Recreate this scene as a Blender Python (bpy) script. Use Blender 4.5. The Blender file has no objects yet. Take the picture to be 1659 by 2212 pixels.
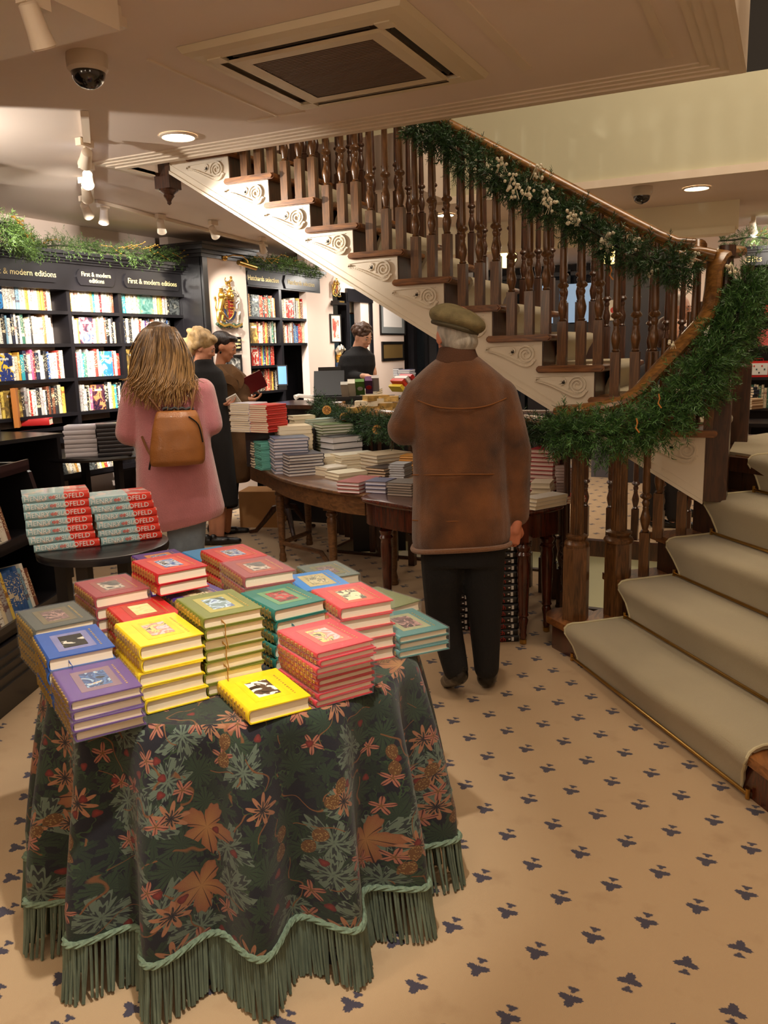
import bpy, bmesh, math, random
from mathutils import Vector, Matrix, Euler
from math import sin, cos, pi, radians, atan2, sqrt, hypot
random.seed(7)
SC = bpy.context.scene
COL = SC.collection

# ------------------------------------------------------------------ camera, world, exposure
HC = 1.5
F = 1789.0
RM = ((0.9007, 0.0590, -0.4303), (0.4335, -0.1835, 0.8823), (-0.0268, -0.9813, -0.1909))
R3 = Matrix(RM)
cam = bpy.data.cameras.new('camera')
cam.sensor_fit = 'HORIZONTAL'
cam.sensor_width = 36.0
cam.lens = F * 36.0 / 1659.0
cam.clip_start = 0.05
camo = bpy.data.objects.new('camera', cam)
COL.objects.link(camo)
mw = Matrix(((RM[0][0], -RM[0][1], -RM[0][2], 0), (RM[1][0], -RM[1][1], -RM[1][2], 0),
             (RM[2][0], -RM[2][1], -RM[2][2], HC), (0, 0, 0, 1)))
camo.matrix_world = mw
SC.camera = camo
SC.view_settings.view_transform = 'Standard'
SC.view_settings.look = 'None'
SC.view_settings.exposure = 0.0
SC.view_settings.gamma = 1.0
SC.view_settings.use_curve_mapping = False
w = bpy.data.worlds.new('world')
SC.world = w
w.use_nodes = True
w.node_tree.nodes['Background'].inputs[0].default_value = (0.9, 0.75, 0.55, 1)
w.node_tree.nodes['Background'].inputs[1].default_value = 0.05


def lamp(kind, name, loc, power, col=(1, .76, .5), target=None, size=.1, spot=60, blend=.5, size_y=None):
    l = bpy.data.lights.new(name, kind)
    l.energy = power
    l.color = col
    if kind == 'SPOT':
        l.spot_size = radians(spot)
        l.spot_blend = blend
        l.shadow_soft_size = size
    elif kind == 'AREA':
        l.size = size
        if size_y:
            l.shape = 'RECTANGLE'
            l.size_y = size_y
    else:
        l.shadow_soft_size = size
    o = bpy.data.objects.new(name, l)
    COL.objects.link(o)
    o.location = loc
    if target is not None:
        d = Vector(target) - Vector(loc)
        o.rotation_euler = d.to_track_quat('-Z', 'Y').to_euler()
    return o


ZC = 2.58          # shop ceiling height
WARM = (1, .83, .63)
WHITE = (1, .92, .82)
# big soft light from the ceiling's many recessed lamps
lamp('AREA', 'soft_front', (-.9, .4, 2.46), 26, WARM, (-.9, .8, 0), 2.2, size_y=1.6)
lamp('AREA', 'soft_mid', (-3.2, 2.7, 2.42), 10, WARM, (-3.2, 2.8, 0), 1.4, size_y=1.0)
lamp('AREA', 'soft_left', (-3.9, 5.4, 2.45), 24, WHITE, (-4.0, 5.4, 0), 1.0, size_y=2.4)
lamp('AREA', 'soft_void', (.2, 3.9, 5.0), 120, WARM, (-.2, 4.6, 0), 2.2, size_y=1.8)
lamp('AREA', 'soft_far', (-1.6, 8.2, 2.3), 20, WARM, (-1.6, 8.2, 0), 3.2, size_y=1.0)
lamp('SPOT', 'books_spot_a', (-.75, 1.15, 2.5), 150, WHITE, (-1.35, 1.65, .7), .025, 50, .7)
lamp('SPOT', 'books_spot_b', (-2.5, 1.6, 2.5), 90, WHITE, (-1.5, 1.8, .7), .025, 50, .7)
lamp('SPOT', 'stairs_spot', (.6, 2.4, 4.6), 90, WARM, (-.1, 3.7, .4), .1, 60, .7)
lamp('SPOT', 'console_spot', (-2.4, 3.0, 2.5), 45, WHITE, (-2.9, 4.8, .8), .03, 60, .7)
for q in ((.9, .3, 2.0), (-2.4, -.6, 2.0), (-.4, -1.6, 2.0)):
    lamp('POINT', 'ceiling_fill', q, 17, WARM, None, .2)  # added fill without fittings, lifts the ceiling and the front of the shop


# ------------------------------------------------------------------ pixel helpers (photo pixel -> point at a true depth)
CAMP = Vector((0, 0, HC))


def ray(px, py):
    v = R3 @ Vector(((px - 829.5) / F, (py - 1106) / F, 1.0))
    return v.normalized()


def P(px, py, ax, val):
    r = ray(px, py)
    return CAMP + r * ((val - CAMP[ax]) / r[ax])


def Wd(px, py, d):
    r = ray(px, py)
    return CAMP + r * (d / hypot(r.x, r.y))


# ------------------------------------------------------------------ materials
def lin(c):
    return tuple(((x / 255.) / 12.92 if x / 255. <= .04045 else ((x / 255. + .055) / 1.055) ** 2.4) for x in c[:3]) + (1,)


MATS = {}


def newmat(name):
    m = bpy.data.materials.new(name)
    m.use_nodes = True
    n = m.node_tree.nodes
    n.clear()
    out = n.new('ShaderNodeOutputMaterial')
    b = n.new('ShaderNodeBsdfPrincipled')
    m.node_tree.links.new(b.outputs[0], out.inputs[0])
    MATS[name] = m
    return m, n, m.node_tree.links, b


def mat(name, col, rough=.6, metal=0., var=0., vs=8., bump=0., bs=60., coat=0., emis=0., sheen=0., coord='Object', spec=None, stretch=None, trans=0.):
    if name in MATS:
        return MATS[name]
    m, n, L, b = newmat(name)
    c = lin(col)
    b.inputs['Base Color'].default_value = c
    b.inputs['Roughness'].default_value = rough
    b.inputs['Metallic'].default_value = metal
    b.inputs['Coat Weight'].default_value = coat
    b.inputs['Coat Roughness'].default_value = .15
    if spec is not None:
        b.inputs['Specular IOR Level'].default_value = spec
    if sheen:
        b.inputs['Sheen Weight'].default_value = sheen
    if trans:
        b.inputs['Transmission Weight'].default_value = trans
    if emis:
        b.inputs['Emission Color'].default_value = c
        b.inputs['Emission Strength'].default_value = emis
    if var or bump:
        tc = n.new('ShaderNodeTexCoord')
        src = tc.outputs[coord]
        if stretch:
            mp = n.new('ShaderNodeMapping')
            mp.inputs['Scale'].default_value = stretch
            L.new(src, mp.inputs[0])
            src = mp.outputs[0]
        if var:
            t = n.new('ShaderNodeTexNoise')
            t.inputs['Scale'].default_value = vs
            t.inputs['Detail'].default_value = 5
            L.new(src, t.inputs['Vector'])
            r = n.new('ShaderNodeValToRGB')
            r.color_ramp.elements[0].position = .3
            r.color_ramp.elements[1].position = .7
            r.color_ramp.elements[0].color = tuple(x * (1 - var) for x in c[:3]) + (1,)
            r.color_ramp.elements[1].color = tuple(min(1, x * (1 + var)) for x in c[:3]) + (1,)
            L.new(t.outputs[0], r.inputs[0])
            L.new(r.outputs[0], b.inputs['Base Color'])
        if bump:
            t = n.new('ShaderNodeTexNoise')
            t.inputs['Scale'].default_value = bs
            t.inputs['Detail'].default_value = 3
            L.new(src, t.inputs['Vector'])
            bp = n.new('ShaderNodeBump')
            bp.inputs['Strength'].default_value = bump
            bp.inputs['Distance'].default_value = .01
            L.new(t.outputs[0], bp.inputs['Height'])
            L.new(bp.outputs[0], b.inputs['Normal'])
    return m


def wood(name, c1, c2, rough=.35, scale=9., coat=.3, stretch=(1, 1, .12)):
    if name in MATS:
        return MATS[name]
    m, n, L, b = newmat(name)
    tc = n.new('ShaderNodeTexCoord')
    mp = n.new('ShaderNodeMapping')
    mp.inputs['Scale'].default_value = stretch
    L.new(tc.outputs['Object'], mp.inputs[0])
    t = n.new('ShaderNodeTexNoise')
    t.inputs['Scale'].default_value = scale * 6
    t.inputs['Detail'].default_value = 6
    t.inputs['Distortion'].default_value = 1.2
    L.new(mp.outputs[0], t.inputs['Vector'])
    r = n.new('ShaderNodeValToRGB')
    r.color_ramp.elements[0].position = .32
    r.color_ramp.elements[1].position = .68
    r.color_ramp.elements[0].color = lin(c1)
    r.color_ramp.elements[1].color = lin(c2)
    L.new(t.outputs[0], r.inputs[0])
    L.new(r.outputs[0], b.inputs['Base Color'])
    b.inputs['Roughness'].default_value = rough
    b.inputs['Coat Weight'].default_value = coat
    b.inputs['Coat Roughness'].default_value = .2
    return m


class NT:
    """tiny node-graph helper for maths"""

    def __init__(s, n, L):
        s.n = n
        s.L = L

    def m(s, op, a, b=None, c=None, clamp=False):
        x = s.n.new('ShaderNodeMath')
        x.operation = op
        x.use_clamp = clamp
        for i, v in enumerate((a, b, c)):
            if v is None:
                continue
            if isinstance(v, (int, float)):
                x.inputs[i].default_value = v
            else:
                s.L.new(v, x.inputs[i])
        return x.outputs[0]

    def mix(s, f, a, b):
        x = s.n.new('ShaderNodeMix')
        x.data_type = 'RGBA'
        for i, v in ((0, f), (6, a), (7, b)):
            if isinstance(v, (int, float)):
                x.inputs[i].default_value = v
            elif isinstance(v, tuple):
                x.inputs[i].default_value = v
            else:
                s.L.new(v, x.inputs[i])
        return x.outputs[2]

    def step(s, a, b, soft=.01):
        """1 where a<b"""
        x = s.n.new('ShaderNodeMapRange')
        x.clamp = True
        d = s.m('SUBTRACT', a, b)
        s.L.new(d, x.inputs[0])
        x.inputs[1].default_value = -soft
        x.inputs[2].default_value = soft
        x.inputs[3].default_value = 1
        x.inputs[4].default_value = 0
        return x.outputs[0]


# ------------------------------------------------------------------ mesh builder
class MB:
    def __init__(s):
        s.v = []
        s.f = []
        s.mi = []
        s.uv = None

    def add(s, vs, fs, mi=0):
        o = len(s.v)
        s.v.extend([tuple(x) for x in vs])
        for f in fs:
            s.f.append(tuple(i + o for i in f))
            s.mi.append(mi)
        return s

    def box(s, c, sz, rz=0., mi=0, M=None):
        hx, hy, hz = sz[0] / 2, sz[1] / 2, sz[2] / 2
        vs = []
        for z in (-hz, hz):
            for x, y in ((-hx, -hy), (hx, -hy), (hx, hy), (-hx, hy)):
                if M is not None:
                    p = M @ Vector((x, y, z))
                    vs.append((p.x + c[0], p.y + c[1], p.z + c[2]))
                else:
                    vs.append((c[0] + x * cos(rz) - y * sin(rz), c[1] + x * sin(rz) + y * cos(rz), c[2] + z))
        return s.add(vs, [(0, 3, 2, 1), (4, 5, 6, 7), (0, 1, 5, 4), (1, 2, 6, 5), (2, 3, 7, 6), (3, 0, 4, 7)], mi)

    def bb(s, x0, x1, y0, y1, z0, z1, mi=0):
        return s.box(((x0 + x1) / 2, (y0 + y1) / 2, (z0 + z1) / 2), (abs(x1 - x0), abs(y1 - y0), abs(z1 - z0)), 0, mi)

    def prism(s, poly, z0, z1, mi=0, axis='z'):
        """poly in 2D; extrude between z0,z1 along axis"""
        n = len(poly)

        def mk(p, z):
            if axis == 'z':
                return (p[0], p[1], z)
            if axis == 'y':
                return (p[0], z, p[1])
            return (z, p[0], p[1])
        vs = [mk(p, z0) for p in poly] + [mk(p, z1) for p in poly]
        fs = [tuple(range(n - 1, -1, -1)), tuple(range(n, 2 * n))]
        fs += [(i, (i + 1) % n, n + (i + 1) % n, n + i) for i in range(n)]
        return s.add(vs, fs, mi)

    def lathe(s, prof, c=(0, 0, 0), seg=12, mi=0, cap=True, sx=1., sy=1., flat=0):
        """prof: list of (r,z)"""
        vs = []
        for r, z in prof:
            for k in range(seg):
                a = 2 * pi * (k + .5) / seg
                vs.append((c[0] + r * cos(a) * sx, c[1] + r * sin(a) * sy, c[2] + z))
        fs = []
        for i in range(len(prof) - 1):
            for k in range(seg):
                a = i * seg + k
                b = i * seg + (k + 1) % seg
                fs.append((a, b, b + seg, a + seg))
        if cap:
            fs.append(tuple(range(seg - 1, -1, -1)))
            fs.append(tuple((len(prof) - 1) * seg + k for k in range(seg)))
        return s.add(vs, fs, mi)

    def tube(s, path, r, seg=8, mi=0, prof=None, cap=True, up=Vector((0, 0, 1))):
        """sweep a circle (or 2D prof [(side,up)]) along path; r scalar or list"""
        path = [Vector(p) for p in path]
        n = len(path)
        rs = r if isinstance(r, (list, tuple)) else [r] * n
        rings = []
        for i, p in enumerate(path):
            t = (path[min(i + 1, n - 1)] - path[max(i - 1, 0)]).normalized()
            sd = t.cross(up)
            if sd.length < 1e-3:
                sd = t.cross(Vector((0, 1, 0)))
            sd.normalize()
            u = sd.cross(t).normalized()
            if prof:
                rings.append([p + sd * a * rs[i] + u * b * rs[i] for a, b in prof])
            else:
                rings.append([p + (sd * cos(2 * pi * k / seg) + u * sin(2 * pi * k / seg)) * rs[i] for k in range(seg)])
        k = len(rings[0])
        vs = [v for rg in rings for v in rg]
        fs = []
        for i in range(n - 1):
            for j in range(k):
                a = i * k + j
                b = i * k + (j + 1) % k
                fs.append((a, b, b + k, a + k))
        if cap:
            fs.append(tuple(range(k - 1, -1, -1)))
            fs.append(tuple((n - 1) * k + j for j in range(k)))
        return s.add(vs, fs, mi)

    def quad(s, a, b, c, d, mi=0):
        return s.add([a, b, c, d], [(0, 1, 2, 3)], mi)

    def xf(s, M):
        s.v = [tuple(M @ Vector(p)) for p in s.v]
        return s

    def mesh(s, name, sharp=35):
        me = bpy.data.meshes.new(name)
        me.from_pydata(s.v, [], s.f)
        me.polygons.foreach_set('material_index', s.mi)
        if sharp:
            me.polygons.foreach_set('use_smooth', [True] * len(s.f))
            me.update()
            me.set_sharp_from_angle(angle=radians(sharp))
        if s.uv:
            ul = me.uv_layers.new(name='UVMap')
            for lp in me.loops:
                ul.data[lp.index].uv = s.uv[lp.vertex_index]
        me.update()
        return me

    def build(s, name, mats, parent=None, loc=None, world=False, sharp=35, rz=0.):
        """world=True: vertices are world coords; they are re-based on loc / the parent's location"""
        if world:
            base = Vector((0, 0, 0))
            if parent is not None:
                q = parent
                while q is not None:
                    base += Vector(q.location)
                    q = q.parent
            l = Vector(loc) if loc is not None else (Vector((0, 0, 0)) if parent is not None else s.base())
            if parent is None:
                base = l
            else:
                base = base + l
            s.v = [(x - base.x, y - base.y, z - base.z) for x, y, z in s.v]
            loc = l
        me = s.mesh(name, sharp)
        if not isinstance(mats, (list, tuple)):
            mats = [mats]
        for m in mats:
            me.materials.append(m)
        o = bpy.data.objects.new(name, me)
        COL.objects.link(o)
        if loc is not None:
            o.location = loc
        o.rotation_euler[2] = rz
        if parent is not None:
            o.parent = parent
        return o

    def base(s):
        xs = [p[0] for p in s.v]
        ys = [p[1] for p in s.v]
        zs = [p[2] for p in s.v]
        return Vector(((min(xs) + max(xs)) / 2, (min(ys) + max(ys)) / 2, min(zs)))


def tag(o, label=None, cat=None, group=None, kind=None):
    if label:
        o['label'] = label
    if cat:
        o['category'] = cat
    if group:
        o['group'] = group
    if kind:
        o['kind'] = kind
    return o


def thing(name, label, cat, loc=(0, 0, 0), rz=0., group=None):
    o = bpy.data.objects.new(name, None)
    COL.objects.link(o)
    o.location = loc
    o.rotation_euler[2] = rz
    o.empty_display_size = .05
    return tag(o, label, cat, group)


def struct(mb, name, m, label=None, sharp=35):
    o = mb.build(name, m, world=False, sharp=sharp)
    tag(o, label, None, None, 'structure')
    return o


def copyo(o, parent=None, loc=None, name=None):
    c = o.copy()
    COL.objects.link(c)
    if parent is not None:
        c.parent = parent
    if loc is not None:
        c.location = loc
    return c


def copy_tree(o, parent=None):
    c = o.copy()
    COL.objects.link(c)
    c.parent = parent
    for ch in list(o.children):
        copy_tree(ch, c)
    return c


TXT = {}


def text_mb(s, size=.05, ext=.001, mi=0, spacing=1.0):
    """text as mesh-builder geometry lying in the local XY plane, centred"""
    key = s
    if key not in TXT:
        cu = bpy.data.curves.new('t', 'FONT')
        cu.body = s
        cu.align_x = 'CENTER'
        cu.align_y = 'CENTER'
        cu.size = 1.0
        cu.resolution_u = 2
        cu.extrude = .01
        cu.space_character = spacing
        o = bpy.data.objects.new('t', cu)
        COL.objects.link(o)
        bpy.context.view_layer.update()
        dg = bpy.context.evaluated_depsgraph_get()
        me = bpy.data.meshes.new_from_object(o.evaluated_get(dg))
        TXT[key] = ([tuple(v.co) for v in me.vertices], [tuple(p.vertices) for p in me.polygons])
        bpy.data.objects.remove(o)
        bpy.data.curves.remove(cu)
        bpy.data.meshes.remove(me)
    vs, fs = TXT[key]
    mb = MB()
    mb.add([(x * size, y * size, z / .01 * ext) for x, y, z in vs], fs, mi)
    return mb


def frame_M(origin, xdir, ydir):
    """matrix taking local XY plane to the plane spanned by xdir,ydir"""
    x = Vector(xdir).normalized()
    y = Vector(ydir)
    y = (y - x * y.dot(x)).normalized()
    z = x.cross(y)
    M = Matrix(((x.x, y.x, z.x, origin[0]), (x.y, y.y, z.y, origin[1]), (x.z, y.z, z.z, origin[2]), (0, 0, 0, 1)))
    return M


# common materials
M_CEIL = mat('ceiling_paint', (228, 212, 198), .75, var=.04, vs=1.5, bump=.03, bs=90)
M_TRIM = mat('cream_gloss_paint', (228, 212, 190), .45, var=.03, vs=3)
M_WALL = mat('pink_white_wall_paint', (226, 206, 192), .8, var=.03, vs=2)
M_FASC = mat('pale_green_plaster', (198, 194, 164), .8, var=.04, vs=1.5)
M_BLACK = mat('black_painted_wood', (26, 24, 27), .32, var=.15, vs=6, coat=.2)
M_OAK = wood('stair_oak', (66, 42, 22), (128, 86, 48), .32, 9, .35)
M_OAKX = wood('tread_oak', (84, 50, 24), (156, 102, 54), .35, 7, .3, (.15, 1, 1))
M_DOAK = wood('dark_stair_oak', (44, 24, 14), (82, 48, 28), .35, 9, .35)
M_RAIL = wood('handrail_oak', (88, 56, 24), (158, 110, 54), .3, 8, .5, (.2, 1, 1))
M_MAHOG = wood('mahogany', (50, 20, 12), (96, 44, 26), .25, 7, .5)
M_WALNUT = wood('table_oak', (76, 48, 26), (124, 84, 48), .4, 7, .3, (.2, 1, 1))
M_WHITE = mat('stringer_white_paint', (232, 220, 200), .5, var=.03, vs=3)
M_RUN = mat('stair_carpet', (176, 163, 132), .95, var=.07, vs=3, bump=.5, bs=420, sheen=.3)
M_BRASS = mat('brass', (190, 150, 80), .28, 1.)
M_GOLD = mat('gilding', (206, 164, 78), .32, .9, var=.25, vs=20)
M_SILV = mat('silvered_paint', (196, 188, 172), .35, .6, var=.2, vs=20)
M_PAGE = mat('page_block', (236, 222, 194), .85, var=.06, vs=3, stretch=(1, 1, 160))
M_IRON = mat('black_iron', (30, 28, 26), .4, .6)
M_SKIN = mat('skin', (206, 142, 108), .5, var=.08, vs=14)
M_SKIN2 = mat('pale_skin', (222, 168, 138), .5, var=.06, vs=14)
M_LAMP = mat('lamp_glow', (255, 236, 205), .5, emis=14)
M_LAMPB = mat('spot_glow', (240, 240, 255), .5, emis=16)
# ------------------------------------------------------------------ floor
def floor_material():
    m, n, L, b = newmat('patterned_carpet')
    T = NT(n, L)
    tc = n.new('ShaderNodeTexCoord')
    sp = n.new('ShaderNodeSeparateXYZ')
    # slight wobble for woven edges
    nz = n.new('ShaderNodeTexNoise')
    nz.inputs['Scale'].default_value = 160
    L.new(tc.outputs['Object'], nz.inputs['Vector'])
    L.new(tc.outputs['Object'], sp.inputs[0])
    s = .1623
    a = radians(44.1)
    x = T.m('SUBTRACT', sp.outputs[0], -.7166)
    y = T.m('SUBTRACT', sp.outputs[1], 1.8111)
    i = T.m('DIVIDE', T.m('ADD', T.m('MULTIPLY', x, cos(a)), T.m('MULTIPLY', y, sin(a))), s)
    j = T.m('DIVIDE', T.m('ADD', T.m('MULTIPLY', x, -sin(a)), T.m('MULTIPLY', y, cos(a))), s)
    ri = T.m('ROUND', i)
    rj = T.m('ROUND', j)
    fi = T.m('SUBTRACT', i, ri)
    fj = T.m('SUBTRACT', j, rj)
    # some motifs near the front are woven the other way up
    fl = T.m('MULTIPLY', T.m('LESS_THAN', rj, -1.5), T.m('GREATER_THAN', ri, 1.5))
    sg = T.m('SUBTRACT', 1.0, T.m('MULTIPLY', fl, 2.0))
    A = T.m('MULTIPLY', T.m('MULTIPLY', T.m('ADD', fi, fj), .7071), sg)
    B = T.m('MULTIPLY', T.m('SUBTRACT', fi, fj), .7071)

    def leaf(a0, R, k, jag):
        aa = T.m('SUBTRACT', A, a0)
        bb = T.m('DIVIDE', B, 1.18)
        r = T.m('SQRT', T.m('ADD', T.m('MULTIPLY', aa, aa), T.m('MULTIPLY', bb, bb)))
        th = T.m('ARCTAN2', bb, T.m('MULTIPLY', aa, -1.0))
        c3 = T.m('COSINE', T.m('MULTIPLY', th, 3.3))
        c5 = T.m('COSINE', T.m('MULTIPLY', th, 21.0))
        rr = T.m('ADD', T.m('MULTIPLY', c3, R * k), R)
        rr = T.m('ADD', rr, T.m('MULTIPLY', c5, jag))
        rr = T.m('ADD', rr, T.m('MULTIPLY', T.m('SUBTRACT', nz.outputs[0], .5), .05))
        return T.step(r, rr, .008)
    m1 = leaf(-.01, .118, .36, .008)
    m2 = leaf(.19, .058, .3, .006)
    mask = T.m('MAXIMUM', m1, m2)
    n2 = n.new('ShaderNodeTexNoise')
    n2.inputs['Scale'].default_value = 1.3
    n2.inputs['Detail'].default_value = 4
    L.new(tc.outputs['Object'], n2.inputs['Vector'])
    base = T.mix(n2.outputs[0], lin((176, 146, 110)), lin((198, 170, 132)))
    n3 = n.new('ShaderNodeTexNoise')
    n3.inputs['Scale'].default_value = 7
    n3.inputs['Detail'].default_value = 8
    L.new(tc.outputs['Object'], n3.inputs['Vector'])
    st = T.m('MULTIPLY', T.m('SUBTRACT', .42, n3.outputs[0], clamp=True), 2.2, clamp=True)
    base = T.mix(st, base, lin((150, 118, 84)))
    colr = T.mix(mask, base, lin((62, 58, 74)))
    L.new(colr, b.inputs['Base Color'])
    b.inputs['Roughness'].default_value = .95
    b.inputs['Sheen Weight'].default_value = .25
    bn = n.new('ShaderNodeTexNoise')
    bn.inputs['Scale'].default_value = 500
    L.new(tc.outputs['Object'], bn.inputs['Vector'])
    bp = n.new('ShaderNodeBump')
    bp.inputs['Strength'].default_value = .35
    bp.inputs['Distance'].default_value = .004
    L.new(bn.outputs[0], bp.inputs['Height'])
    L.new(bp.outputs[0], b.inputs['Normal'])
    return m


M_FLOOR = floor_material()
# stairwell opening in the floor (the stairs to the basement)
HX0, HX1, HY0, HY1 = -3.1, -.62, 5.36, 6.35
HXB, HYB = -1.15, 4.62
fb = MB()
fb.bb(-7.5, 5, -3, HYB, -.12, 0)
fb.bb(-7.5, HXB, HYB, HY0, -.12, 0)
fb.bb(HX1, 5, HYB, HY0, -.12, 0)
fb.bb(-7.5, 5, HY1, 13.5, -.12, 0)
fb.bb(-7.5, HX0, HY0, HY1, -.12, 0)
fb.bb(HX1, 5, HY0, HY1, -.12, 0)
struct(fb, 'floor', M_FLOOR, 'beige carpet with rows of small dark blue leaf motifs')
# basement walls and floor below the opening
wb = MB()
wb.bb(HX0 - .1, HX0, HY0 - .1, HY1 + .1, -2.6, -.12)
wb.bb(HX1, HX1 + .1, HYB - .1, HY1 + .1, -2.6, -.12)
wb.bb(HX0, HX1, HY1, HY1 + .1, -2.6, -.12)
wb.bb(HX0, HXB, HY0 - .1, HY0, -2.6, -.12)
wb.bb(HXB - .1, HXB, HYB, HY0 - .1, -2.6, -.12)
wb.bb(HXB, HX1, HYB - .1, HYB, -2.6, -.12)
struct(wb, 'wall_basement', M_FASC, 'pale stairwell wall below the shop floor')
wb = MB()
wb.bb(HX0, HX1, HYB, HY1, -2.7, -2.6)
struct(wb, 'floor_basement', mat('basement_carpet', (190, 176, 140), .9, var=.06, bump=.3))
tb = MB()
for x0, x1, y0, y1 in ((HX0, HXB, HY0 - .01, HY0 + .03), (HXB, HX1, HYB - .01, HYB + .03), (HX0, HX1, HY1 - .03, HY1 + .04), (HX0 - .01, HX0 + .03, HY0, HY1), (HX1 - .03, HX1 + .01, HY0, HY1)):
    tb.bb(x0, x1, y0, y1, -.11, .015)
struct(tb, 'trim_stairwell', M_DOAK, 'dark wooden nosing round the basement stairwell opening')

# ------------------------------------------------------------------ ceilings
XL, XR, YE, YF = -3.46, -.237, 3.88, 6.1
cb = MB()
cb.bb(-7.5, XR, -3, YE, ZC, ZC + .35)
cb.bb(-7.5, XL, YE, 13.5, ZC, ZC + .35)
cb.bb(XL, -2.35, 5.38, YF + .12, ZC, ZC + .35)
struct(cb, 'ceiling', M_CEIL, 'low cream shop ceiling with a wide opening for the staircase')
cb = MB()
cb.bb(XL, 5, YF + .12, 13.5, ZC, ZC + .35)
struct(cb, 'ceiling_far', M_CEIL, 'cream ceiling beyond the staircase')
cb = MB()
cb.bb(-7.5, 5, -3, 8, 5.2, 5.3)
struct(cb, 'ceiling_upper', M_CEIL)
# cornice round the opening
cb = MB()
for wd, dz in ((.15, .006), (.115, .012), (.08, .018), (.045, .026)):
    cb.bb(XL - wd, XR, YE - wd, YE, ZC - dz, ZC)
    cb.bb(XR - wd, XR, -3, YE - wd, ZC - dz, ZC)
    cb.bb(XL - wd, XL, YE, 4.12, ZC - dz, ZC)
cb.bb(XL - .01, XR + .012, YE, YE + .012, ZC - .022, ZC + .3)
cb.bb(XR, XR + .014, -3, YE, ZC - .022, ZC + .3)
struct(cb, 'trim_cornice', M_TRIM, 'stepped plaster cornice along the edge of the stair opening')
cb = MB()
for x0, y0, x1, y1 in ((-1.02, 2.0, -.98, 3.45), (-2.2, 2.62, -2.19, 3.5), (-2.36, 3.49, -2.05, 3.5), (-.50, -1, -.47, 3.6)):
    cb.bb(x0, x1, y0, y1, ZC - .007, ZC)
cb.bb(-3.6, -1.9, 1.2, 2.15, ZC - .10, ZC)
cb.bb(-3.55, -1.95, 2.15, 2.22, ZC - .06, ZC)
cb.bb(-3.5, -2.0, 2.22, 2.3, ZC - .03, ZC)
struct(cb, 'trim_ceiling', M_TRIM, 'raised plaster panel and strips on the near ceiling')
# fascia of the upper floor, seen through the opening
wb = MB()
wb.bb(XL - .1, 5, YF, YF + .12, ZC, 3.16)
struct(wb, 'wall_upper_fascia', M_FASC, 'pale green plaster fascia of the floor above')
wb = MB()
wb.bb(-3.75, -3.65, YE, YF, ZC + .3, 5.2)
struct(wb, 'wall_upper_left', M_WALL)
wb = MB()
wb.bb(XL, 5, YF + 1.2, YF + 1.3, 3.0, 5.2)
struct(wb, 'wall_upper_back', mat('dark_upper_hall', (38, 34, 30), .7))
wb = MB()
wb.bb(XL, 5, YF - .03, YF + .0, ZC - .02, ZC + .03)
struct(wb, 'trim_fascia', M_TRIM)
wb = MB()
wb.bb(.02, .9, 3.0, 3.9, 3.05, 3.35)
struct(wb, 'trim_upper_soffit', M_TRIM, 'cream soffit of the flight above, at the top right corner')
# far coffer beam
wb = MB()
wb.prism([(-3.0, 7.3), (-.42, 7.3), (-.52, 7.7), (-3.0, 7.7)], 2.36, ZC)
wb.bb(-3.0, -.44, 7.24, 7.3, 2.33, 2.38)
struct(wb, 'trim_far_beam', mat('cream_beam', (240, 230, 198), .6), 'cream downstand beam under the far ceiling')

# ------------------------------------------------------------------ outer walls
XW = -5.35
wb = MB()
wb.bb(XW - .3, XW, -3, 6.3, 0, ZC)
struct(wb, 'wall_left', M_WALL, 'pinkish white wall behind the bookcases')
wb = MB()
wb.bb(-4.95, -4.86, 8.15, 8.75, 0, ZC)       # between bookcase and doorway
wb.bb(-4.95, -4.86, 8.75, 9.45, 2.2, ZC)
wb.bb(-4.95, -4.86, 9.45, 10.75, 0, ZC)
wb.bb(-4.95, -4.86, 10.75, 13.4, 2.3, ZC)
wb.bb(-5.3, -5.2, 6.3, 8.2, 0, ZC)
struct(wb, 'wall_left_far', M_WALL, 'brightly lit pinkish white wall with framed pictures')
wb = MB()
wb.bb(-5.6, 5, 11.6, 11.8, 0, ZC)
struct(wb, 'wall_back', mat('dark_back_wall', (34, 30, 32), .6), 'dark shopfront wall at the far end')
wb = MB()
wb.bb(3.5, 3.6, -3, 11.8, 0, 5.2)
struct(wb, 'wall_right', M_WALL)
wb = MB()
wb.bb(-7.5, 5, -3.1, -3, 0, 5.2)
struct(wb, 'wall_behind', M_WALL)
wb = MB()
wb.bb(-1.1, 3.5, 9.0, 9.1, 0, ZC)
struct(wb, 'wall_gifts', M_WALL, 'pinkish white wall behind the gifts bookcase')
wb = MB()
wb.bb(-7.6, -7.5, -3, 11.8, 0, ZC)
struct(wb, 'wall_far_left', M_WALL)

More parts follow.
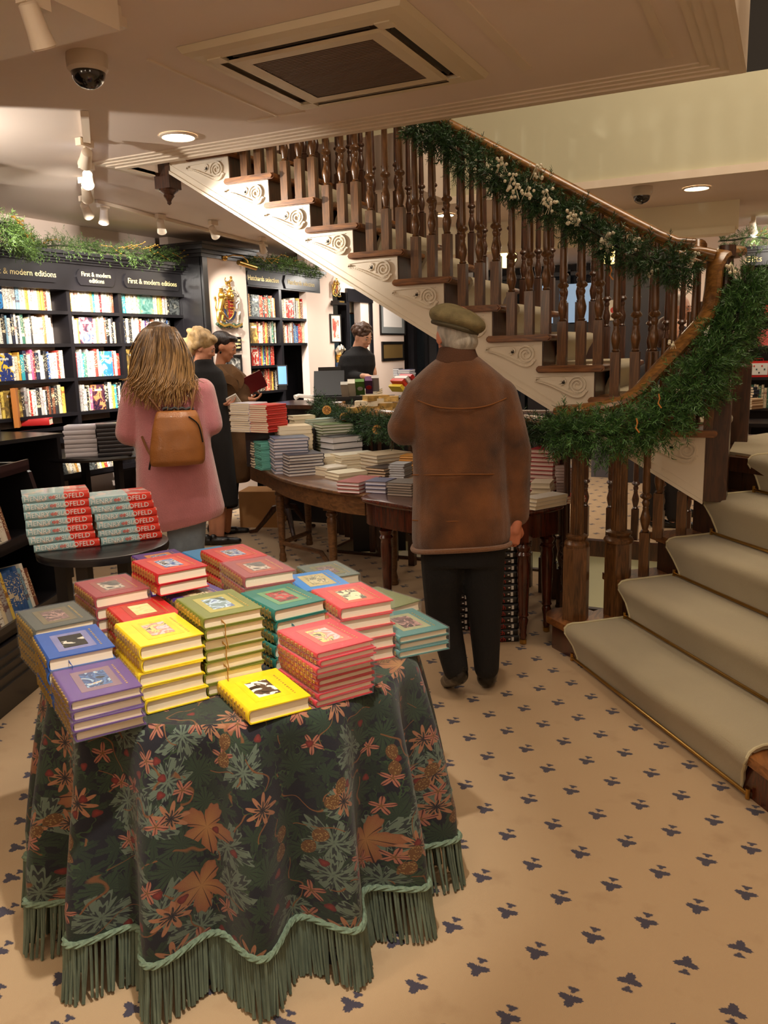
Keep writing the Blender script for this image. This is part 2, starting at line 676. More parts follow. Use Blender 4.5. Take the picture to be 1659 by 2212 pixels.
# ------------------------------------------------------------------ ceiling fittings
def ac_unit():
    x0, x1, y0, y1 = -2.03, -1.15, 2.58, 3.43
    t = thing('ceiling_air_conditioner', 'square cream ceiling air conditioning cassette with a brown grille', 'air conditioner', ((x0 + x1) / 2, (y0 + y1) / 2, ZC))
    cx, cy = (x0 + x1) / 2, (y0 + y1) / 2
    g = MB()
    W, H = (x1 - x0) / 2, (y1 - y0) / 2
    m_b = mat('cassette_plastic', (216, 202, 172), .5)
    # outer frame as four sloped strips with dark slots between outer and inner frames
    def ring(o, i, z0, z1, mi=0, W=W, H=H):
        vs = [(-W * o, -H * o, z0), (W * o, -H * o, z0), (W * o, H * o, z0), (-W * o, H * o, z0), (-W * i, -H * i, z1), (W * i, -H * i, z1), (W * i, H * i, z1), (-W * i, H * i, z1)]
        g.add(vs, [(0, 4, 5, 1), (1, 5, 6, 2), (2, 6, 7, 3), (3, 7, 4, 0)], mi)
    ring(1, .97, -.001, -.022)
    ring(.97, .90, -.022, -.03)
    g.build('outer_frame', m_b, t)
    g = MB()
    ring(.90, .80, -.03, -.034)
    ring(.72, .68, -.034, -.04)
    ring(.68, .56, -.04, -.038)
    # corner pieces closing the slots at their ends
    for sx in (-1, 1):
        for sy in (-1, 1):
            g.box((sx * W * .76, sy * H * .76, -.031), (W * .13, H * .13, .012))
    g.build('inner_frame', m_b, t)
    g = MB()
    ring(.82, .70, -.004, -.004)
    g.build('slot_recess', mat('slot_dark', (20, 18, 16), .8), t)
    g = MB()
    for sx, sy, ln in ((0, 1, 1), (0, -1, 1), (1, 0, 0), (-1, 0, 0)):
        if ln:
            M = Matrix.Rotation(radians(35 * sy), 3, 'X')
            g.box((0, sy * H * .76, -.022), (W * 1.25, .026, .004), M=M)
        else:
            M = Matrix.Rotation(radians(-35 * sx), 3, 'Y')
            g.box((sx * W * .76, 0, -.022), (.026, H * 1.25, .004), M=M)
    g.build('louvre', mat('louvre_grey', (46, 40, 34), .5), t)
    g = MB()
    g.bb(-W * .56, W * .56, -H * .56, H * .56, -.03, -.026)
    n_ = 34
    for k in range(n_):
        y = -H * .55 + 2 * H * .55 * k / (n_ - 1)
        g.bb(-W * .56, W * .56, y - .003, y + .003, -.036, -.03)
    g.build('grille', mat('grille_brown', (116, 96, 80), .6), t)


ac_unit()


def cctv(px, py, r, label):
    p = P(px, py, 2, ZC)
    t = thing('dome_camera', label, 'security camera', (p.x, p.y, ZC))
    g = MB()
    g.lathe([(r, 0), (r * 1.02, -.02), (r, -.05), (r * .86, -.062)], seg=28)
    g.build('housing', mat('camera_housing', (205, 190, 170), .5), t)
    g = MB()
    rr = r * .84
    g.lathe([(rr, -.055)] + [(rr * cos(a), -.062 - rr * .9 * sin(a)) for a in [radians(x) for x in (0, 15, 30, 45, 60, 75, 88)]], seg=28)
    g.build('dome', mat('smoked_dome', (16, 14, 14), .08, coat=1), t)


cctv(187, 118, .072, 'white dome security camera with a black glass bubble on the near ceiling')
cctv(1387, 404, .07, 'small black dome camera on the ceiling beyond the staircase')


def downlight(x, y, z, r, label, power, group=None):
    t = thing('recessed_downlight', label, 'ceiling light', (x, y, z), group=group)
    g = MB()
    g.lathe([(r * 1.12, -.001), (r * 1.12, -.008), (r * .98, -.012), (r * .94, -.004)], seg=32, cap=False)
    g.build('trim_ring', M_TRIM, t)
    g = MB()
    g.lathe([(r * .96, -.005), (r * .9, -.009), (.001, -.010)], seg=32, cap=False)
    g.build('lens', M_LAMP, t)
    lamp('SPOT', 'downlight_beam', (x, y, z - .03), power, WARM, (x, y, 0), r * .8, 125, .6)


p = P(385, 293, 2, ZC)
downlight(p.x, p.y, ZC, .082, 'bright round downlight in the near ceiling left of the air conditioner', 22)
p = P(1505, 405, 2, ZC)
downlight(p.x, p.y, ZC, .085, 'round downlight in the far ceiling above the gifts bookcase', 22)
p = P(962, 463, 2, ZC)
downlight(p.x, p.y, ZC, .07, 'round downlight in the far ceiling glimpsed between the balusters', 14)
downlight(-.78, 2.7, ZC, .082, 'downlight at the top edge of the picture, right of the air conditioner', 22)


def track_head(p, tgt, label, lit=False, power=0, spot=40, group='track spotlights', drop=.09, col=WHITE, s=1.):
    t = thing('track_spotlight', label, 'spotlight', p, group=group)
    g = MB()
    g.box((0, 0, -.02), (.035, .09, .035))
    g.build('adapter', M_TRIM, t)
    g = MB()
    g.tube([(0, 0, -.035), (0, 0, -drop)], .008, 8)
    g.build('stem', M_TRIM, t)
    d = (Vector(tgt) - Vector(p)).normalized()
    c = Vector((0, 0, -drop))
    g = MB()
    g.tube([c - d * .055 * s, c - d * .05 * s, c + d * .015 * s, c + d * .055 * s], [.018 * s, .026 * s, .03 * s, .036 * s], 16)
    g.build('lamp_head', M_TRIM, t)
    g = MB()
    g.tube([c + d * .054 * s, c + d * .06 * s], [.034 * s, .03 * s], 16)
    g.build('bulb', M_LAMPB if lit else mat('clear_bulb', (225, 210, 190), .15, spec=.8), t)
    if power:
        lamp('SPOT', 'track_beam', Vector(p) + c + d * .075, power, col, tgt, .02, spot, .5)


def track(a, b, label):
    g = MB()
    a = Vector(a)
    b = Vector(b)
    d = (b - a)
    rz = atan2(d.y, d.x)
    m = (a + b) / 2
    g.box((0, 0, -.014), (d.length, .035, .024))
    o = g.build('lighting_track', M_TRIM, loc=(m.x, m.y, ZC), rz=rz)
    tag(o, label, 'lighting track')


a1 = P(182, 238, 2, ZC)
b1 = P(198, 432, 2, ZC)
track(a1, b1, 'white lighting track running away above the left aisle')
a2 = P(205, 430, 2, ZC)
b2 = P(575, 528, 2, ZC)
track(a2, b2, 'white lighting track crossing in front of the bookcase wall')
BK = (-5.1, 5.3, 1.6)
track_head(P(182, 300, 2, ZC), (-5.1, 4.75, 1.7), 'lit track spotlight nearest the camera on the left track', True, 260, 60)
track_head(P(186, 350, 2, ZC), (-5.1, 5.2, 1.8), 'track spotlight with a clear bulb between the two lit ones', False, 0)
track_head(P(184, 384, 2, ZC), (-5.1, 5.4, 1.5), 'second lit track spotlight from the camera on the left track', True, 300, 60)
track_head(P(184, 424, 2, ZC), (-5.1, 5.9, 1.5), 'lit track spotlight at the far end of the left track', True, 300, 60)
track_head(P(222, 437, 2, ZC), (-5.1, 5.2, 1.3), 'unlit track spotlight, leftmost on the crossing track', False)
track_head(P(346, 462, 2, ZC), (-5.1, 6.3, 1.3), 'unlit track spotlight above the first bookcase garland', False)
track_head(P(460, 476, 2, ZC), (-4.7, 7.0, 1.8), 'track spotlight in front of the black cornice above the crest', False, 130, 50, col=WHITE)
track_head(P(566, 512, 2, ZC), (-4.8, 7.7, 1.6), 'small track spotlight beside the stair stringer', False, 130, 60, col=WHITE)
track_head(P(70, -16, 2, ZC - .1), (-2.0, 2.6, 1.0), 'clear bulb spotlight hanging at the top left corner', False, 0, group=None, drop=.08)
track_head(P(1628, 468, 1, 8.3), (-.2, 8.9, 1.5), 'track spotlight above the garland of the gifts bookcase', True, 26, 70, group=None)
# spotlight washing the white stringer
lamp('SPOT', 'side_table_fill', (-1.9, 1.2, 2.5), 80, WHITE, (-2.5, 2.5, .95), .02, 40, .8)  # added fill, brightens the hardbacks on the round black table
lamp('SPOT', 'stringer_spot', (-3.75, 3.25, 2.30), 420, WHITE, (-2.78, 4.16, 2.16), .02, 40, 1.0)
lamp('SPOT', 'ceiling_graze_a', (-3.75, 2.45, 2.25), 60, WHITE, (-3.55, 2.95, 2.60), .02, 75, .15)
lamp('SPOT', 'ceiling_graze_b', (-4.7, 3.3, 2.44), 14, WHITE, (-4.15, 3.85, 2.58), .01, 50, .4)
lamp('AREA', 'far_wall_wash', (-4.2, 9.3, 2.5), 60, WHITE, (-4.8, 9.4, 1.4), .4, size_y=1.8)
lamp('AREA', 'desk_wash', (-4.1, 7.4, 2.5), 20, WHITE, (-4.3, 7.6, 1.0), .4, size_y=1.2)
lamp('POINT', 'basement_lamp', (-2.2, 5.6, -.9), 16, WARM, None, .2)
lamp('POINT', 'basement_lamp_far', (-1.0, 5.6, -1.2), 12, WARM, None, .2)
lamp('AREA', 'gifts_wash', (-.1, 8.2, 2.5), 12, WHITE, (-.1, 8.8, 1.4), .4, size_y=1.2)
# ------------------------------------------------------------------ staircase
stair = thing('staircase', 'oak staircase with pale green carpet runner, white scrolled stringer and turned balusters', 'staircase', (-.3, 4.2, 0))
Y0, Y1 = 4.153, 5.34
RIS, GO = .1555, .2625


def L_(k):
    return -1.145 + GO * (9 - k)          # back end of a tread's return nosing


def R_(k):
    return L_(k) + .335


def Z_(k):
    return 1.405 + RIS * (k - 9)


KS = list(range(7, 22))
zr = [(.0, -.0175), (.012, -.016), (.0175, -.008), (.0175, .004), (.012, .0125), (0, .0145)]
for k in KS:
    g = MB()
    # tread board with rounded front and side nosing
    x0, x1 = L_(k) - .0, R_(k)
    y0 = Y0 - .018
    prof = [(x0 + .01, Z_(k) - .034), (x1 - .012, Z_(k) - .034), (x1, Z_(k) - .026), (x1 + .003, Z_(k) - .017), (x1, Z_(k) - .006), (x1 - .012, Z_(k)), (x0 + .01, Z_(k)), (x0, Z_(k) - .008), (x0 - .004, Z_(k) - .017), (x0, Z_(k) - .027)]
    g.prism(prof, y0 + .008, Y1 + .03, axis='y')
    prof2 = [(x0 + .014, Z_(k) - .030), (x1 - .014, Z_(k) - .030), (x1 - .004, Z_(k) - .017), (x1 - .014, Z_(k) - .004), (x0 + .014, Z_(k) - .004), (x0 + .004, Z_(k) - .017)]
    g.prism(prof2, y0 - .004, y0 + .008, axis='y')
    g.build('tread', M_OAKX, stair, world=True)
    g = MB()
    g.bb(R_(k) - .062, R_(k) - .045, Y0 + .016, Y1, Z_(k) - RIS, Z_(k) - .034)
    g.build('riser', M_DOAK, stair, world=True)


def smooth_path(pts, n=6):
    out = []
    P_ = [Vector(p) for p in pts]
    for i in range(len(P_) - 1):
        p0 = P_[max(i - 1, 0)]
        p1 = P_[i]
        p2 = P_[i + 1]
        p3 = P_[min(i + 2, len(P_) - 1)]
        for k in range(n):
            u = k / n
            out.append(.5 * ((2 * p1) + (-p0 + p2) * u + (2 * p0 - 5 * p1 + 4 * p2 - p3) * u * u + (-p0 + 3 * p1 - 3 * p2 + p3) * u ** 3))
    out.append(P_[-1])
    return out



# sawtooth stringer
def zlow(x):
    return 1.172 + (-1.056 - x) * .5985


pts = []
pts.append((R_(7) - .05, Z_(7) - .034))
pts.append((R_(7) - .05, max(zlow(R_(7) - .05), .70)))
xe = -4.6
pts.append((xe, zlow(xe)))
pts.append((xe, zlow(xe) + .3))
for k in reversed(KS):
    # step profile from top going down to the right
    pts.append((R_(k + 1) - .05, Z_(k + 1) - .034 - RIS + 0.0))
    pts.append((R_(k) - .05, Z_(k) - .034))
# clean: build as per-step quads instead of a concave ngon
g = MB()
for k in KS:
    xr, xl = R_(k) - .05, R_(k + 1) - .05
    g.prism([(xl, zlow(xl)), (xr, zlow(xr)), (xr, Z_(k) - .034), (xl, Z_(k) - .034)], Y0 + .008, Y0 + .045, axis='y')
g.build('stringer', M_WHITE, stair, world=True, sharp=30)
g = MB()
xs = [R_(7) - .05, xe + .2]
for dz0, dz1, yy in ((.0, .018, Y0 - .002), (.050, .056, Y0 + .004)):
    g.prism([(xs[1], zlow(xs[1]) + dz0), (xs[0], zlow(xs[0]) + dz0), (xs[0], zlow(xs[0]) + dz1), (xs[1], zlow(xs[1]) + dz1)], yy, Y0 + .01, axis='y')
g.build('stringer_moulding', M_WHITE, stair, world=True, sharp=30)
g = MB()
g.prism([(xs[1], zlow(xs[1]) + .0), (xs[0], zlow(xs[0]) + .0), (xs[0], zlow(xs[0]) + .04), (xs[1], zlow(xs[1]) + .04)], Y0 + .045, Y1 - .03, axis='y')
g.build('soffit', M_WHITE, stair, world=True, sharp=30)
g = MB()
for k in KS:
    xr, xl = R_(k) - .05, R_(k + 1) - .05
    g.prism([(xl, zlow(xl)), (xr, zlow(xr)), (xr, Z_(k) - .034), (xl, Z_(k) - .034)], Y1 - .03, Y1, axis='y')
g.build('far_stringer', M_WHITE, stair, world=True, sharp=30)


def smooth_path2(pts, n):
    return smooth_path([(x, 0, z) for x, z in pts], n)


# scroll bracket relief
def scroll_mb():
    g = MB()

    def band(path, w, t, y0=0.):
        """flat raised band following path in XZ"""
        n = len(path)
        for i in range(n - 1):
            (xa, za), (xb, zb) = path[i], path[i + 1]
            dx, dz = xb - xa, zb - za
            l = hypot(dx, dz) or 1
            wa = w[i] if isinstance(w, list) else w
            wb_ = w[i + 1] if isinstance(w, list) else w
            nx, nz = -dz / l, dx / l
            t_ = t * 1.6
            g.prism([(xa - nx * wa, za - nz * wa), (xb - nx * wb_, zb - nz * wb_), (xb + nx * wb_, zb + nz * wb_), (xa + nx * wa, za + nz * wa)], y0 - t_, y0, axis='y')
    # spiral volute
    sp = []
    for i in range(46):
        a = radians(200 - i * 20)
        r = .043 * (1 - i / 50.) ** 1.0 + .004
        sp.append((.066 + r * cos(a), -.052 + r * sin(a)))
    band(sp, .0036, .009)
    # disc behind
    dsc = [(.066 + .044 * cos(2 * pi * k / 20), -.052 + .044 * sin(2 * pi * k / 20)) for k in range(20)]
    g.prism(dsc, -.004, 0, axis='y')
    # S-shaped tail to the left
    tail = [(p.x, p.z) for p in smooth_path2([(.108, -.075), (.095, -.094), (.070, -.104), (.040, -.100), (.010, -.086), (-.025, -.070), (-.065, -.052), (-.105, -.038), (-.140, -.031)], 3)]
    ww = [.0105 - .0075 * i / (len(tail) - 1) for i in range(len(tail))]
    band(tail, ww, .006)
    band([(x, z - w_) for (x, z), w_ in zip(tail, ww)], .0018, .010)
    band([(x, z + w_) for (x, z), w_ in zip(tail[4:], ww[4:])], .0014, .009)
    for i in range(2, len(tail) - 1):
        g.box((tail[i][0], -.008, tail[i][1]), (.005, .006, .004))
    # end curl
    cu = [(-.14 + .012 * cos(radians(40 + 30 * i)) * (1 - i / 14.), -.027 + .012 * sin(radians(40 + 30 * i)) * (1 - i / 14.)) for i in range(11)]
    band(cu, .003, .010)
    # leaf sprays between tail and volute
    for a0, ln in ((60, .035), (95, .028), (130, .030), (160, .022)):
        band([(-.0 + ln * u * cos(radians(a0 + 50 * u)), -.045 + ln * u * sin(radians(a0 + 50 * u))) for u in (0, .25, .5, .75, 1)], [.002, .006, .007, .005, .001], .005)
    # thin upper line
    band([(-.15, -.010), (-.05, -.006), (.10, -.006)], .0016, .004)
    return g


proto = None
for k in KS:
    c = Vector((R_(k) - .05 - .145, Y0 + .009, Z_(k) - .045))
    if proto is None:
        g = scroll_mb()
        proto = g.build('scroll_bracket', M_WHITE, stair, sharp=50)
        proto.location = c - stair.location
    else:
        copyo(proto, stair, c - stair.location)


# runner on the main flight
def step_profile(xr, xl, z0, z1, th=.014, nose=.03, slant=.05):
    """side profile of a carpeted step: xr = front of nosing, rising from z0 to z1, back to xl"""
    o = [(xr - slant, z0 + .002), (xr - slant * .55, z0 + (z1 - z0) * .45), (xr - .006, z1 - .045), (xr + .004, z1 - .028), (xr + .004, z1 - .008), (xr - .006, z1 + th * .7), (xr - .022, z1 + th), (xl, z1 + th)]
    return o


M_RUNE = mat('runner_edge', (206, 196, 160), .95, bump=.3, bs=300)
for k in KS:
    o = step_profile(R_(k) + .016, R_(k + 1) - .045, Z_(k) - RIS + .012, Z_(k))
    inner = [(x - .02, z) for x, z in o[:2]] + [(o[2][0] - .022, o[2][1] + .0), (R_(k) - .03, Z_(k) - .03), (R_(k) - .03, Z_(k) - .002), (o[7][0], Z_(k) - .002)]
    poly = o + inner[::-1]
    g = MB()
    g.prism(poly, Y0 + .265, Y1 - .265, axis='y')
    g.build('runner', M_RUN, stair, world=True, sharp=50)
    g = MB()
    g.tube([(R_(k) - .055, Y0 + .24, Z_(k) - RIS + .018), (R_(k) - .055, Y1 - .24, Z_(k) - RIS + .018)], .006, 8)
    for yy in (Y0 + .24, Y1 - .24):
        g.box((R_(k) - .055, yy, Z_(k) - RIS + .02), (.012, .02, .03))
    g.build('stair_rod', M_BRASS, stair, world=True)


# turned baluster, variable length
def baluster_mb(h, s=1., taper=1.):
    g = MB()
    b = .021 * s
    g.bb(-b, b, -b, b, 0, .185 * s + .02)
    zb = .185 * s + .02
    pr = [(.014, 0), (.019, .006), (.013, .014), (.015, .022), (.0215, .05), (.0225, .066), (.017, .088), (.0125, .105), (.014, .112), (.012, .118), (.016, .130), (.017, .138), (.013, .146), (.013, .150), (.024, .158), (.027, .164), (.024, .172), (.015, .180), (.017, .19)]
    pr = [(r * s, z * s) for r, z in pr]
    top = h - zb
    pr += [(.0175 * s, .20 * s), (.0145 * s, top * .75), (.0125 * s, top)]
    g.lathe(pr, (0, 0, zb), 12)
    return g


def rail_z(x):
    return 2.262 + (-.987 - x) * .5985       # top of main handrail


bal_cache = {}


def baluster(x, y, z, h, mt, s=1.):
    key = (round(h, 2), s, mt.name)
    if key in bal_cache:
        src = bal_cache[key]
        c = copyo(src, stair, Vector((x, y, z)) - Vector(stair.location))
    else:
        c = baluster_mb(round(h, 2), s).build('baluster', mt, stair)
        c.location = Vector((x, y, z)) - Vector(stair.location)
        bal_cache[key] = c
    return c


for k in KS:
    for off in (.116, .209, .294):
        x = L_(k) + off
        if rail_z(x) > 4.6:
            continue
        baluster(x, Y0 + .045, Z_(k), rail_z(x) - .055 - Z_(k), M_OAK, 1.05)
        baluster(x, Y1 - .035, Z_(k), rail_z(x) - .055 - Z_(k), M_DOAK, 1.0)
rp = [(-.8, -.5), (-1.0, -.1), (-.92, .35), (-.6, .62), (-.2, .74), (.2, .74), (.6, .62), (.92, .35), (1.0, -.1), (.8, -.5), (.45, -.55), (.35, -.8), (-.35, -.8), (-.45, -.55)]
for yy, m_ in ((Y0 + .045, M_RAIL), (Y1 - .035, M_RAIL)):
    g = MB()
    path = [Vector((-.42, yy, rail_z(-.50) - .030)), Vector((-.50, yy, rail_z(-.52) - .03)), Vector((-.58, yy, rail_z(-.58) - .028))]
    x = -.7
    while x > -4.5:
        path.append(Vector((x, yy, rail_z(x) - .03)))
        x -= .3
    g.tube(path, .038, prof=rp)
    g.build('handrail', m_, stair, world=True, sharp=40)


# ---- lower flight: steps in the (n,t) frame
def NTp(n, t, z=0.):
    return Vector((.78 * n + .63 * t, .63 * n - .78 * t, z))


NOSE = [1.69, 1.965, 2.225, 2.42, 2.645]
ZT = [.169, .361, .553, .75, .936]
TL = -3.515
M_WOODT = wood('curtail_oak', (96, 56, 26), (166, 106, 54), .35, 6, .35, (1, .2, 1))


def nt_poly(pts):
    return [(p.x, p.y) for p in (NTp(a, b) for a, b in pts)]


nb = [NOSE[i + 1] for i in range(4)] + [3.6]
for i in range(5):
    n0 = NOSE[i] + .022
    n1 = nb[i] + .12 if i < 4 else 2.75
    tl = TL - (.21 if i else .25)
    tr = -1.75
    g = MB()
    if i == 0:
        # curtail step with rounded ends
        pts = [(n0 + .0, TL + .1)]
        pts += [(1.80 + .13 * cos(a) * -1, tl + .09 - .13 * sin(a)) for a in [radians(x) for x in range(10, 171, 16)]]
        pts += [(n1, tl), (n1, tr + .0), (1.95, tr)]
        pts += [(1.86 - .17 * sin(a), -1.93 + .17 * cos(a)) for a in [radians(x) for x in range(10, 91, 16)]]
        poly = nt_poly(pts)[::-1]
        g.prism(poly, ZT[i] - .034, ZT[i])
        g.build('curtail_tread', M_WOODT, stair, world=True)
        g = MB()
        pts2 = [(n0 + .035, TL + .1)]
        pts2 += [(1.80 - .10 * cos(a), tl + .09 - .10 * sin(a)) for a in [radians(x) for x in range(10, 171, 16)]]
        pts2 += [(n1 - .01, tl + .03), (n1 - .01, tr - .03), (1.95, tr - .03)]
        pts2 += [(1.87 - .145 * sin(a), -1.95 + .145 * cos(a)) for a in [radians(x) for x in range(10, 91, 16)]]
        g.prism(nt_poly(pts2)[::-1], 0, ZT[i] - .034)
        g.build('curtail_riser', M_MAHOG, stair, world=True)
    else:
        g.prism(nt_poly([(n0, tl), (n0, tr), (n1, tr), (n1, tl)])[::-1], ZT[i] - .034, ZT[i])
        # side return nosing
        g.build('tread', M_WOODT, stair, world=True)
        g = MB()
        g.prism(nt_poly([(n0 + .03, tl + .03), (n0 + .03, tr), (n0 + .05, tr), (n0 + .05, tl + .03)])[::-1], ZT[i - 1], ZT[i] - .034)
        g.prism(nt_poly([(n0 + .05, tl + .03), (n0 + .05, tl + .05), (n1 - .02, tl + .05), (n1 - .02, tl + .03)])[::-1], ZT[i - 1] - .02, ZT[i] - .034)
        g.build('riser', M_DOAK, stair, world=True)
# landing
g = MB()
g.prism([(-.30, Y1 + .25), (-.30, 4.50), (-.16, 4.42), (.6, 3.72), (1.6, 3.9), (1.6, Y1 + .25)][::-1], .86, .932)
g.build('landing', M_DOAK, stair, world=True)
g = MB()
g.prism([(-.25, Y1 - .1), (-.25, 4.56), (-.10, 4.40), (.5, 3.9), (1.55, 4.0), (1.55, Y1 + .2), (-.1, Y1 + .2)][::-1], .932, .948)
g.build('landing_carpet', M_RUN, stair, world=True)
# dark support under the landing
g = MB()
g.prism([(-.28, 4.62), (.5, 3.9), (1.5, 4.0), (1.5, Y1 + .2), (-.28, Y1 + .2)][::-1], 0, .86)
g.build('landing_base', mat('landing_panelling', (70, 44, 26), .5), stair, world=True)

# carpet of the lower flight: one piece per step, with the pinched waist of a waterfall runner
for i in range(5):
    z0 = ZT[i - 1] + .014 if i else .004
    z1 = ZT[i]
    n0 = NOSE[i]
    nback = (NOSE[i + 1] + .055) if i < 4 else 2.95
    prof = [(n0 + .034, z0), (n0 + .032, z0 + .03), (n0 + .016, z0 + (z1 - z0) * .5), (n0 + .002, z1 - .05), (n0 - .008, z1 - .03), (n0 - .006, z1 - .008), (n0 + .006, z1 + .008), (n0 + .03, z1 + .016), (n0 + .07, z1 + .018), (nback, z1 + .018)]
    tR = -2.166 if i == 0 else -1.80
    ts = []
    n_t = 26
    g = MB()
    rows = []
    for q, (nn, zz) in enumerate(prof):
        # waist: below the nosing the side edge pulls in, at the nosing it bulges out
        pin = [.055, .05, .03, .008, .0, .0, .004, .012, .02, .0][q] if i else [.07, .06, .045, .02, .006, .0, .004, .01, .02, .0][q]
        row = []
        for a in range(n_t + 1):
            u = a / n_t
            t = (TL + pin) + (tR - pin - TL - pin) * u
            wob = .006 * sin(u * 9 + i * 2) * (1 if 1 < q < 9 else 0)
            row.append(NTp(nn + wob, t, zz))
        rows.append(row)
    vs = [p for r_ in rows for p in r_]
    fs = []
    W_ = n_t + 1
    for q in range(len(prof) - 1):
        for a in range(n_t):
            fs.append((q * W_ + a, q * W_ + a + 1, (q + 1) * W_ + a + 1, (q + 1) * W_ + a))
    # underside (inner skin) so that it has thickness
    o_ = len(vs)
    vs2 = []
    for q, r_ in enumerate(rows):
        for p in r_:
            d = NTp(.012, 0, 0) if q < 7 else Vector((0, 0, -.014))
            vs2.append(p + d)
    fs2 = [tuple(o_ + x for x in f[::-1]) for f in fs]
    ed = []
    for q in range(len(prof) - 1):
        ed.append((q * W_, (q + 1) * W_, o_ + (q + 1) * W_, o_ + q * W_))
        ed.append(((q + 1) * W_ + n_t, q * W_ + n_t, o_ + q * W_ + n_t, o_ + (q + 1) * W_ + n_t))
    g.add(vs + vs2, fs + fs2 + ed)
    g.build('runner', M_RUN, stair, world=True, sharp=60)
    # bound edge cord on both sides
    for col_ in (0, n_t):
        g = MB()
        path = [rows[q][col_] + Vector((0, 0, .002)) for q in range(len(prof))]
        g.tube(path, .0055, 6)
        g.build('runner_binding', M_RUNE, stair, world=True)
    # rod with end bracket
    g = MB()
    a = NTp(n0 + .024, TL + .02, z0 + .016)
    b = NTp(n0 + .024, tR - .02, z0 + .016)
    g.tube([a, b], .007, 10)
    for e_ in (a, b):
        g.tube([e_ - Vector((0, 0, .016)), e_ + Vector((0, 0, .02))], .008, 8)
    g.build('stair_rod', M_BRASS, stair, world=True)

# newel columns at the foot
def newel(c, zbase, ztop, s=1., hexr=.066, blk=.36):
    g = MB()
    n_ = 6
    vs = []
    g.lathe([(hexr * s, 0), (hexr * s, blk), (hexr * .93 * s, blk + .012)], (c[0], c[1], zbase), 6)
    g.build('newel_base', M_OAK, stair, world=True, sharp=20)
    g = MB()
    z = blk + .012
    h = ztop - zbase
    pr = [(.060 * s, z), (.062 * s, z + .012), (.056 * s, z + .024), (.044 * s, z + .032), (.052 * s, z + .042), (.054 * s, z + .052), (.036 * s, z + .06)]
    g.lathe(pr, (c[0], c[1], zbase), 24)
    # fluted shaft
    seg = 48
    vs = []
    zz = [z + .06, h - .10]
    rr = [.033 * s, .028 * s]
    for q in range(2):
        for k_ in range(seg):
            a = 2 * pi * k_ / seg
            r_ = rr[q] * (1 - .07 * (k_ % 3 == 0))
            vs.append((c[0] + r_ * cos(a), c[1] + r_ * sin(a), zbase + zz[q]))
    g.add(vs, [(k_, (k_ + 1) % seg, seg + (k_ + 1) % seg, seg + k_) for k_ in range(seg)])
    g.lathe([(.028 * s, h - .10), (.038 * s, h - .09), (.038 * s, h - .08), (.032 * s, h - .07), (.042 * s, h - .03), (.05 * s, h - .015), (.05 * s, h)], (c[0], c[1], zbase), 24)
    g.build('newel_shaft', M_OAK, stair, world=True, sharp=30)


NW1 = NTp(1.79, -3.62)
NW2 = NTp(2.02, -3.63)
newel(NW1, ZT[0], 1.16)
newel(NW2, ZT[0], 1.20, 1.18, .058)
# square newel at the landing and its far twin
def square_newel(c, z0, z1, w_=.058, blk=.40, nm='newel_post'):
    g = MB()
    g.bb(c[0] - w_, c[0] + w_, c[1] - w_, c[1] + w_, z0, z0 + blk)
    g.lathe([(w_ * 1.02, 0), (w_ * 1.05, .014), (w_ * .85, .024), (w_ * .72, .034), (w_ * .9, .046), (w_ * .92, .058), (w_ * .72, .068), (w_ * .66, .075), (w_ * .56, z1 - z0 - blk - .06), (w_ * .72, z1 - z0 - blk - .05), (w_ * .72, z1 - z0 - blk)], (c[0], c[1], z0 + blk), 24)
    g.build(nm, M_DOAK, stair, world=True)


square_newel((-.285, 4.235), ZT[3], 1.93, .052, .47)
square_newel((-.235, 5.06), .93, 1.90, .05, .42)
# lower balusters along the inner ends of the treads
for n_, i in ((2.145, 1), (2.215, 2), (2.345, 2), (2.405, 3), (2.10, 1), (2.30, 2)):
    p = NTp(n_, -3.60)
    zr_ = 1.14 + (n_ - 1.9) * .9
    if n_ in (2.10, 2.30):
        continue
    baluster(p.x, p.y, ZT[i] if n_ != 2.145 else ZT[1], zr_ - ZT[i] + .1, M_OAK, 1.1)
# lower handrail: volute, climbing rail, gooseneck, turn to the far newel
rp2 = [(a * 1.25, b) for a, b in rp]
path = []
c = NW1 + Vector((-.02, 0, 0))
for i in range(14):
    a = radians(250 - i * 24)
    r_ = .045 + i * .0035
    path.append(Vector((c.x + r_ * cos(a), c.y + r_ * sin(a), 1.195)))
path = path[2:]
for px, py, d in ((1262, 884, 4.0), (1300, 880, 3.97), (1345, 868, 3.98), (1378, 846, 4.0), (1420, 800, 4.03), (1470, 746, 4.08), (1510, 704, 4.13), (1526, 684, 4.15), (1535, 660, 4.16), (1540, 622, 4.17), (1544, 582, 4.18), (1550, 556, 4.2), (1565, 546, 4.26), (1590, 544, 4.5)):
    path.append(Wd(px, py, d))
g = MB()
n_p = len(path)
# use a rail cross-section kept level across its width
rings = []
up = Vector((0, 0, 1))
for i, p in enumerate(path):
    t = (path[min(i + 1, n_p - 1)] - path[max(i - 1, 0)]).normalized()
    hd = Vector((t.x, t.y, 0))
    if hd.length < .25:
        hd = NTp(1, 0)
    hd.normalize()
    sd = hd.cross(up).normalized()
    u = sd.cross(t).normalized()
    if u.z < -.2:
        u = -u
    rings.append([p + sd * a * .041 + u * b * .038 for a, b in rp2])
kk = len(rings[0])
g.add([v for r_ in rings for v in r_], [(i * kk + j, i * kk + (j + 1) % kk, (i + 1) * kk + (j + 1) % kk, (i + 1) * kk + j) for i in range(n_p - 1) for j in range(kk)] + [tuple(range(kk - 1, -1, -1)), tuple((n_p - 1) * kk + j for j in range(kk))])
g.build('handrail', M_RAIL, stair, world=True, sharp=40)
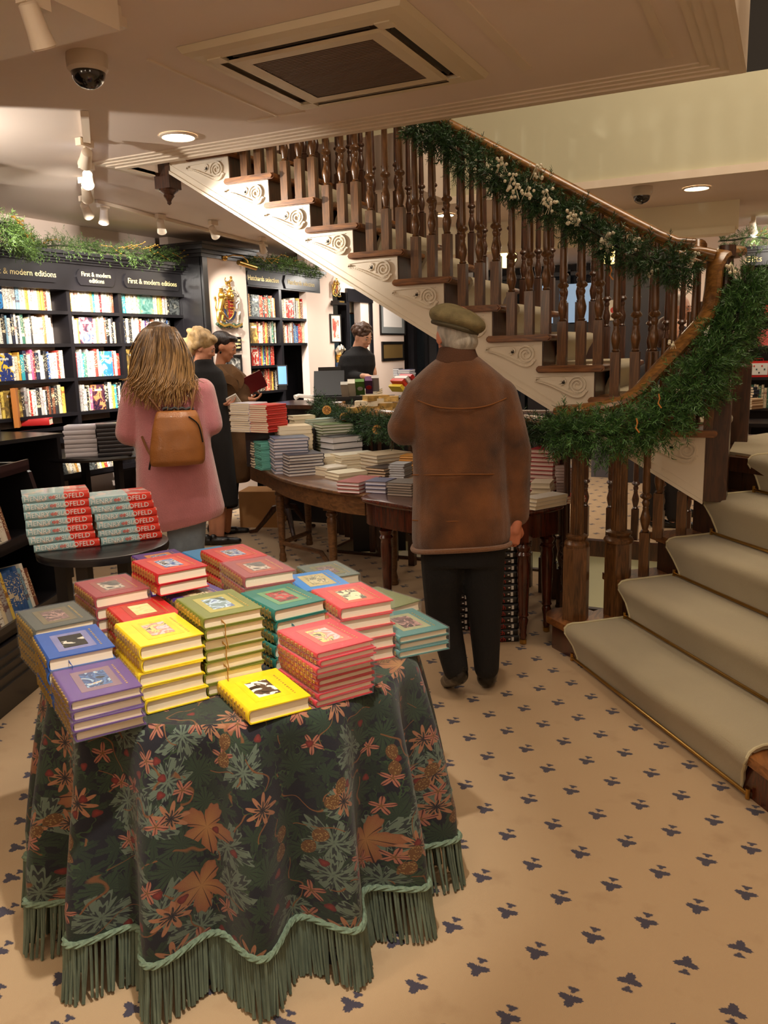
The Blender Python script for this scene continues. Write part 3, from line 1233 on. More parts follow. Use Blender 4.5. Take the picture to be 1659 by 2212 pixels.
# easing that joins the main rail to the gooseneck
g = MB()
g.tube([Vector((-.40, Y0 + .045, rail_z(-.50) - .030)), Wd(1500, 541, 4.19), Wd(1522, 548, 4.19), Wd(1545, 552, 4.19)], .038, prof=rp)
g.build('handrail_easing', M_RAIL, stair, world=True, sharp=40)
# pendant drop under the upper newel
g = MB()
pd = P(362, 385, 1, Y0 + .05)
g.bb(pd.x - .055, pd.x + .055, pd.y - .055, pd.y + .055, ZC - .09, ZC + .05)
g.lathe([(.055, 0), (.058, -.01), (.04, -.022), (.03, -.03), (.034, -.04), (.02, -.055), (.012, -.07), (.014, -.08), (.002, -.09)][::-1], (pd.x, pd.y, ZC - .09), 16)
g.build('pendant_drop', M_DOAK, stair, world=True)

# ------------------------------------------------------------------ railing round the basement stairwell
rail = thing('stairwell_railing', 'dark oak railing with balusters round the basement stairwell', 'railing', (-2.0, 4.6, 0))
rpth = [(-.93, 3.95), (-1.0, 4.22), (-1.13, 4.66), (-1.42, 4.98), (-1.95, 5.12), (-2.5, 5.28), (-2.88, 5.58), (-3.2, 5.88), (-3.42, 6.02), (-3.50, 6.16), (-3.38, 6.24)]


RZ = 1.06
sp_ = smooth_path([(x, y, RZ) for x, y in rpth], 6)
g = MB()
g.tube(sp_, .042, prof=rp2)
g.build('handrail', M_RAIL, rail, world=True, sharp=40)


def bal_on(parent, x, y, z, h, mt, s=1.):
    key = ('r', round(h, 2), s, mt.name)
    if key in bal_cache:
        c = copyo(bal_cache[key], parent, Vector((x, y, z)) - Vector(parent.location))
    else:
        c = baluster_mb(round(h, 2), s).build('baluster', mt, parent)
        c.location = Vector((x, y, z)) - Vector(parent.location)
        bal_cache[key] = c
    return c


for i in range(6, len(sp_) - 2, 2):
    p = sp_[i]
    bal_on(rail, p.x, p.y, .0, RZ - .02, M_DOAK, 1.1)
rail2 = thing('stairwell_railing', 'far railing of the basement stairwell, seen between the newel posts', 'railing', (-1.6, 6.45, 0))
g = MB()
g.tube([(-3.0, 6.45, .98), (-.3, 6.45, .98)], .04, prof=rp2)
g.build('handrail', M_DOAK, rail2, world=True, sharp=40)
for i in range(14):
    bal_on(rail2, -2.9 + i * .19, 6.45, .016, .95, M_DOAK, 1.2)
# stairs down to the basement
bs = thing('basement_stairs', 'pale carpeted basement steps with a handrail, glimpsed below the floor', 'staircase', (-1.2, 5.4, -1.0))
for i in range(8):
    g = MB()
    x = -2.9 + i * .27
    g.bb(x, x + .30, 5.45, 6.3, -.19 * (i + 1) - .2, -.19 * (i + 1))
    g.build('step', M_RUN, bs, world=True)
g = MB()
g.tube([(-2.9, 5.5, .55), (-.75, 5.5, -.95)], .036, prof=rp2)
g.build('handrail', M_RAIL, bs, world=True, sharp=40)
for i in range(7):
    x = -2.75 + i * .3
    bal_on(bs, x, 5.5, .55 - (x + 2.9) * .6977 - .78, .75, M_DOAK, 1.0)
# ------------------------------------------------------------------ covered round table
def cloth_material():
    m, n, L, b = newmat('floral_cloth')
    T = NT(n, L)
    uv = n.new('ShaderNodeUVMap')
    mpg = n.new('ShaderNodeMapping')
    mpg.inputs['Scale'].default_value = (1.5, 1.5, 1.5)
    L.new(uv.outputs[0], mpg.inputs[0])
    src = mpg.outputs[0]
    base = lin((20, 21, 34))

    def noise(scale, detail=2, off=0.):
        t = n.new('ShaderNodeTexNoise')
        t.inputs['Scale'].default_value = scale
        t.inputs['Detail'].default_value = detail
        mp = n.new('ShaderNodeMapping')
        mp.inputs['Location'].default_value = (off, off * .7, 0)
        L.new(src, mp.inputs[0])
        L.new(mp.outputs[0], t.inputs['Vector'])
        return t

    def motif(scale, off, petals, R, amp, thr, power=1., jag=0., rnd=.8, rotn=0.):
        """petalled shapes round random cell centres: returns (mask, normalised radius, cell random)"""
        mp = n.new('ShaderNodeMapping')
        mp.inputs['Location'].default_value = (off, off * 1.3, 0)
        mp.inputs['Scale'].default_value = (scale, scale, scale)
        L.new(src, mp.inputs[0])
        v = n.new('ShaderNodeTexVoronoi')
        v.voronoi_dimensions = '2D'
        v.inputs['Scale'].default_value = 1.
        v.inputs['Randomness'].default_value = rnd
        L.new(mp.outputs[0], v.inputs['Vector'])
        sub = n.new('ShaderNodeVectorMath')
        sub.operation = 'SUBTRACT'
        L.new(mp.outputs[0], sub.inputs[0])
        L.new(v.outputs['Position'], sub.inputs[1])
        s = n.new('ShaderNodeSeparateXYZ')
        L.new(sub.outputs[0], s.inputs[0])
        r = v.outputs['Distance']
        cs = n.new('ShaderNodeSeparateColor')
        L.new(v.outputs['Color'], cs.inputs[0])
        th = T.m('ARCTAN2', s.outputs[1], s.outputs[0])
        th = T.m('ADD', th, T.m('MULTIPLY', cs.outputs[0], 6.283))
        c = T.m('COSINE', T.m('MULTIPLY', th, petals))
        if power != 1.:
            c = T.m('MULTIPLY', T.m('ABSOLUTE', T.m('COSINE', T.m('MULTIPLY', th, petals / 2.))), 1.0)
            c = T.m('POWER', c, power)
        rr = T.m('ADD', T.m('MULTIPLY', c, R * amp), R * (1 - amp * .5))
        if jag:
            rr = T.m('ADD', rr, T.m('MULTIPLY', T.m('COSINE', T.m('MULTIPLY', th, petals * 5.)), jag))
        mask = T.step(r, rr, .012)
        keep = T.m('LESS_THAN', cs.outputs[1], thr)
        return T.m('MULTIPLY', mask, keep), T.m('DIVIDE', r, rr), cs.outputs[2], th

    # distorted stems: thin bands of noise
    t1 = noise(9., 3, 3.)
    ln = T.m('ABSOLUTE', T.m('SUBTRACT', t1.outputs[0], .5))
    stem = T.step(ln, .010, .004)
    colr = T.mix(stem, base, lin((58, 84, 50)))
    # dense dark green leaves
    mk, r, cr, th = motif(13., 1.7, 5, .46, 1.1, .75, 1.6, .06)
    vein = T.m('LESS_THAN', T.m('ABSOLUTE', T.m('SINE', T.m('MULTIPLY', th, 2.5))), .10)
    g1 = T.mix(cr, lin((30, 46, 32)), lin((46, 68, 46)))
    g1 = T.mix(T.m('MULTIPLY', vein, .6), g1, base)
    colr = T.mix(mk, colr, g1)
    mk, r, cr, th = motif(9., 8.3, 7, .44, 1.0, .55, 1.3, .09)
    g2 = T.mix(cr, lin((34, 54, 36)), lin((56, 78, 54)))
    rib = T.m('LESS_THAN', T.m('ABSOLUTE', T.m('SINE', T.m('MULTIPLY', th, 7.0))), .28)
    g2 = T.mix(T.m('MULTIPLY', rib, .7), g2, base)
    colr = T.mix(mk, colr, g2)
    # feathery sage leaves
    mk, r, cr, th = motif(7.0, 4.1, 5, .50, .95, .40, 1.2, .10)
    rib = T.m('LESS_THAN', T.m('ADD', T.m('SINE', T.m('MULTIPLY', th, 10.0)), T.m('SINE', T.m('MULTIPLY', r, 16.0))), -.3)
    g3 = T.mix(T.m('MULTIPLY', rib, .85), lin((112, 130, 112)), base)
    colr = T.mix(mk, colr, g3)
    # curling ochre stems
    t2 = noise(5.5, 1, 11.)
    ln = T.m('ABSOLUTE', T.m('SUBTRACT', t2.outputs[0], .52))
    stem = T.m('MULTIPLY', T.step(ln, .006, .003), T.m('GREATER_THAN', t1.outputs[0], .5))
    colr = T.mix(stem, colr, lin((140, 92, 52)))
    # big lily-like flowers (six pointed petals)
    mk, r, cr, th = motif(4.4, 21.3, 5, .33, .75, .20, 1.2, .02)
    pc = T.mix(r, lin((190, 140, 84)), lin((160, 100, 66)))
    rib = T.m('LESS_THAN', T.m('ABSOLUTE', T.m('SINE', T.m('MULTIPLY', th, 3.0))), .09)
    pc = T.mix(rib, pc, lin((70, 36, 30)))
    colr = T.mix(mk, colr, pc)
    # daisies with dark centres
    mk, r, cr, th = motif(6.2, 33.1, 9, .31, .42, .30, 1.)
    ctr = T.step(r, .50, .05)
    pc = T.mix(ctr, lin((186, 128, 92)), lin((34, 30, 40)))
    dots = T.m('GREATER_THAN', T.m('SINE', T.m('MULTIPLY', th, 18.0)), .7)
    pc = T.mix(T.m('MULTIPLY', T.m('MULTIPLY', ctr, dots), T.m('GREATER_THAN', r, .2)), pc, lin((150, 120, 84)))
    colr = T.mix(mk, colr, pc)
    # small five-petalled pink flowers
    mk, r, cr, th = motif(9., 44.7, 5, .30, .45, .30, 1.)
    rib = T.m('LESS_THAN', T.m('ABSOLUTE', T.m('SINE', T.m('MULTIPLY', th, 2.5))), .16)
    pc = T.mix(T.step(r, .30, .06), lin((190, 122, 98)), lin((140, 100, 56)))
    pc = T.mix(rib, pc, lin((88, 42, 40)))
    colr = T.mix(mk, colr, pc)
    # berries
    mk, r, cr, th = motif(18., 57.7, 3, .26, .12, .10, 1.)
    pc = T.mix(r, lin((152, 54, 42)), lin((104, 34, 32)))
    colr = T.mix(mk, colr, pc)
    # ochre speckled tulip shapes
    mk, r, cr, th = motif(5.2, 71.2, 2, .22, .85, .26, 1.)
    wv = n.new('ShaderNodeTexVoronoi')
    wv.inputs['Scale'].default_value = 160.
    L.new(src, wv.inputs['Vector'])
    sp = T.m('LESS_THAN', wv.outputs['Distance'], .35)
    pc = T.mix(sp, lin((120, 80, 40)), lin((170, 138, 84)))
    colr = T.mix(mk, colr, pc)
    # woven darkening
    t3 = noise(420., 1)
    colr2 = T.mix(T.m('ADD', T.m('MULTIPLY', t3.outputs[0], .3), .22), colr, lin((12, 12, 18)))
    L.new(colr2, b.inputs['Base Color'])
    b.inputs['Roughness'].default_value = .9
    b.inputs['Sheen Weight'].default_value = .15
    bp = n.new('ShaderNodeBump')
    bp.inputs['Strength'].default_value = .25
    bp.inputs['Distance'].default_value = .003
    L.new(t3.outputs[0], bp.inputs['Height'])
    L.new(bp.outputs[0], b.inputs['Normal'])
    return m


M_CLOTH = cloth_material()
M_FRINGE = mat('sage_fringe', (98, 112, 96), .9, var=.35, vs=60, stretch=(1, 1, .15))
M_ROPE = mat('sage_rope', (112, 132, 110), .85, var=.3, vs=120)
TC = Vector((-1.37, 1.83, 0))
TT = .68
cloth = None
# fold lobes: angles (deg, room frame) of the outward folds, measured round the hem
LOBES = [-118, -97, -76, -52, -30, -8, 14, 38, 62, 88, 112, 135, 156, 178, 200, 222]
LOBES = sorted([a % 360 for a in LOBES])


def fold(a):
    """1 on an outward fold, 0 between"""
    a = a % 360
    n_ = len(LOBES)
    for i in range(n_):
        p, q = LOBES[i], LOBES[(i + 1) % n_]
        if q <= p:
            q += 360
        aa = a if a >= p else a + 360
        if p <= aa < q:
            u = (aa - p) / (q - p)
            return .5 + .5 * cos(2 * pi * u)
    return .5


def hem_r(a):
    return .500 + .112 * fold(a) ** 1.15 + .012 * sin(radians(a * 3 + 40))


NA = 360
RT = .505
rows = []
uvs = []
g = MB()
g.uv = []
zs = [0, .006, .02, .05, .1, .18, .27, .36, .45, .50, .535]
HEMZ = .15
vs = []
for ia in range(NA + 1):
    pass
rows_spec = [('top', 0.001), ('top', .15), ('top', .3), ('top', .42), ('top', .492)]
for kind, rr in rows_spec:
    for ia in range(NA + 1):
        a = 2 * pi * ia / NA
        g.v.append((TC.x + rr * cos(a), TC.y + rr * sin(a), TT))
        g.uv.append((rr * cos(a) + 5, rr * sin(a) + 5))
for z in zs:
    u = min(1, z / (TT - HEMZ))
    for ia in range(NA + 1):
        a = 2 * pi * ia / NA
        deg = ia * 360. / NA
        e = min(1, (u * 1.15)) ** .75
        r0 = RT - .012 * max(0, 1 - z / .012) if z < .012 else RT
        r_ = r0 + (hem_r(deg) - RT) * e
        g.v.append((TC.x + r_ * cos(a), TC.y + r_ * sin(a), TT - z * 1.0))
        g.uv.append((a * .56 + 8, -z))
nr = len(rows_spec) + len(zs)
W_ = NA + 1
for r_ in range(nr - 1):
    for ia in range(NA):
        g.f.append((r_ * W_ + ia, (r_ + 1) * W_ + ia, (r_ + 1) * W_ + ia + 1, r_ * W_ + ia + 1))
        g.mi.append(0)
cloth = g.build('tablecloth', M_CLOTH, None, loc=TC, world=True, sharp=60)
tag(cloth, 'dark floral tablecloth with green rope trim and fringe, draped over the round front table', 'tablecloth')
# rope along the hem
g = MB()
pth = []
for ia in range(0, 361):
    a = radians(ia)
    r_ = hem_r(ia) + .006
    pth.append(TC + Vector((r_ * cos(a), r_ * sin(a), HEMZ + .002)))
for ph in (0, 2 * pi / 3, 4 * pi / 3):
    pp = []
    for i in range(0, 361):
        for s_ in range(3):
            f_ = i + s_ / 3.
            if f_ > 360:
                break
            a = radians(f_)
            i0 = min(359, int(f_))
            p = pth[i0].lerp(pth[i0 + 1], f_ - i0)
            tw = f_ * 1.15 + ph
            pp.append(p + Vector((cos(a) * cos(tw), sin(a) * cos(tw), sin(tw))) * .0045)
    g.tube(pp, .0052, 5, cap=False)
rope = g.build('rope_trim', M_ROPE, cloth, world=True, sharp=0)
# fringe strands
g = MB()
rf = random.Random(3)
step_ = .55
a_ = 0.
while a_ < 360:
    r0 = hem_r(a_) + .004 + rf.uniform(-.004, .004)
    fl = rf.uniform(.012, .024)
    a1 = a_ + rf.uniform(-.5, .5)
    c0, s0 = cos(radians(a_)), sin(radians(a_))
    c1, s1 = cos(radians(a1)), sin(radians(a1))
    zb = rf.uniform(.002, .014)
    w_ = rf.uniform(.0034, .0044)
    pth_ = [(TC.x + r0 * c0, TC.y + r0 * s0, HEMZ), (TC.x + (r0 + fl * .35) * c0, TC.y + (r0 + fl * .35) * s0, HEMZ * .6), (TC.x + (r0 + fl) * c1, TC.y + (r0 + fl) * s1, zb)]
    g.tube(pth_, w_, 5)
    a_ += step_
fr = g.build('fringe', M_FRINGE, cloth, world=True, sharp=0)
fr['kind'] = 'stuff'

# ------------------------------------------------------------------ clothbound books on the front table
BW, BL = .157, .207


def pic_material(name, pal, scale=22., seed=0.):
    m, n, L, b = newmat(name)
    tc = n.new('ShaderNodeTexCoord')
    mp = n.new('ShaderNodeMapping')
    mp.inputs['Location'].default_value = (seed, seed * 2.1, 0)
    L.new(tc.outputs['Object'], mp.inputs[0])
    t = n.new('ShaderNodeTexNoise')
    t.inputs['Scale'].default_value = scale
    t.inputs['Detail'].default_value = 4
    t.inputs['Distortion'].default_value = .8
    L.new(mp.outputs[0], t.inputs['Vector'])
    r = n.new('ShaderNodeValToRGB')
    r.color_ramp.interpolation = 'CONSTANT'
    el = r.color_ramp.elements
    while len(el) < len(pal):
        el.new(.5)
    for i, c in enumerate(pal):
        el[i].position = .30 + .42 * i / len(pal) if i else 0
        el[i].color = lin(c)
    L.new(t.outputs[0], r.inputs[0])
    L.new(r.outputs[0], b.inputs['Base Color'])
    b.inputs['Roughness'].default_value = .35
    return m


def cloth_cover(name, col, gloss=.5, coat=0.):
    m = mat(name, col, gloss, var=.06, vs=30, bump=.12, bs=900, coat=coat)
    return m


M_FOIL = mat('gold_foil', (214, 178, 96), .35, .7)
M_FILM = None


def film():
    global M_FILM
    if M_FILM is None:
        m, n, L, b = newmat('shrink_wrap')
        b.inputs['Base Color'].default_value = (1, 1, 1, 1)
        b.inputs['Roughness'].default_value = .08
        b.inputs['Alpha'].default_value = .07
        b.inputs['Specular IOR Level'].default_value = 1.
        t = n.new('ShaderNodeTexNoise')
        t.inputs['Scale'].default_value = 38
        t.inputs['Detail'].default_value = 2
        bp = n.new('ShaderNodeBump')
        bp.inputs['Strength'].default_value = .8
        bp.inputs['Distance'].default_value = .01
        L.new(t.outputs[0], bp.inputs['Height'])
        L.new(bp.outputs[0], b.inputs['Normal'])
        M_FILM = m
    return M_FILM


def cover_mb(W, Ln, t, bt=.0028):
    """case of a hardback lying flat; spine along local y at -x; z from 0"""
    g = MB()
    hw, hl = W / 2, Ln / 2
    xs = -hw + .012
    g.bb(xs, hw, -hl, hl, t - bt, t)
    g.bb(xs, hw, -hl, hl, 0, bt)
    # rounded spine with a groove at the joint
    sp = []
    for i in range(9):
        a = radians(-80 + 20 * i)
        sp.append((-hw + .007 - .007 * cos(a) * 1.0, t / 2 + (t / 2) * sin(a) / sin(radians(80))))
    inner = [(x + .003, bt + (z - 0) * (t - 2 * bt) / t) for x, z in sp]
    g.prism(sp + [(xs, t), (xs, t - bt)] + inner[::-1] + [(xs, bt), (xs, 0)], -hl, hl, axis='y')
    return g


def pages_mb(W, Ln, t, bt=.0028, inset=.004):
    g = MB()
    hw, hl = W / 2 - inset, Ln / 2 - inset
    n_ = 7
    # fore edge slightly hollow
    prof = []
    for i in range(n_ + 1):
        z = bt + (t - 2 * bt) * i / n_
        prof.append((hw - .0025 * sin(pi * i / n_), z))
    prof += [(-W / 2 + .006, t - bt), (-W / 2 + .006, bt)]
    g.prism(prof[::-1], -hl, hl, axis='y')
    return g


def fancy_book(name, label, col, t, pos, rz, group, pic=None, frame=None, spine_gold=True, wrap=False, ribbon=None, W=BW, Ln=BL, cat='book', lettering=None, pic_frac=(.46, .36), pagem=None, lines=True):
    key = 'cloth_%d_%d_%d' % tuple(col)
    mc = cloth_cover(key, col, .42, .15)
    root = cover_mb(W, Ln, t).build(name, mc, None, loc=pos, rz=rz, sharp=40)
    tag(root, label, cat, group)
    pages_mb(W, Ln, t).build('page_block', pagem or M_PAGE, root)
    if spine_gold:
        g = MB()
        hl = Ln / 2
        for k in range(9):
            y = -hl + .02 + k * (Ln - .04) / 8
            for q in (-.5, .5):
                g.box((-W / 2 + .0005, y, t / 2 + q * t * .30), (.003, .008, t * .22))
            g.box((-W / 2 + .0000, y + .011, t / 2), (.0025, .0018, t * .86))
        g.build('spine_gilding', M_FOIL, root, sharp=0)
    if pic:
        g = MB()
        fw, fl = W * pic_frac[1], Ln * pic_frac[0]
        g.bb(-fw / 2, fw / 2, -fl / 2, fl / 2, t, t + .0008)
        g.build('cover_picture', pic, root, sharp=0)
        g = MB()
        fm = mat('frame_%d_%d_%d' % tuple(frame), frame, .5, var=.12, vs=60, stretch=(1, .2, 1))
        o_, i_ = 1.5, 1.0
        ow, ol = fw / 2 + .016, fl / 2 + .020
        g.bb(-ow, -fw / 2, -ol, ol, t, t + .0005)
        g.bb(fw / 2, ow, -ol, ol, t, t + .0005)
        g.bb(-fw / 2, fw / 2, fl / 2, ol, t, t + .0005)
        g.bb(-fw / 2, fw / 2, -ol, -fl / 2, t, t + .0005)
        g.build('picture_border', fm, root, sharp=0)
        if lines:
            g = MB()
            k = 0
            for xx in (fw / 2 + .026,):
                y = -Ln * .33
                rr_ = random.Random(int(pos[0] * 999) + int(xx * 1e4))
                while y < Ln * .33:
                    l_ = rr_.uniform(.003, .006)
                    g.bb(xx - .0022, xx + .0022, y, y + l_, t, t + .0005)
                    y += l_ + rr_.uniform(.004, .009)
            g.build('cover_lettering', M_FOIL, root, sharp=0)
    if wrap:
        g = MB()
        e = .0022
        g.bb(-W / 2 - e, W / 2 + e, -Ln / 2 - e, Ln / 2 + e, -.0002, t + .0022)
        g.build('shrink_wrap', film(), root, sharp=0)
    if ribbon:
        g = MB()
        y0 = -Ln / 2
        g.tube([(-.03, y0 + .01, t * .5), (-.03, y0 - .004, t * .5), (-.026, y0 - .012, t * .3), (-.028, y0 - .014, -.02), (-.022, y0 - .012, -.055)], 1, prof=[(-.0035, -.0004), (.0035, -.0004), (.0035, .0004), (-.0035, .0004)], up=Vector((1, 0, 0)))
        g.build('ribbon', mat('ribbon_%d' % ribbon[0], ribbon, .5), root)
    return root


PICS = dict(
    moon=pic_material('picture_moonlit_sea', [(20, 26, 44), (70, 110, 160), (30, 60, 110), (150, 180, 200), (226, 160, 60)], 30, 1),
    night=pic_material('picture_night', [(10, 10, 12), (14, 13, 14), (30, 28, 26), (200, 196, 180)], 26, 3),
    hill=pic_material('picture_hills', [(60, 80, 60), (120, 140, 140), (180, 200, 214), (90, 110, 150), (214, 220, 214)], 24, 5),
    red=pic_material('picture_red_figure', [(60, 30, 30), (120, 50, 40), (180, 40, 36), (150, 130, 110)], 34, 7),
    cream=pic_material('picture_cream', [(226, 214, 150), (232, 222, 160), (222, 210, 140), (190, 40, 40)], 20, 9),
    pinkp=pic_material('picture_pink', [(214, 170, 170), (200, 190, 190), (190, 140, 120), (222, 200, 120), (90, 80, 70)], 30, 11),
    sea=pic_material('picture_blue_sea', [(40, 70, 130), (90, 120, 170), (200, 200, 200), (60, 50, 40)], 40, 13),
    horse=pic_material('picture_dark_horse', [(70, 66, 60), (110, 96, 84), (196, 180, 160), (40, 36, 34)], 26, 15),
    birds=pic_material('picture_birds', [(222, 214, 170), (228, 220, 178), (90, 84, 64), (216, 206, 160)], 26, 17),
    camel=pic_material('picture_silhouette', [(238, 236, 226), (238, 236, 226), (90, 70, 56), (40, 30, 26)], 22, 19),
    dusk=pic_material('picture_dusk', [(130, 90, 90), (90, 66, 60), (170, 130, 120), (60, 50, 46)], 34, 21),
    garden=pic_material('picture_garden', [(150, 140, 90), (206, 196, 150), (110, 110, 80), (226, 210, 180)], 36, 23),
)


def on_table(pxs, z):
    q = [P(x, y, 2, z) for x, y in pxs]
    c = sum(q, Vector()) / 4
    d = (q[3] - q[0]) + (q[2] - q[1])
    return c, atan2(d.y, d.x)


PEND = []


def relax(items, iters=60, maxd=.035):
    """nudge piles apart so that no two share the same space"""
    org = [i[0].copy() for i in items]

    def ax(i):
        return Vector((cos(i[1]), sin(i[1]), 0)), Vector((-sin(i[1]), cos(i[1]), 0))
    for _ in range(iters):
        for p in range(len(items)):
            for q in range(p + 1, len(items)):
                A_, B_ = items[p], items[q]
                if min(A_[5], B_[5]) - max(A_[4], B_[4]) < .004:
                    continue
                d = B_[0] - A_[0]
                d.z = 0
                if d.length > .5:
                    continue
                best = None
                ua, va = ax(A_)
                ub, vb = ax(B_)
                for w_ in (ua, va, ub, vb):
                    ra = A_[2] * abs(ua.dot(w_)) + A_[3] * abs(va.dot(w_))
                    rb = B_[2] * abs(ub.dot(w_)) + B_[3] * abs(vb.dot(w_))
                    ov = ra + rb + .002 - abs(d.dot(w_))
                    if ov <= 0:
                        best = None
                        break
                    if best is None or ov < best[0]:
                        best = (ov, w_ * (1 if d.dot(w_) > 0 else -1))
                if best:
                    A_[0] -= best[1] * best[0] * .5
                    B_[0] += best[1] * best[0] * .5
        for i, it in enumerate(items):
            dv = it[0] - org[i]
            dv.z = 0
            if dv.length > maxd:
                it[0] = org[i] + dv.normalized() * maxd
    for it in items:
        it[6](it[0])


def book_stack(kind, pxs, z_top, n_, t, col, frame, pic, names, group, wrap=False, ribbon=None, jit=.004, gold=True, base=TT, cols=None, ribs=(), wraps=None):
    """stack from the photo: corners (L, back, right, front) of the top book; names(i) -> label, i=0 topmost"""
    c, ang = on_table(pxs, z_top)
    rz = ang + pi / 2           # spine edge runs L -> front; local +y points back along it
    zb = max(base, z_top - n_ * (t + .0008))
    PEND.append([c, rz, BW / 2, BL / 2, zb, z_top, lambda c2: build_stack(c2, rz, kind, pxs, z_top, n_, t, col, frame, pic, names, group, wrap, ribbon, jit, gold, base, cols, ribs, wraps)])


def build_stack(c, rz, kind, pxs, z_top, n_, t, col, frame, pic, names, group, wrap, ribbon, jit, gold, base, cols, ribs, wraps):
    rr_ = random.Random(int(pxs[0][0]))
    for i in range(n_):
        z = z_top - t * (i + 1) - i * .0008
        if z < base - .003:
            break
        jx, jy, jr = (0, 0, 0) if i == 0 else (rr_.uniform(-jit, jit), rr_.uniform(-jit, jit), rr_.uniform(-.03, .03))
        cc = cols[i] if cols else col
        fancy_book('book', names(i), cc, t, (c.x + jx, c.y + jy, z), rz + jr, group, pic if i == 0 else None, frame, gold, wrap if wraps is None else wraps[i], ribbon if i in ribs else None)


ORD = ['top', 'second', 'third', 'fourth', 'fifth', 'sixth', 'seventh', 'eighth', 'ninth', 'tenth', 'eleventh', 'twelfth', 'thirteenth', 'fourteenth', 'fifteenth', 'sixteenth', 'seventeenth', 'eighteenth', 'nineteenth', 'twentieth']


def nm(desc, where):
    return lambda i: ('%s, topmost of %s' % (desc, where)) if i == 0 else ('%s, %s down in %s' % (desc, ORD[i], where))


TH = .0325
# corners: L, back, right, front
book_stack('a', [(107, 1450), (253, 1416), (301, 1470), (143, 1512)], TT + .0235 * 4 + .004, 4, .0235, (88, 54, 128), (128, 100, 112), PICS['moon'], nm('shrink-wrapped purple clothbound book', 'the front left stack'), 'purple books in the front left stack', wrap=True, ribs=())
book_stack('b', [(75, 1378), (208, 1351), (250, 1399), (107, 1432)], TT + .13, 4, TH, (42, 84, 160), (120, 120, 160), PICS['night'], nm('blue clothbound book', 'the stack at the left edge'), 'blue books at the left edge', ribbon=(40, 80, 160), ribs=(0,))
book_stack('c', [(35, 1322), (157, 1298), (206, 1333), (72, 1368)], TT + .135, 4, TH, (66, 70, 60), (104, 92, 62), PICS['dusk'], nm('wrapped dark grey-green book', 'the far left stack'), 'grey-green books at the far left corner', wrap=True)
book_stack('d', [(163, 1262), (280, 1244), (336, 1276), (211, 1300)], TT + .166, 5, TH, (150, 36, 46), (150, 80, 70), PICS['horse'], nm('wrapped maroon book', 'the stack behind the bright reds'), 'maroon wrapped books', wrap=True)
book_stack('e', [(212, 1301), (338, 1282), (389, 1315), (250, 1345)], TT + .133, 4, TH, (196, 36, 34), (184, 70, 52), PICS['cream'], nm('bright red clothbound book', 'the stack behind the tall yellows'), 'red books behind the yellow stack')
book_stack('f', [(250, 1348), (386, 1319), (452, 1365), (304, 1399)], TT + .168, 5, TH, (236, 206, 40), (226, 196, 60), PICS['pinkp'], nm('yellow clothbound book', 'the tall yellow stack'), 'yellow books in the tall stack', ribs=())
book_stack('g', [(280, 1212), (395, 1196), (452, 1221), (330, 1239)], TT + .215, 2, TH, (190, 34, 40), (206, 84, 60), PICS['sea'], nm('red clothbound book', 'the red pair on the purple stack'), 'red books on the purple stack', base=TT + .14)
book_stack('h', [(267, 1197), (378, 1182), (440, 1212), (322, 1231)], TT + .145, 4, TH, (82, 46, 130), (206, 130, 60), PICS['sea'], nm('purple book', 'the stack beneath the red pair'), 'purple books under the red pair')
book_stack('i', [(341, 1279), (455, 1258), (512, 1282), (388, 1303)], TT + .133, 4, TH, (76, 48, 128), (150, 120, 110), PICS['garden'], nm('violet book', 'the stack between red and olive books'), 'violet books behind the olive stack')
book_stack('j', [(385, 1300), (508, 1277), (582, 1317), (447, 1352)], TT + .2, 7, .0275, (112, 118, 44), (170, 160, 90), PICS['hill'], nm('olive green clothbound book', 'the tall olive stack'), 'olive books in the tall stack', ribbon=(190, 140, 60), ribs=(0, 2, 4))
book_stack('k', [(525, 1280), (642, 1259), (717, 1291), (595, 1317)], TT + .166, 5, TH, (44, 120, 108), (110, 150, 110), PICS['red'], nm('teal clothbound book', 'the teal stack behind the crimson one'), 'teal books behind the crimson stack', ribbon=(44, 120, 130), ribs=(1,))
book_stack('l', [(469, 1216), (580, 1200), (639, 1231), (521, 1251)], TT + .2, 6, TH, (150, 54, 58), (170, 84, 62), PICS['horse'], nm('dusky red book', 'the back centre stack'), 'dusky red books at the back', wraps=[True] * 6)
book_stack('m', [(424, 1188), (528, 1174), (585, 1200), (478, 1216)], TT + .166, 5, TH, (196, 34, 38), (206, 84, 60), PICS['sea'], nm('red book', 'the rear stack behind the dusky reds'), 'red books at the rear')
book_stack('n', [(642, 1238), (705, 1226), (757, 1254), (681, 1272)], TT + .1, 3, TH, (30, 132, 214), (196, 180, 130), PICS['garden'], nm('bright blue book', 'the short stack beside the teal one'), 'bright blue books at the back right')
book_stack('o', [(640, 1228), (735, 1214), (796, 1244), (690, 1261)], TT + .07, 2, TH, (96, 116, 104), (130, 130, 90), PICS['dusk'], nm('wrapped grey-green book', 'the pair at the rear right'), 'grey-green wrapped books at the rear right', wrap=True)
book_stack('p', [(668, 1281), (781, 1257), (840, 1291), (723, 1316)], TT + .163, 5, .032, (204, 50, 54), (206, 100, 80), PICS['birds'], nm('coral red book', 'the stack at the table right edge'), 'coral red books at the right edge', wraps=[True] * 5)
book_stack('q', [(745, 1306), (806, 1274), (866, 1296), (800, 1322)], TT + .07, 2, TH, (116, 124, 72), (150, 140, 90), None, nm('olive wrapped book', 'the pair behind the coral stack'), 'olive wrapped books behind the coral stack', wrap=True)
book_stack('r', [(770, 1330), (880, 1300), (956, 1348), (852, 1372)], TT + .062, 3, .0195, (70, 124, 120), (150, 150, 110), PICS['dusk'], nm('thin wrapped teal book', 'the low stack jutting out at right'), 'thin teal books at the right edge', wrap=True)
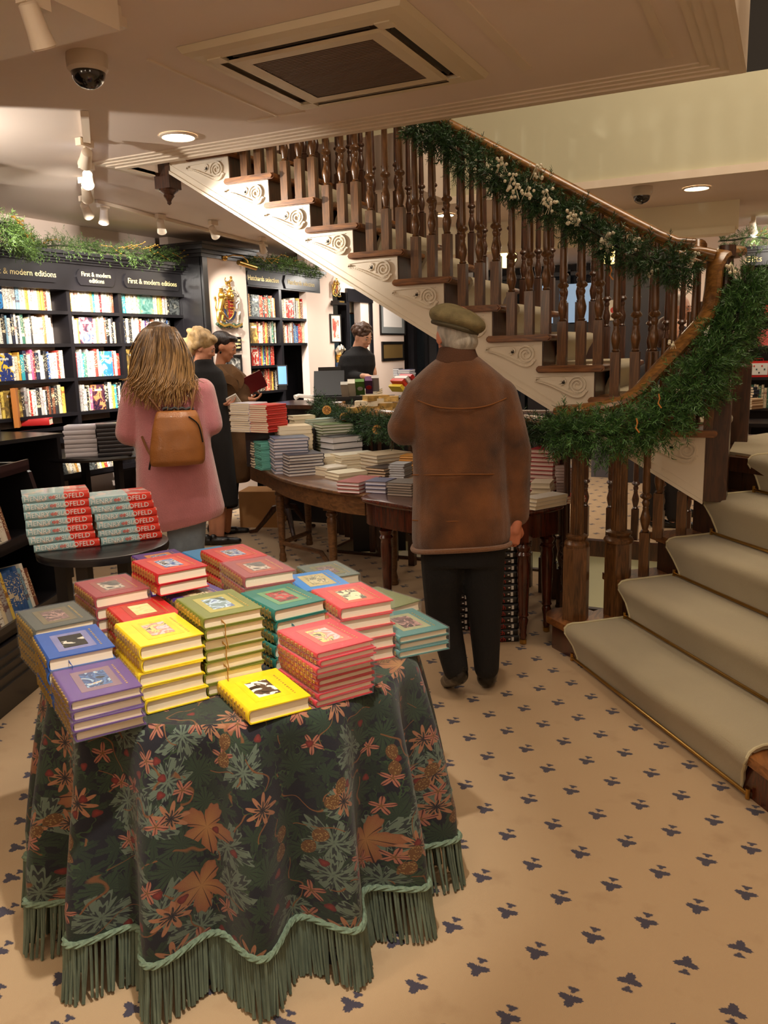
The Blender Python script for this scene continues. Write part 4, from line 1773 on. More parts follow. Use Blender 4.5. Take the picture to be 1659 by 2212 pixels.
book_stack('s', [(595, 1360), (717, 1337), (809, 1382), (681, 1412)], TT + .136, 8, .0162, (196, 40, 54), (206, 100, 90), PICS['pinkp'], nm('thin crimson wrapped book', 'the front crimson stack'), 'thin crimson books in the front stack', wrap=True, jit=.008)
book_stack('t', [(453, 1462), (583, 1431), (665, 1492), (518, 1529)], TT + .035, 1, .034, (238, 208, 30), (238, 208, 30), PICS['camel'], lambda i: 'single yellow book with a silhouette picture lying at the front of the table', None)
book_stack('u', [(400, 1192), (470, 1180), (520, 1200), (440, 1214)], TT + .10, 3, TH, (40, 140, 200), (40, 140, 200), None, nm('sky blue book', 'the stack behind the red books'), 'sky blue books at the back')
relax(PEND)
# little price label on the cloth
c = P(438, 1500, 2, TT + .001)
g = MB()
g.box((0, 0, .0006), (.04, .02, .0012))
o = g.build('paper_label', mat('label_paper', (236, 230, 222), .7), None, loc=(c.x, c.y, TT + .0005), rz=radians(60))
tag(o, 'small white paper label lying on the floral cloth', 'paper label')

# ------------------------------------------------------------------ small round black table with two stacks
def stack_simple(pos, rz, n_, size, col, label, group, mt=None, jit=.004, pagem=None, soft=False, seed=0, shift=(0, 0)):
    """n_ books with spine on the local -y side; size=(length x, depth y, t)"""
    rr_ = random.Random(seed + n_)
    l_, d_, t_ = size
    base_cov = cover_mb(d_, l_, t_ * .98, .0022 if not soft else .001)
    base_pg = pages_mb(d_, l_, t_ * .98, .0022 if not soft else .001, .003 if not soft else .0012)
    me_c = base_cov.mesh('book')
    me_p = base_pg.mesh('page_block')
    me_c.materials.append(mt)
    me_p.materials.append(pagem or M_PAGE)
    out = []
    for i in range(n_):
        k = n_ - 1 - i      # level from the bottom
        o = bpy.data.objects.new('book', me_c)
        COL.objects.link(o)
        jx, jy, jr = rr_.uniform(-jit, jit), rr_.uniform(-jit, jit), rr_.uniform(-.02, .02)
        o.location = (pos[0] + jx + shift[0] * k, pos[1] + jy + shift[1] * k, pos[2] + k * t_)
        o.rotation_euler[2] = rz + jr
        if col:
            o.color = tuple(lin(col))
        tag(o, label(i), 'book', group)
        p_ = bpy.data.objects.new('page_block', me_p)
        COL.objects.link(p_)
        p_.parent = o
        out.append(o)
    return out
T2 = .74
blt = Wd(205, 1170, 3.62)
RB = .40
tbl = thing('round_side_table', 'small round black table carrying the pale blue and red hardbacks', 'table', (blt.x, blt.y, 0))
tz = .80


def bl_center():
    a = P(75, 1195, 2, tz)
    b = P(365, 1165, 2, tz)
    return (a + b) / 2


cB = bl_center()
d_ = Vector((cB.x, cB.y, 0)).normalized()
rB = (P(75, 1195, 2, tz) - P(365, 1165, 2, tz)).length / 2
cB = cB + d_ * .04
tbl.location = (cB.x, cB.y, 0)
g = MB()
g.lathe([(rB * .9, tz - .035), (rB, tz - .03), (rB * 1.01, tz - .015), (rB, tz - .002), (rB * .98, tz)], seg=48)
g.build('table_top', M_BLACK, tbl)
for k in range(4):
    a = radians(20 + 90 * k)
    g = MB()
    x, y = rB * .72 * cos(a), rB * .72 * sin(a)
    g.box((x, y, (tz - .035) / 2), (.045, .045, tz - .035), a)
    g.build('leg', M_BLACK, tbl)
g = MB()
g.lathe([(rB * .8, .30), (rB * .82, .315), (rB * .8, .33)], seg=40)
g.build('lower_shelf', M_BLACK, tbl)


def blofeld_mat():
    m, n, L, b = newmat('pale_blue_and_red_jacket')
    T = NT(n, L)
    tc = n.new('ShaderNodeTexCoord')
    sp = n.new('ShaderNodeSeparateXYZ')
    L.new(tc.outputs['Object'], sp.inputs[0])
    t = n.new('ShaderNodeTexNoise')
    t.inputs['Scale'].default_value = 14
    L.new(tc.outputs['Object'], t.inputs['Vector'])
    # local y runs along the spine
    e = T.m('ADD', T.m('MULTIPLY', T.m('SUBTRACT', t.outputs[0], .5), .03), .032)
    # red wraps the right-hand end
    msk = T.m('LESS_THAN', sp.outputs[1], T.m('MULTIPLY', e, -1.0))
    t2 = n.new('ShaderNodeTexNoise')
    t2.inputs['Scale'].default_value = 26
    L.new(tc.outputs['Object'], t2.inputs['Vector'])
    top = T.m('MULTIPLY', T.m('GREATER_THAN', sp.outputs[0], -.085), T.m('GREATER_THAN', t2.outputs[0], .58))
    colr = T.mix(msk, lin((150, 186, 190)), lin((222, 60, 44)))
    colr = T.mix(T.m('MULTIPLY', top, .9), colr, lin((214, 200, 190)))
    L.new(colr, b.inputs['Base Color'])
    b.inputs['Roughness'].default_value = .3
    b.inputs['Coat Weight'].default_value = .3
    return m


M_BLO = blofeld_mat()
ta = text_mb('HENRY', .024, .0004)
tb_ = text_mb('BLOFELD', .024, .0004)
M_TW = mat('white_lettering', (236, 236, 232), .5)
M_TR = mat('red_lettering', (206, 70, 60), .5)


def blofeld(pos, rz, label, group):
    W_, Ln_, t = .155, .232, .0305
    root = cover_mb(W_, Ln_, t).build('book', M_BLO, None, loc=pos, rz=rz, sharp=40)
    tag(root, label, 'book', group)
    pages_mb(W_, Ln_, t).build('page_block', M_PAGE, root)
    # lettering on the spine (local -x face), reading towards local -y
    # local text x -> -y, text y -> +z, text normal -> -x
    M = Matrix(((0, 0, -1, -W_ / 2 - .0004), (-1, 0, 0, 0), (0, 1, 0, t / 2), (0, 0, 0, 1)))
    for s_, off, m_ in (('HENRY', .070, M_TW), ('BLOFELD', -.046, M_TW)):
        g = text_mb(s_, .0255, .0005)
        g.xf(Matrix.Translation((0, off, 0)) @ M)
        g.build('spine_lettering', m_, root, sharp=0)
    g = MB()
    for k in range(5):
        g.box((-W_ / 2 - .0004, .024 - k * .0052, t / 2), (.001, .003, .012 if k % 2 else .008))
    g.build('spine_ornament', M_TR, root, sharp=0)
    return root


def spine_pos(pxl, pxr, z):
    a = P(pxl[0], pxl[1], 2, z)
    b = P(pxr[0], pxr[1], 2, z)
    d = (b - a)
    return a, b, atan2(d.y, d.x)


# left stack of seven, right stack of six; bottom spine edges from the photo
for (pl, pr_, n_, side, offs) in (((80, 1195), (213, 1180), 7, 'left', [(0, 0), (-13, 1), (-16, 2), (-15, 3), (-17, 2), (-17, 0), (-18, -4)]), ((220, 1180), (350, 1163), 6, 'right', [(0, 0), (-3, 1), (-8, 3), (-9, 1), (-17, 5), (-22, 2)])):
    a, b, an = spine_pos(pl, pr_, tz)
    mid = (a + b) / 2
    rz = an - pi / 2 + pi      # local -y points along the reading direction
    rz = an + pi / 2
    # local -x must face the viewer: local x axis = direction away from the viewer
    for i in range(n_):
        lvl = i
        rr_ = random.Random(i + n_)
        sh = (offs[i][0]) * .0013
        ux = Vector((cos(an), sin(an), 0))
        back = Vector((-sin(an), cos(an), 0))
        if back.dot(Vector((mid.x, mid.y, 0))) < 0:
            back = -back
        pos = mid + back * (.155 / 2 + .002 + rr_.uniform(0, .004)) + ux * sh
        # rotation: local x -> back ; local y -> -ux
        rzz = atan2(back.y, back.x)
        lab = nm('pale blue and red hardback', 'the %s stack on the round black table' % side)(n_ - 1 - i)
        blofeld((pos.x, pos.y, tz + .0312 * lvl), rzz + rr_.uniform(-.03, .03), lab, 'pale blue and red hardbacks, %s stack' % side)
# ------------------------------------------------------------------ shelf books (one mesh per book: cover with pages showing)
def shelf_cover_material():
    m, n, L, b = newmat('book_jacket')
    T = NT(n, L)
    oi = n.new('ShaderNodeObjectInfo')
    tc = n.new('ShaderNodeTexCoord')
    sp = n.new('ShaderNodeSeparateXYZ')
    L.new(tc.outputs['Generated'], sp.inputs[0])
    mp = n.new('ShaderNodeMapping')
    mp.inputs['Scale'].default_value = (3, 1.5, 26)
    add = n.new('ShaderNodeVectorMath')
    add.operation = 'ADD'
    L.new(tc.outputs['Generated'], mp.inputs[0])
    L.new(mp.outputs[0], add.inputs[0])
    cb_ = n.new('ShaderNodeCombineXYZ')
    L.new(T.m('MULTIPLY', oi.outputs['Random'], 57.), cb_.inputs[0])
    L.new(T.m('MULTIPLY', oi.outputs['Random'], 31.), cb_.inputs[2])
    L.new(cb_.outputs[0], add.inputs[1])
    t = n.new('ShaderNodeTexNoise')
    t.inputs['Scale'].default_value = 1.
    t.inputs['Detail'].default_value = 1
    L.new(add.outputs[0], t.inputs['Vector'])
    txt = T.m('GREATER_THAN', t.outputs[0], .56)
    z = sp.outputs[2]
    r = oi.outputs['Random']
    win = T.m('MULTIPLY', T.m('GREATER_THAN', z, .28), T.m('LESS_THAN', z, .9))
    bandz = T.m('LESS_THAN', T.m('ABSOLUTE', T.m('SUBTRACT', z, T.m('ADD', T.m('MULTIPLY', r, .6), .2))), .045)
    bandz = T.m('MULTIPLY', bandz, T.m('GREATER_THAN', T.m('FRACT', T.m('MULTIPLY', r, 13.)), .6))
    mask = T.m('MAXIMUM', T.m('MULTIPLY', txt, win), bandz)
    bw = n.new('ShaderNodeRGBToBW')
    L.new(oi.outputs['Color'], bw.inputs[0])
    dark = T.m('GREATER_THAN', bw.outputs[0], .35)
    ink = T.mix(dark, lin((232, 214, 170)), T.mix(r, lin((40, 36, 40)), lin((150, 50, 40))))
    colr = T.mix(T.m('MULTIPLY', mask, .75), oi.outputs['Color'], ink)
    L.new(colr, b.inputs['Base Color'])
    b.inputs['Roughness'].default_value = .4
    b.inputs['Coat Weight'].default_value = .2
    return m


M_JACKET = shelf_cover_material()
CN = [((236, 228, 212), 'white'), ((222, 206, 170), 'cream'), ((196, 52, 44), 'red'), ((52, 92, 150), 'blue'), ((36, 40, 60), 'navy'), ((40, 38, 40), 'black'), ((64, 110, 92), 'green'),
      ((206, 150, 60), 'orange'), ((226, 196, 90), 'yellow'), ((120, 70, 50), 'brown'), ((130, 170, 190), 'pale blue'), ((168, 164, 160), 'grey'), ((190, 90, 130), 'pink'), ((80, 50, 110), 'purple'), ((50, 150, 160), 'teal'), ((178, 120, 70), 'tan'), ((110, 30, 40), 'maroon'), ((120, 190, 140), 'mint')]
CD = {k: c for c, k in CN}


def unit_book():
    """standing book: width (x) 1, depth (y) 1 going back from 0, height 1; spine at y=0"""
    g = MB()
    sp = []
    for i in range(7):
        a = pi * i / 6
        sp.append((-.5 * cos(a), .04 - .04 * sin(a)))
    g.prism(sp + [(.5, 1), (.42, 1), (.42, .06), (-.42, .06), (-.42, 1), (-.5, 1)], 0, 1, 0)
    g.prism([(-.42, .05), (.42, .05), (.42, .97), (-.42, .97)], .015, .985, 1)
    me = g.mesh('book', 40)
    me.materials.append(M_JACKET)
    me.materials.append(M_PAGE)
    return me


UB = unit_book()


def shelf_book(pos, rz, w_, h_, d_, colr, label, group, lean=0., cat='book'):
    o = bpy.data.objects.new('book', UB)
    COL.objects.link(o)
    o.location = pos
    o.scale = (w_, d_, h_)
    o.rotation_euler = (0, lean, rz)
    o.color = lin(colr)
    tag(o, label, cat, group)
    return o


ORDS = ['first', 'second', 'third', 'fourth', 'fifth', 'sixth', 'seventh', 'eighth', 'ninth', 'tenth', 'eleventh', 'twelfth', 'thirteenth', 'fourteenth', 'fifteenth', 'sixteenth', 'seventeenth', 'eighteenth', 'nineteenth', 'twentieth', 'twenty-first', 'twenty-second', 'twenty-third', 'twenty-fourth']


def face_out_mat(i):
    pals = [[(40, 110, 170), (60, 140, 200), (30, 60, 100), (236, 236, 230)], [(30, 40, 80), (46, 60, 120), (230, 190, 60), (220, 220, 220)], [(196, 170, 90), (150, 120, 60), (110, 90, 50), (70, 60, 40)],
            [(40, 26, 50), (90, 50, 60), (210, 140, 90), (60, 30, 40)], [(50, 120, 190), (60, 130, 200), (230, 236, 236), (90, 150, 90)], [(60, 50, 70), (120, 70, 80), (180, 180, 190), (90, 100, 150)],
            [(60, 110, 100), (90, 140, 130), (120, 160, 150), (200, 190, 120)], [(190, 50, 40), (200, 60, 50), (230, 210, 190), (190, 50, 40)], [(60, 64, 66), (90, 94, 92), (40, 44, 44), (120, 120, 110)]]
    return pic_material('cover_art_%d' % i, pals[i % len(pals)], 16, i * 3.3)


def fill_shelf(O, u, nrm, u0, u1, z, colours, where, group, hmin=.175, hmax=.225, depth=.14, face=None, seed=0, wmin=.016, wmax=.034, setback=.012, ordw=ORDS, cat='book'):
    """O,u,nrm: 2D origin, direction along the shelf, outward normal"""
    rr_ = random.Random(seed)
    rz = atan2(-nrm[1], -nrm[0]) - pi / 2
    x = u0
    i = 0
    k = 0
    while x < u1 - .012 and i < len(ordw):
        cn = colours[k % len(colours)]
        k += 1
        if cn.startswith('F'):
            # face-out book
            w_ = rr_.uniform(.13, .15)
            if x + w_ > u1:
                break
            h_ = rr_.uniform(.19, .22)
            g = MB()
            g.bb(-w_ / 2, w_ / 2, 0, .022, 0, h_, 0)
            c = x + w_ / 2 + .002
            o = g.build('book', face_out_mat(int(cn[1:])), None, loc=(O[0] + u[0] * c - nrm[0] * .03, O[1] + u[1] * c - nrm[1] * .03, z + .001), rz=rz, sharp=0)
            g = MB()
            g.bb(-w_ * .3, w_ * .3, -.001, 0, h_ * .74, h_ * .80)
            g.bb(-w_ * .22, w_ * .22, -.001, 0, h_ * .64, h_ * .69)
            # title bars as illegible lettering
            g2 = MB()
            xx = -w_ * .32
            while xx < w_ * .3:
                l_ = rr_.uniform(.005, .011)
                g2.bb(xx, xx + l_, -.001, 0, h_ * .75, h_ * .75 + rr_.uniform(.012, .02))
                xx += l_ + .004
            g2.build('cover_title', M_TW, o, sharp=0)
            tag(o, 'face-out picture book, %s from left on %s' % (ordw[i], where), cat, group)
            x += w_ + .006
            i += 1
            continue
        base = CD[cn]
        jt = rr_.randint(-14, 14)
        colr = tuple(max(6, min(250, c + jt)) for c in base)
        w_ = rr_.uniform(wmin, wmax)
        if x + w_ > u1:
            break
        h_ = rr_.uniform(hmin, hmax)
        ln = rr_.uniform(-.03, .03) if rr_.random() < .3 else 0
        c = x + w_ / 2
        sb = setback + rr_.uniform(0, .012)
        o = shelf_book((O[0] + u[0] * c - nrm[0] * sb, O[1] + u[1] * c - nrm[1] * sb, z + .001 + abs(ln) * w_ / 2), rz, w_ - .001, h_, depth, colr, '%s book, %s from left on %s' % (cn, ordw[i], where), group, ln, cat)
        x += w_ + abs(ln) * .12
        i += 1


def mixc(seed, base, extra, n_=26, pe=.35):
    rr_ = random.Random(seed)
    return [rr_.choice(extra) if rr_.random() < pe else rr_.choice(base) for _ in range(n_)]


# ------------------------------------------------------------------ first editions bookcase (left wall)
A1 = radians(3)
U1 = (sin(A1), cos(A1))
N1 = (cos(A1), -sin(A1))
O1 = (-5.20, 4.20)
bc1 = thing('bookcase', 'tall black bookcase headed First & modern editions along the left wall', 'bookcase', (O1[0], O1[1], 0), rz=-A1)
# local frame of the empty: x = outward normal, y = along the wall
H1 = 2.30
YB = [0.0, .80, 1.34, 2.13]           # bay boundaries (local y)
SZ1 = [1.875, 1.625, 1.355, 1.082]
g = MB()
for i, y in enumerate(YB):
    w_ = .035 if i in (1, 2) else .06
    g2 = MB()
    g2.bb(-.30, .0, y - w_ / 2, y + w_ / 2, .0, 2.06)
    g2.build('upright', M_BLACK, bc1)
for z in SZ1:
    for i in range(3):
        g2 = MB()
        g2.bb(-.29, .004, YB[i] + .018, YB[i + 1] - .018, z - .026, z)
        g2.build('shelf', M_BLACK, bc1)
g2 = MB()
g2.bb(-.31, -.29, 0, 2.13, .0, 2.25)
g2.build('back_panel', M_BLACK, bc1)
g2 = MB()
g2.bb(-.30, .012, -.03, 2.16, 2.05, 2.24)
g2.bb(-.30, .03, -.03, 2.17, 2.035, 2.06)
g2.build('frieze', M_BLACK, bc1)
g2 = MB()
for dx, z0, z1 in ((.03, 2.24, 2.258), (.05, 2.258, 2.275), (.075, 2.275, 2.30), (.10, 2.30, 2.325)):
    g2.bb(-.30, dx, -.05 - dx, 2.16 + dx, z0, z1)
g2.build('cornice', M_BLACK, bc1)
g2 = MB()
g2.bb(-.30, .09, -.02, 2.15, .86, .99)
g2.bb(-.30, .12, -.02, 2.15, .965, .99)
g2.build('ledge', M_BLACK, bc1)
g2 = MB()
g2.bb(-.30, .02, -.02, 2.15, 0, .12)
g2.build('plinth', M_BLACK, bc1)
# oval name boards
M_LET = mat('cream_gold_lettering', (232, 210, 150), .5)


def name_board(parent, y0, y1, z0, z1, lines, x=.013, size=.062):
    g = MB()
    hw, hh = (y1 - y0) / 2, (z1 - z0) / 2
    cut = hh * .55
    pts = [(-hw + cut, -hh), (hw - cut, -hh), (hw - cut * .3, -hh * .6), (hw, 0), (hw - cut * .3, hh * .6), (hw - cut, hh), (-hw + cut, hh), (-hw + cut * .3, hh * .6), (-hw, 0), (-hw + cut * .3, -hh * .6)]
    g.prism([(a, b) for a, b in pts], 0, .014, axis='x')
    o = g.build('name_board', M_BLACK, parent, loc=(x, (y0 + y1) / 2, (z0 + z1) / 2), sharp=30)
    for i, s_ in enumerate(lines):
        g = text_mb(s_, size, .001)
        zz = (len(lines) - 1) * .5 * size * .95 - i * size * .95
        # local: text x -> +y, text y -> +z, normal +x
        M = Matrix(((0, 0, 1, .0155), (1, 0, 0, 0), (0, 1, 0, zz), (0, 0, 0, 1)))
        g.xf(M)
        g.build('lettering', M_LET, o, sharp=0)
    return o


name_board(bc1, .06, .70, 2.085, 2.20, ['First & modern editions'], size=.062)
name_board(bc1, .88, 1.28, 2.08, 2.205, ['First & modern', 'editions'], size=.05)
name_board(bc1, 1.38, 2.06, 2.085, 2.20, ['First & modern editions'], size=.062)
# books on it
bayn = ['left', 'middle', 'right']
rown = ['top', 'second', 'third', 'fourth']
LIGHT = ['white', 'cream', 'white', 'white', 'pale blue', 'cream']
fills = {
    (0, 0): ['white', 'cream', 'F0', 'white', 'white', 'white', 'white', 'pale blue', 'white', 'white', 'orange', 'white', 'white', 'white', 'white', 'yellow', 'orange', 'brown'],
    (0, 1): ['orange', 'white', 'cream', 'white', 'cream', 'white', 'white', 'cream', 'yellow', 'teal', 'white', 'white', 'maroon', 'white', 'white', 'cream', 'cream', 'brown'],
    (0, 2): ['teal', 'teal', 'cream', 'white', 'cream', 'white', 'cream', 'mint', 'F6', 'cream', 'white', 'yellow', 'yellow', 'orange', 'grey', 'cream', 'black', 'F8', 'grey', 'black', 'pale blue', 'navy'],
    (1, 0): ['white', 'white', 'white', 'tan', 'white', 'white', 'black', 'pale blue', 'white', 'navy', 'white', 'black', 'white', 'green', 'white', 'white', 'black', 'white'],
    (1, 1): ['white', 'white', 'orange', 'F5', 'cream', 'yellow', 'white', 'grey', 'white', 'brown', 'black', 'white', 'black', 'cream'],
    (1, 2): ['blue', 'black', 'white', 'black', 'black', 'white', 'white', 'white', 'red', 'cream', 'white', 'purple', 'pink', 'navy', 'cream', 'brown', 'white', 'grey', 'white', 'black', 'grey', 'navy'],
    (2, 0): ['red', 'cream', 'white', 'F1', 'white', 'cream', 'orange', 'teal', 'navy', 'white', 'pink', 'maroon', 'navy', 'white', 'white', 'black', 'blue', 'white', 'white', 'white'],
    (2, 1): ['red', 'pale blue', 'white', 'teal', 'green', 'grey', 'pale blue', 'white', 'white', 'red', 'white', 'F4', 'red', 'white'],
    (2, 2): ['brown', 'F2', 'cream', 'white', 'orange', 'red', 'white', 'cream', 'white', 'black', 'white', 'red', 'cream', 'white', 'pale blue', 'grey', 'white', 'black'],
    (3, 0): ['brown', 'black', 'cream', 'yellow', 'F2', 'black', 'grey', 'white', 'red', 'white', 'white', 'black', 'grey', 'white', 'black', 'brown', 'black'],
    (3, 1): ['grey', 'grey', 'white', 'white', 'black', 'cream', 'pink', 'F3', 'black', 'white', 'cream', 'yellow', 'teal', 'black', 'white', 'black'],
    (3, 2): ['cream', 'black', 'white', 'grey', 'red', 'cream', 'brown', 'white', 'black', 'cream', 'white', 'grey', 'black', 'white', 'red', 'white', 'cream'],
}
for (r_, b_), cols in fills.items():
    O_ = (O1[0] - .0 * N1[0], O1[1])
    fill_shelf(O1, U1, N1, YB[b_] + .03, YB[b_ + 1] - .03, SZ1[r_], cols, 'the %s shelf, %s bay, first editions case' % (rown[r_], bayn[b_]), 'books on the %s shelf of the %s first editions bay' % (rown[r_], bayn[b_]), seed=r_ * 10 + b_, setback=.02)

# lower part: sloping display below the ledge
def slope_shelf(O, u, nrm, u0, u1, z, back, cols, where, group, name='sloping shelf', seed=0, dep=.26, tilt=.30, hh=(.18, .22)):
    rr_ = random.Random(seed)
    rz = atan2(-nrm[1], -nrm[0]) - pi / 2
    x = u0
    i = 0
    for cn in cols:
        w_ = rr_.uniform(.016, .03)
        face = cn.startswith('F')
        if face:
            w_ = rr_.uniform(.12, .14)
        if x + w_ > u1:
            break
        c = x + w_ / 2
        h_ = rr_.uniform(*hh)
        pos = (O[0] + u[0] * c + nrm[0] * .10, O[1] + u[1] * c + nrm[1] * .10, z + .004)
        if face:
            g = MB()
            g.bb(-w_ / 2, w_ / 2, 0, .022, 0, h_)
            o = g.build('book', face_out_mat(int(cn[1:])), None, loc=pos, rz=rz, sharp=0)
            tag(o, 'face-out picture book, %s from left on %s' % (ORDS[i], where), 'book', group)
        else:
            o = shelf_book(pos, rz, w_ - .001, h_, .13, CD[cn], '%s book, %s from left on %s' % (cn, ORDS[i], where), group)
        o.rotation_euler = (-tilt, 0, rz)
        x += w_ + .002
        i += 1


for j, (z, cc) in enumerate([(.60, ['brown', 'cream', 'white', 'red', 'cream', 'black', 'grey', 'green', 'green', 'F8', 'cream', 'white', 'cream', 'orange', 'white', 'F8', 'black', 'cream', 'white', 'yellow', 'red', 'white', 'grey', 'cream']), (.22, ['white', 'brown', 'cream', 'black', 'white', 'red', 'cream', 'white', 'F2', 'green', 'white'])]):
    g = MB()
    M_ = Matrix.Rotation(.25, 3, 'Y')
    g.box((.06, 1.07, z - .012), (.26, 2.10, .02))
    g.box((.19, 1.07, z + .01), (.015, 2.10, .04))
    g.build('display_shelf', M_BLACK, bc1)
    slope_shelf(O1, U1, N1, .20, 2.05, z, 0, cc, 'the %s display ledge below the first editions' % ('upper', 'lower')[j], 'books on the %s display ledge' % ('upper', 'lower')[j], seed=50 + j)

# ------------------------------------------------------------------ nearer cabinet at the left edge, running towards the camera
# end panel and face seen at a shallow angle: plane from (-2.55,2.0) to (-2.95,3.2) and beyond
def near_case():
    a = Vector((-2.545, 1.30, 0))
    b = Vector((-3.23, 3.02, 0))
    d = (b - a).normalized()
    ln = (b - a).length
    nrm = Vector((d.y, -d.x, 0))
    lu = 1.20
    t = thing('angled_bookcase', 'black bookcase with sloping display shelves at the left edge', 'bookcase', (a.x, a.y, 0), rz=atan2(d.y, d.x))

    def part(nm_, *boxes):
        g = MB()
        for bx in boxes:
            g.bb(*bx)
        g.build(nm_, M_BLACK, t)
    part('plinth', (0, ln, .02, .40, 0, .10), (0, ln, .0, .40, .10, .13), (0, ln, 0, .03, .16, .178), (0, ln, 0, .03, .20, .218), (0, ln, 0, .03, .24, .258), (0, ln, .01, .40, .10, .30))
    part('back_panel', (0, ln, .42, .45, 0, 1.0), (0, lu, .42, .45, 1.0, 2.3))
    for x in (0, ln * .5, ln):
        g = MB()
        g.prism([(.0, .1), (.44, .1), (.44, 1.0), (.28, 1.0), (.20, .95)], x - .018, x + .018, axis='x')
        g.build('upright', M_BLACK, t)
    part('upright', (lu - .03, lu, .30, .44, 1.0, 2.3))
    for z, yo in ((.335, .03), (.66, .11), (.985, .20)):
        part('shelf', (0, ln, yo, .44, z - .025, z), (0, ln, yo, yo + .015, z - .025, z + .03))
    for z in (1.34, 1.68, 2.0):
        part('shelf', (0, lu - .03, .28, .44, z - .025, z))
    lower = [(.335, .03, ['white', 'cream', 'grey', 'yellow', 'blue', 'blue', 'blue', 'blue', 'pale blue', 'white', 'brown']),
             (.66, .11, ['cream', 'white', 'cream', 'black', 'brown', 'cream', 'yellow', 'grey', 'white', 'white', 'brown'])]
    for j, (z, yo, cc) in enumerate(lower):
        for bay in range(2):
            x0 = (0, ln * .5)[bay] + .03
            x1 = (ln * .5, ln)[bay] - .03
            rr_ = random.Random(j * 7 + bay)
            x = x0
            i = 0
            rz = atan2(nrm.y, nrm.x) + pi / 2
            sh_ = '%s shelf, %s bay of the angled bookcase' % (('lowest', 'middle')[j], ('nearest', 'farthest')[bay])
            for cn in cc[bay * 4:] + cc:
                w_ = rr_.uniform(.022, .045)
                if x + w_ > x1 or i > 22:
                    break
                pos = a + d * (x + w_ / 2) - nrm * (yo + .03)
                o = shelf_book((pos.x, pos.y, z + .002), rz, w_ - .001, rr_.uniform(.20, .27), .15, CD[cn], '%s book, %s from near end, %s' % (cn, ORDS[i], sh_), 'books on the ' + sh_)
                o.rotation_euler = (-.22, 0, rz)
                x += w_ + .001
                i += 1


near_case()

cd_ = thing('corner_display', 'black low cabinet end with sloping shelves in the left corner before the first editions', 'cabinet', (-4.9, 3.6, 0))
for nm_, bx in (('end_panel', (-5.30, -4.44, 4.08, 4.11, 0, .985)), ('cabinet_top', (-5.32, -4.42, 3.0, 4.13, .985, 1.01)), ('back_panel', (-5.05, -5.02, 3.0, 4.08, 0, .985)), ('shelf', (-5.02, -4.50, 3.0, 4.08, .60, .62)), ('shelf', (-5.02, -4.46, 3.0, 4.08, .28, .30)), ('plinth', (-5.02, -4.5, 3.0, 4.08, 0, .08)), ('upright', (-5.32, -5.0, 4.05, 4.10, 1.01, 2.05)), ('upper_back', (-5.32, -5.30, 3.0, 4.05, 1.01, 2.3))):
    g = MB()
    g.bb(*bx)
    g.build(nm_, M_BLACK, cd_, world=True)
for j, (z, cc) in enumerate(((.625, ['white', 'pink', 'white', 'black', 'cream', 'white', 'black', 'brown', 'navy', 'black', 'white', 'brown', 'cream', 'black']), (.305, ['white', 'red', 'pale blue', 'cream', 'black', 'grey', 'white', 'red', 'cream']))):
    slope_shelf((-4.78, 3.05), (0, 1), (1, 0), .3, 1.0, z, 0, cc, 'the %s shelf of the corner cabinet' % ('upper', 'lower')[j], 'books on the %s shelf of the corner cabinet' % ('upper', 'lower')[j], seed=60 + j, tilt=.35, hh=(.2, .26))
p = P(40, 922, 2, 1.012)
g = MB()
g.bb(-.018, .018, -.10, .10, 0, .29)
o = g.build('book', mat('orange_slipcase', (196, 120, 50), .5), None, loc=(p.x, p.y, 1.012), rz=.75 + pi, sharp=0)
tag(o, 'tall orange slipcased book standing on the corner cabinet', 'book')
g = MB()
g.bb(-.018, .018, -.1005, -.1, .004, .286)
g.build('page_block', M_PAGE, o, sharp=0)
p = P(82, 918, 2, 1.012)
o = cover_mb(.15, .20, .05).build('book', mat('red_boards', (190, 40, 40), .4), None, loc=(p.x, p.y, 1.012), rz=2.2)
tag(o, 'thick red book lying flat on the corner cabinet', 'book')
pages_mb(.15, .20, .05).build('page_block', M_PAGE, o)

# ------------------------------------------------------------------ pillar with the crest
XP = -4.84
pil = thing('pillar', 'black panelled pillar with a white face and black cornice', 'pillar', (XP, 6.65, 0))
g = MB()
g.bb(-5.35, XP - .012, 6.30, 7.02, 0, 2.46)
g.build('pillar_body', M_BLACK, pil, world=True)
g = MB()
g.bb(XP - .02, XP, 6.38, 6.985, .1, 2.40)
g.build('white_face', M_WALL, pil, world=True)
g = MB()
g.bb(XP - .02, XP + .012, 6.30, 6.37, 0, 2.46)
g.build('corner_strip', M_BLACK, pil, world=True)
g = MB()
for k, (dx, z0, z1) in enumerate(((.02, 2.38, 2.41), (.045, 2.41, 2.44), (.08, 2.44, 2.48), (.10, 2.48, 2.50))):
    g.bb(-5.35, XP + dx, 6.30 - dx, 7.02 + dx * .7, z0, z1)
g.build('cornice', M_BLACK, pil, world=True)


# relief helper in the plane X = const facing +x: u -> +Y, v -> +Z
def ell(g, c, r, seg=12, rings=7, mi=0):
    pr = []
    for i in range(rings + 1):
        a = -pi / 2 + pi * i / rings
        pr.append((max(.0005, cos(a)), sin(a)))
    vs = []
    for rr_, z in pr:
        for k in range(seg):
            a = 2 * pi * k / seg
            vs.append((c[0] + r[0] * rr_ * cos(a), c[1] + r[1] * rr_ * sin(a), c[2] + r[2] * z))
    fs = []
    for i in range(rings):
        for k in range(seg):
            a = i * seg + k
            b = i * seg + (k + 1) % seg
            fs.append((a, b, b + seg, a + seg))
    g.add(vs, fs, mi)


def limb(g, pts, rs, mi=0, seg=8):
    g.tube([(x, y, z) for x, y, z in pts], rs, seg, mi, up=Vector((1, 0, .01)))
    for p, r_ in ((pts[0], rs[0]), (pts[-1], rs[-1])):
        ell(g, p, (r_, r_, r_), 8, 5, mi)


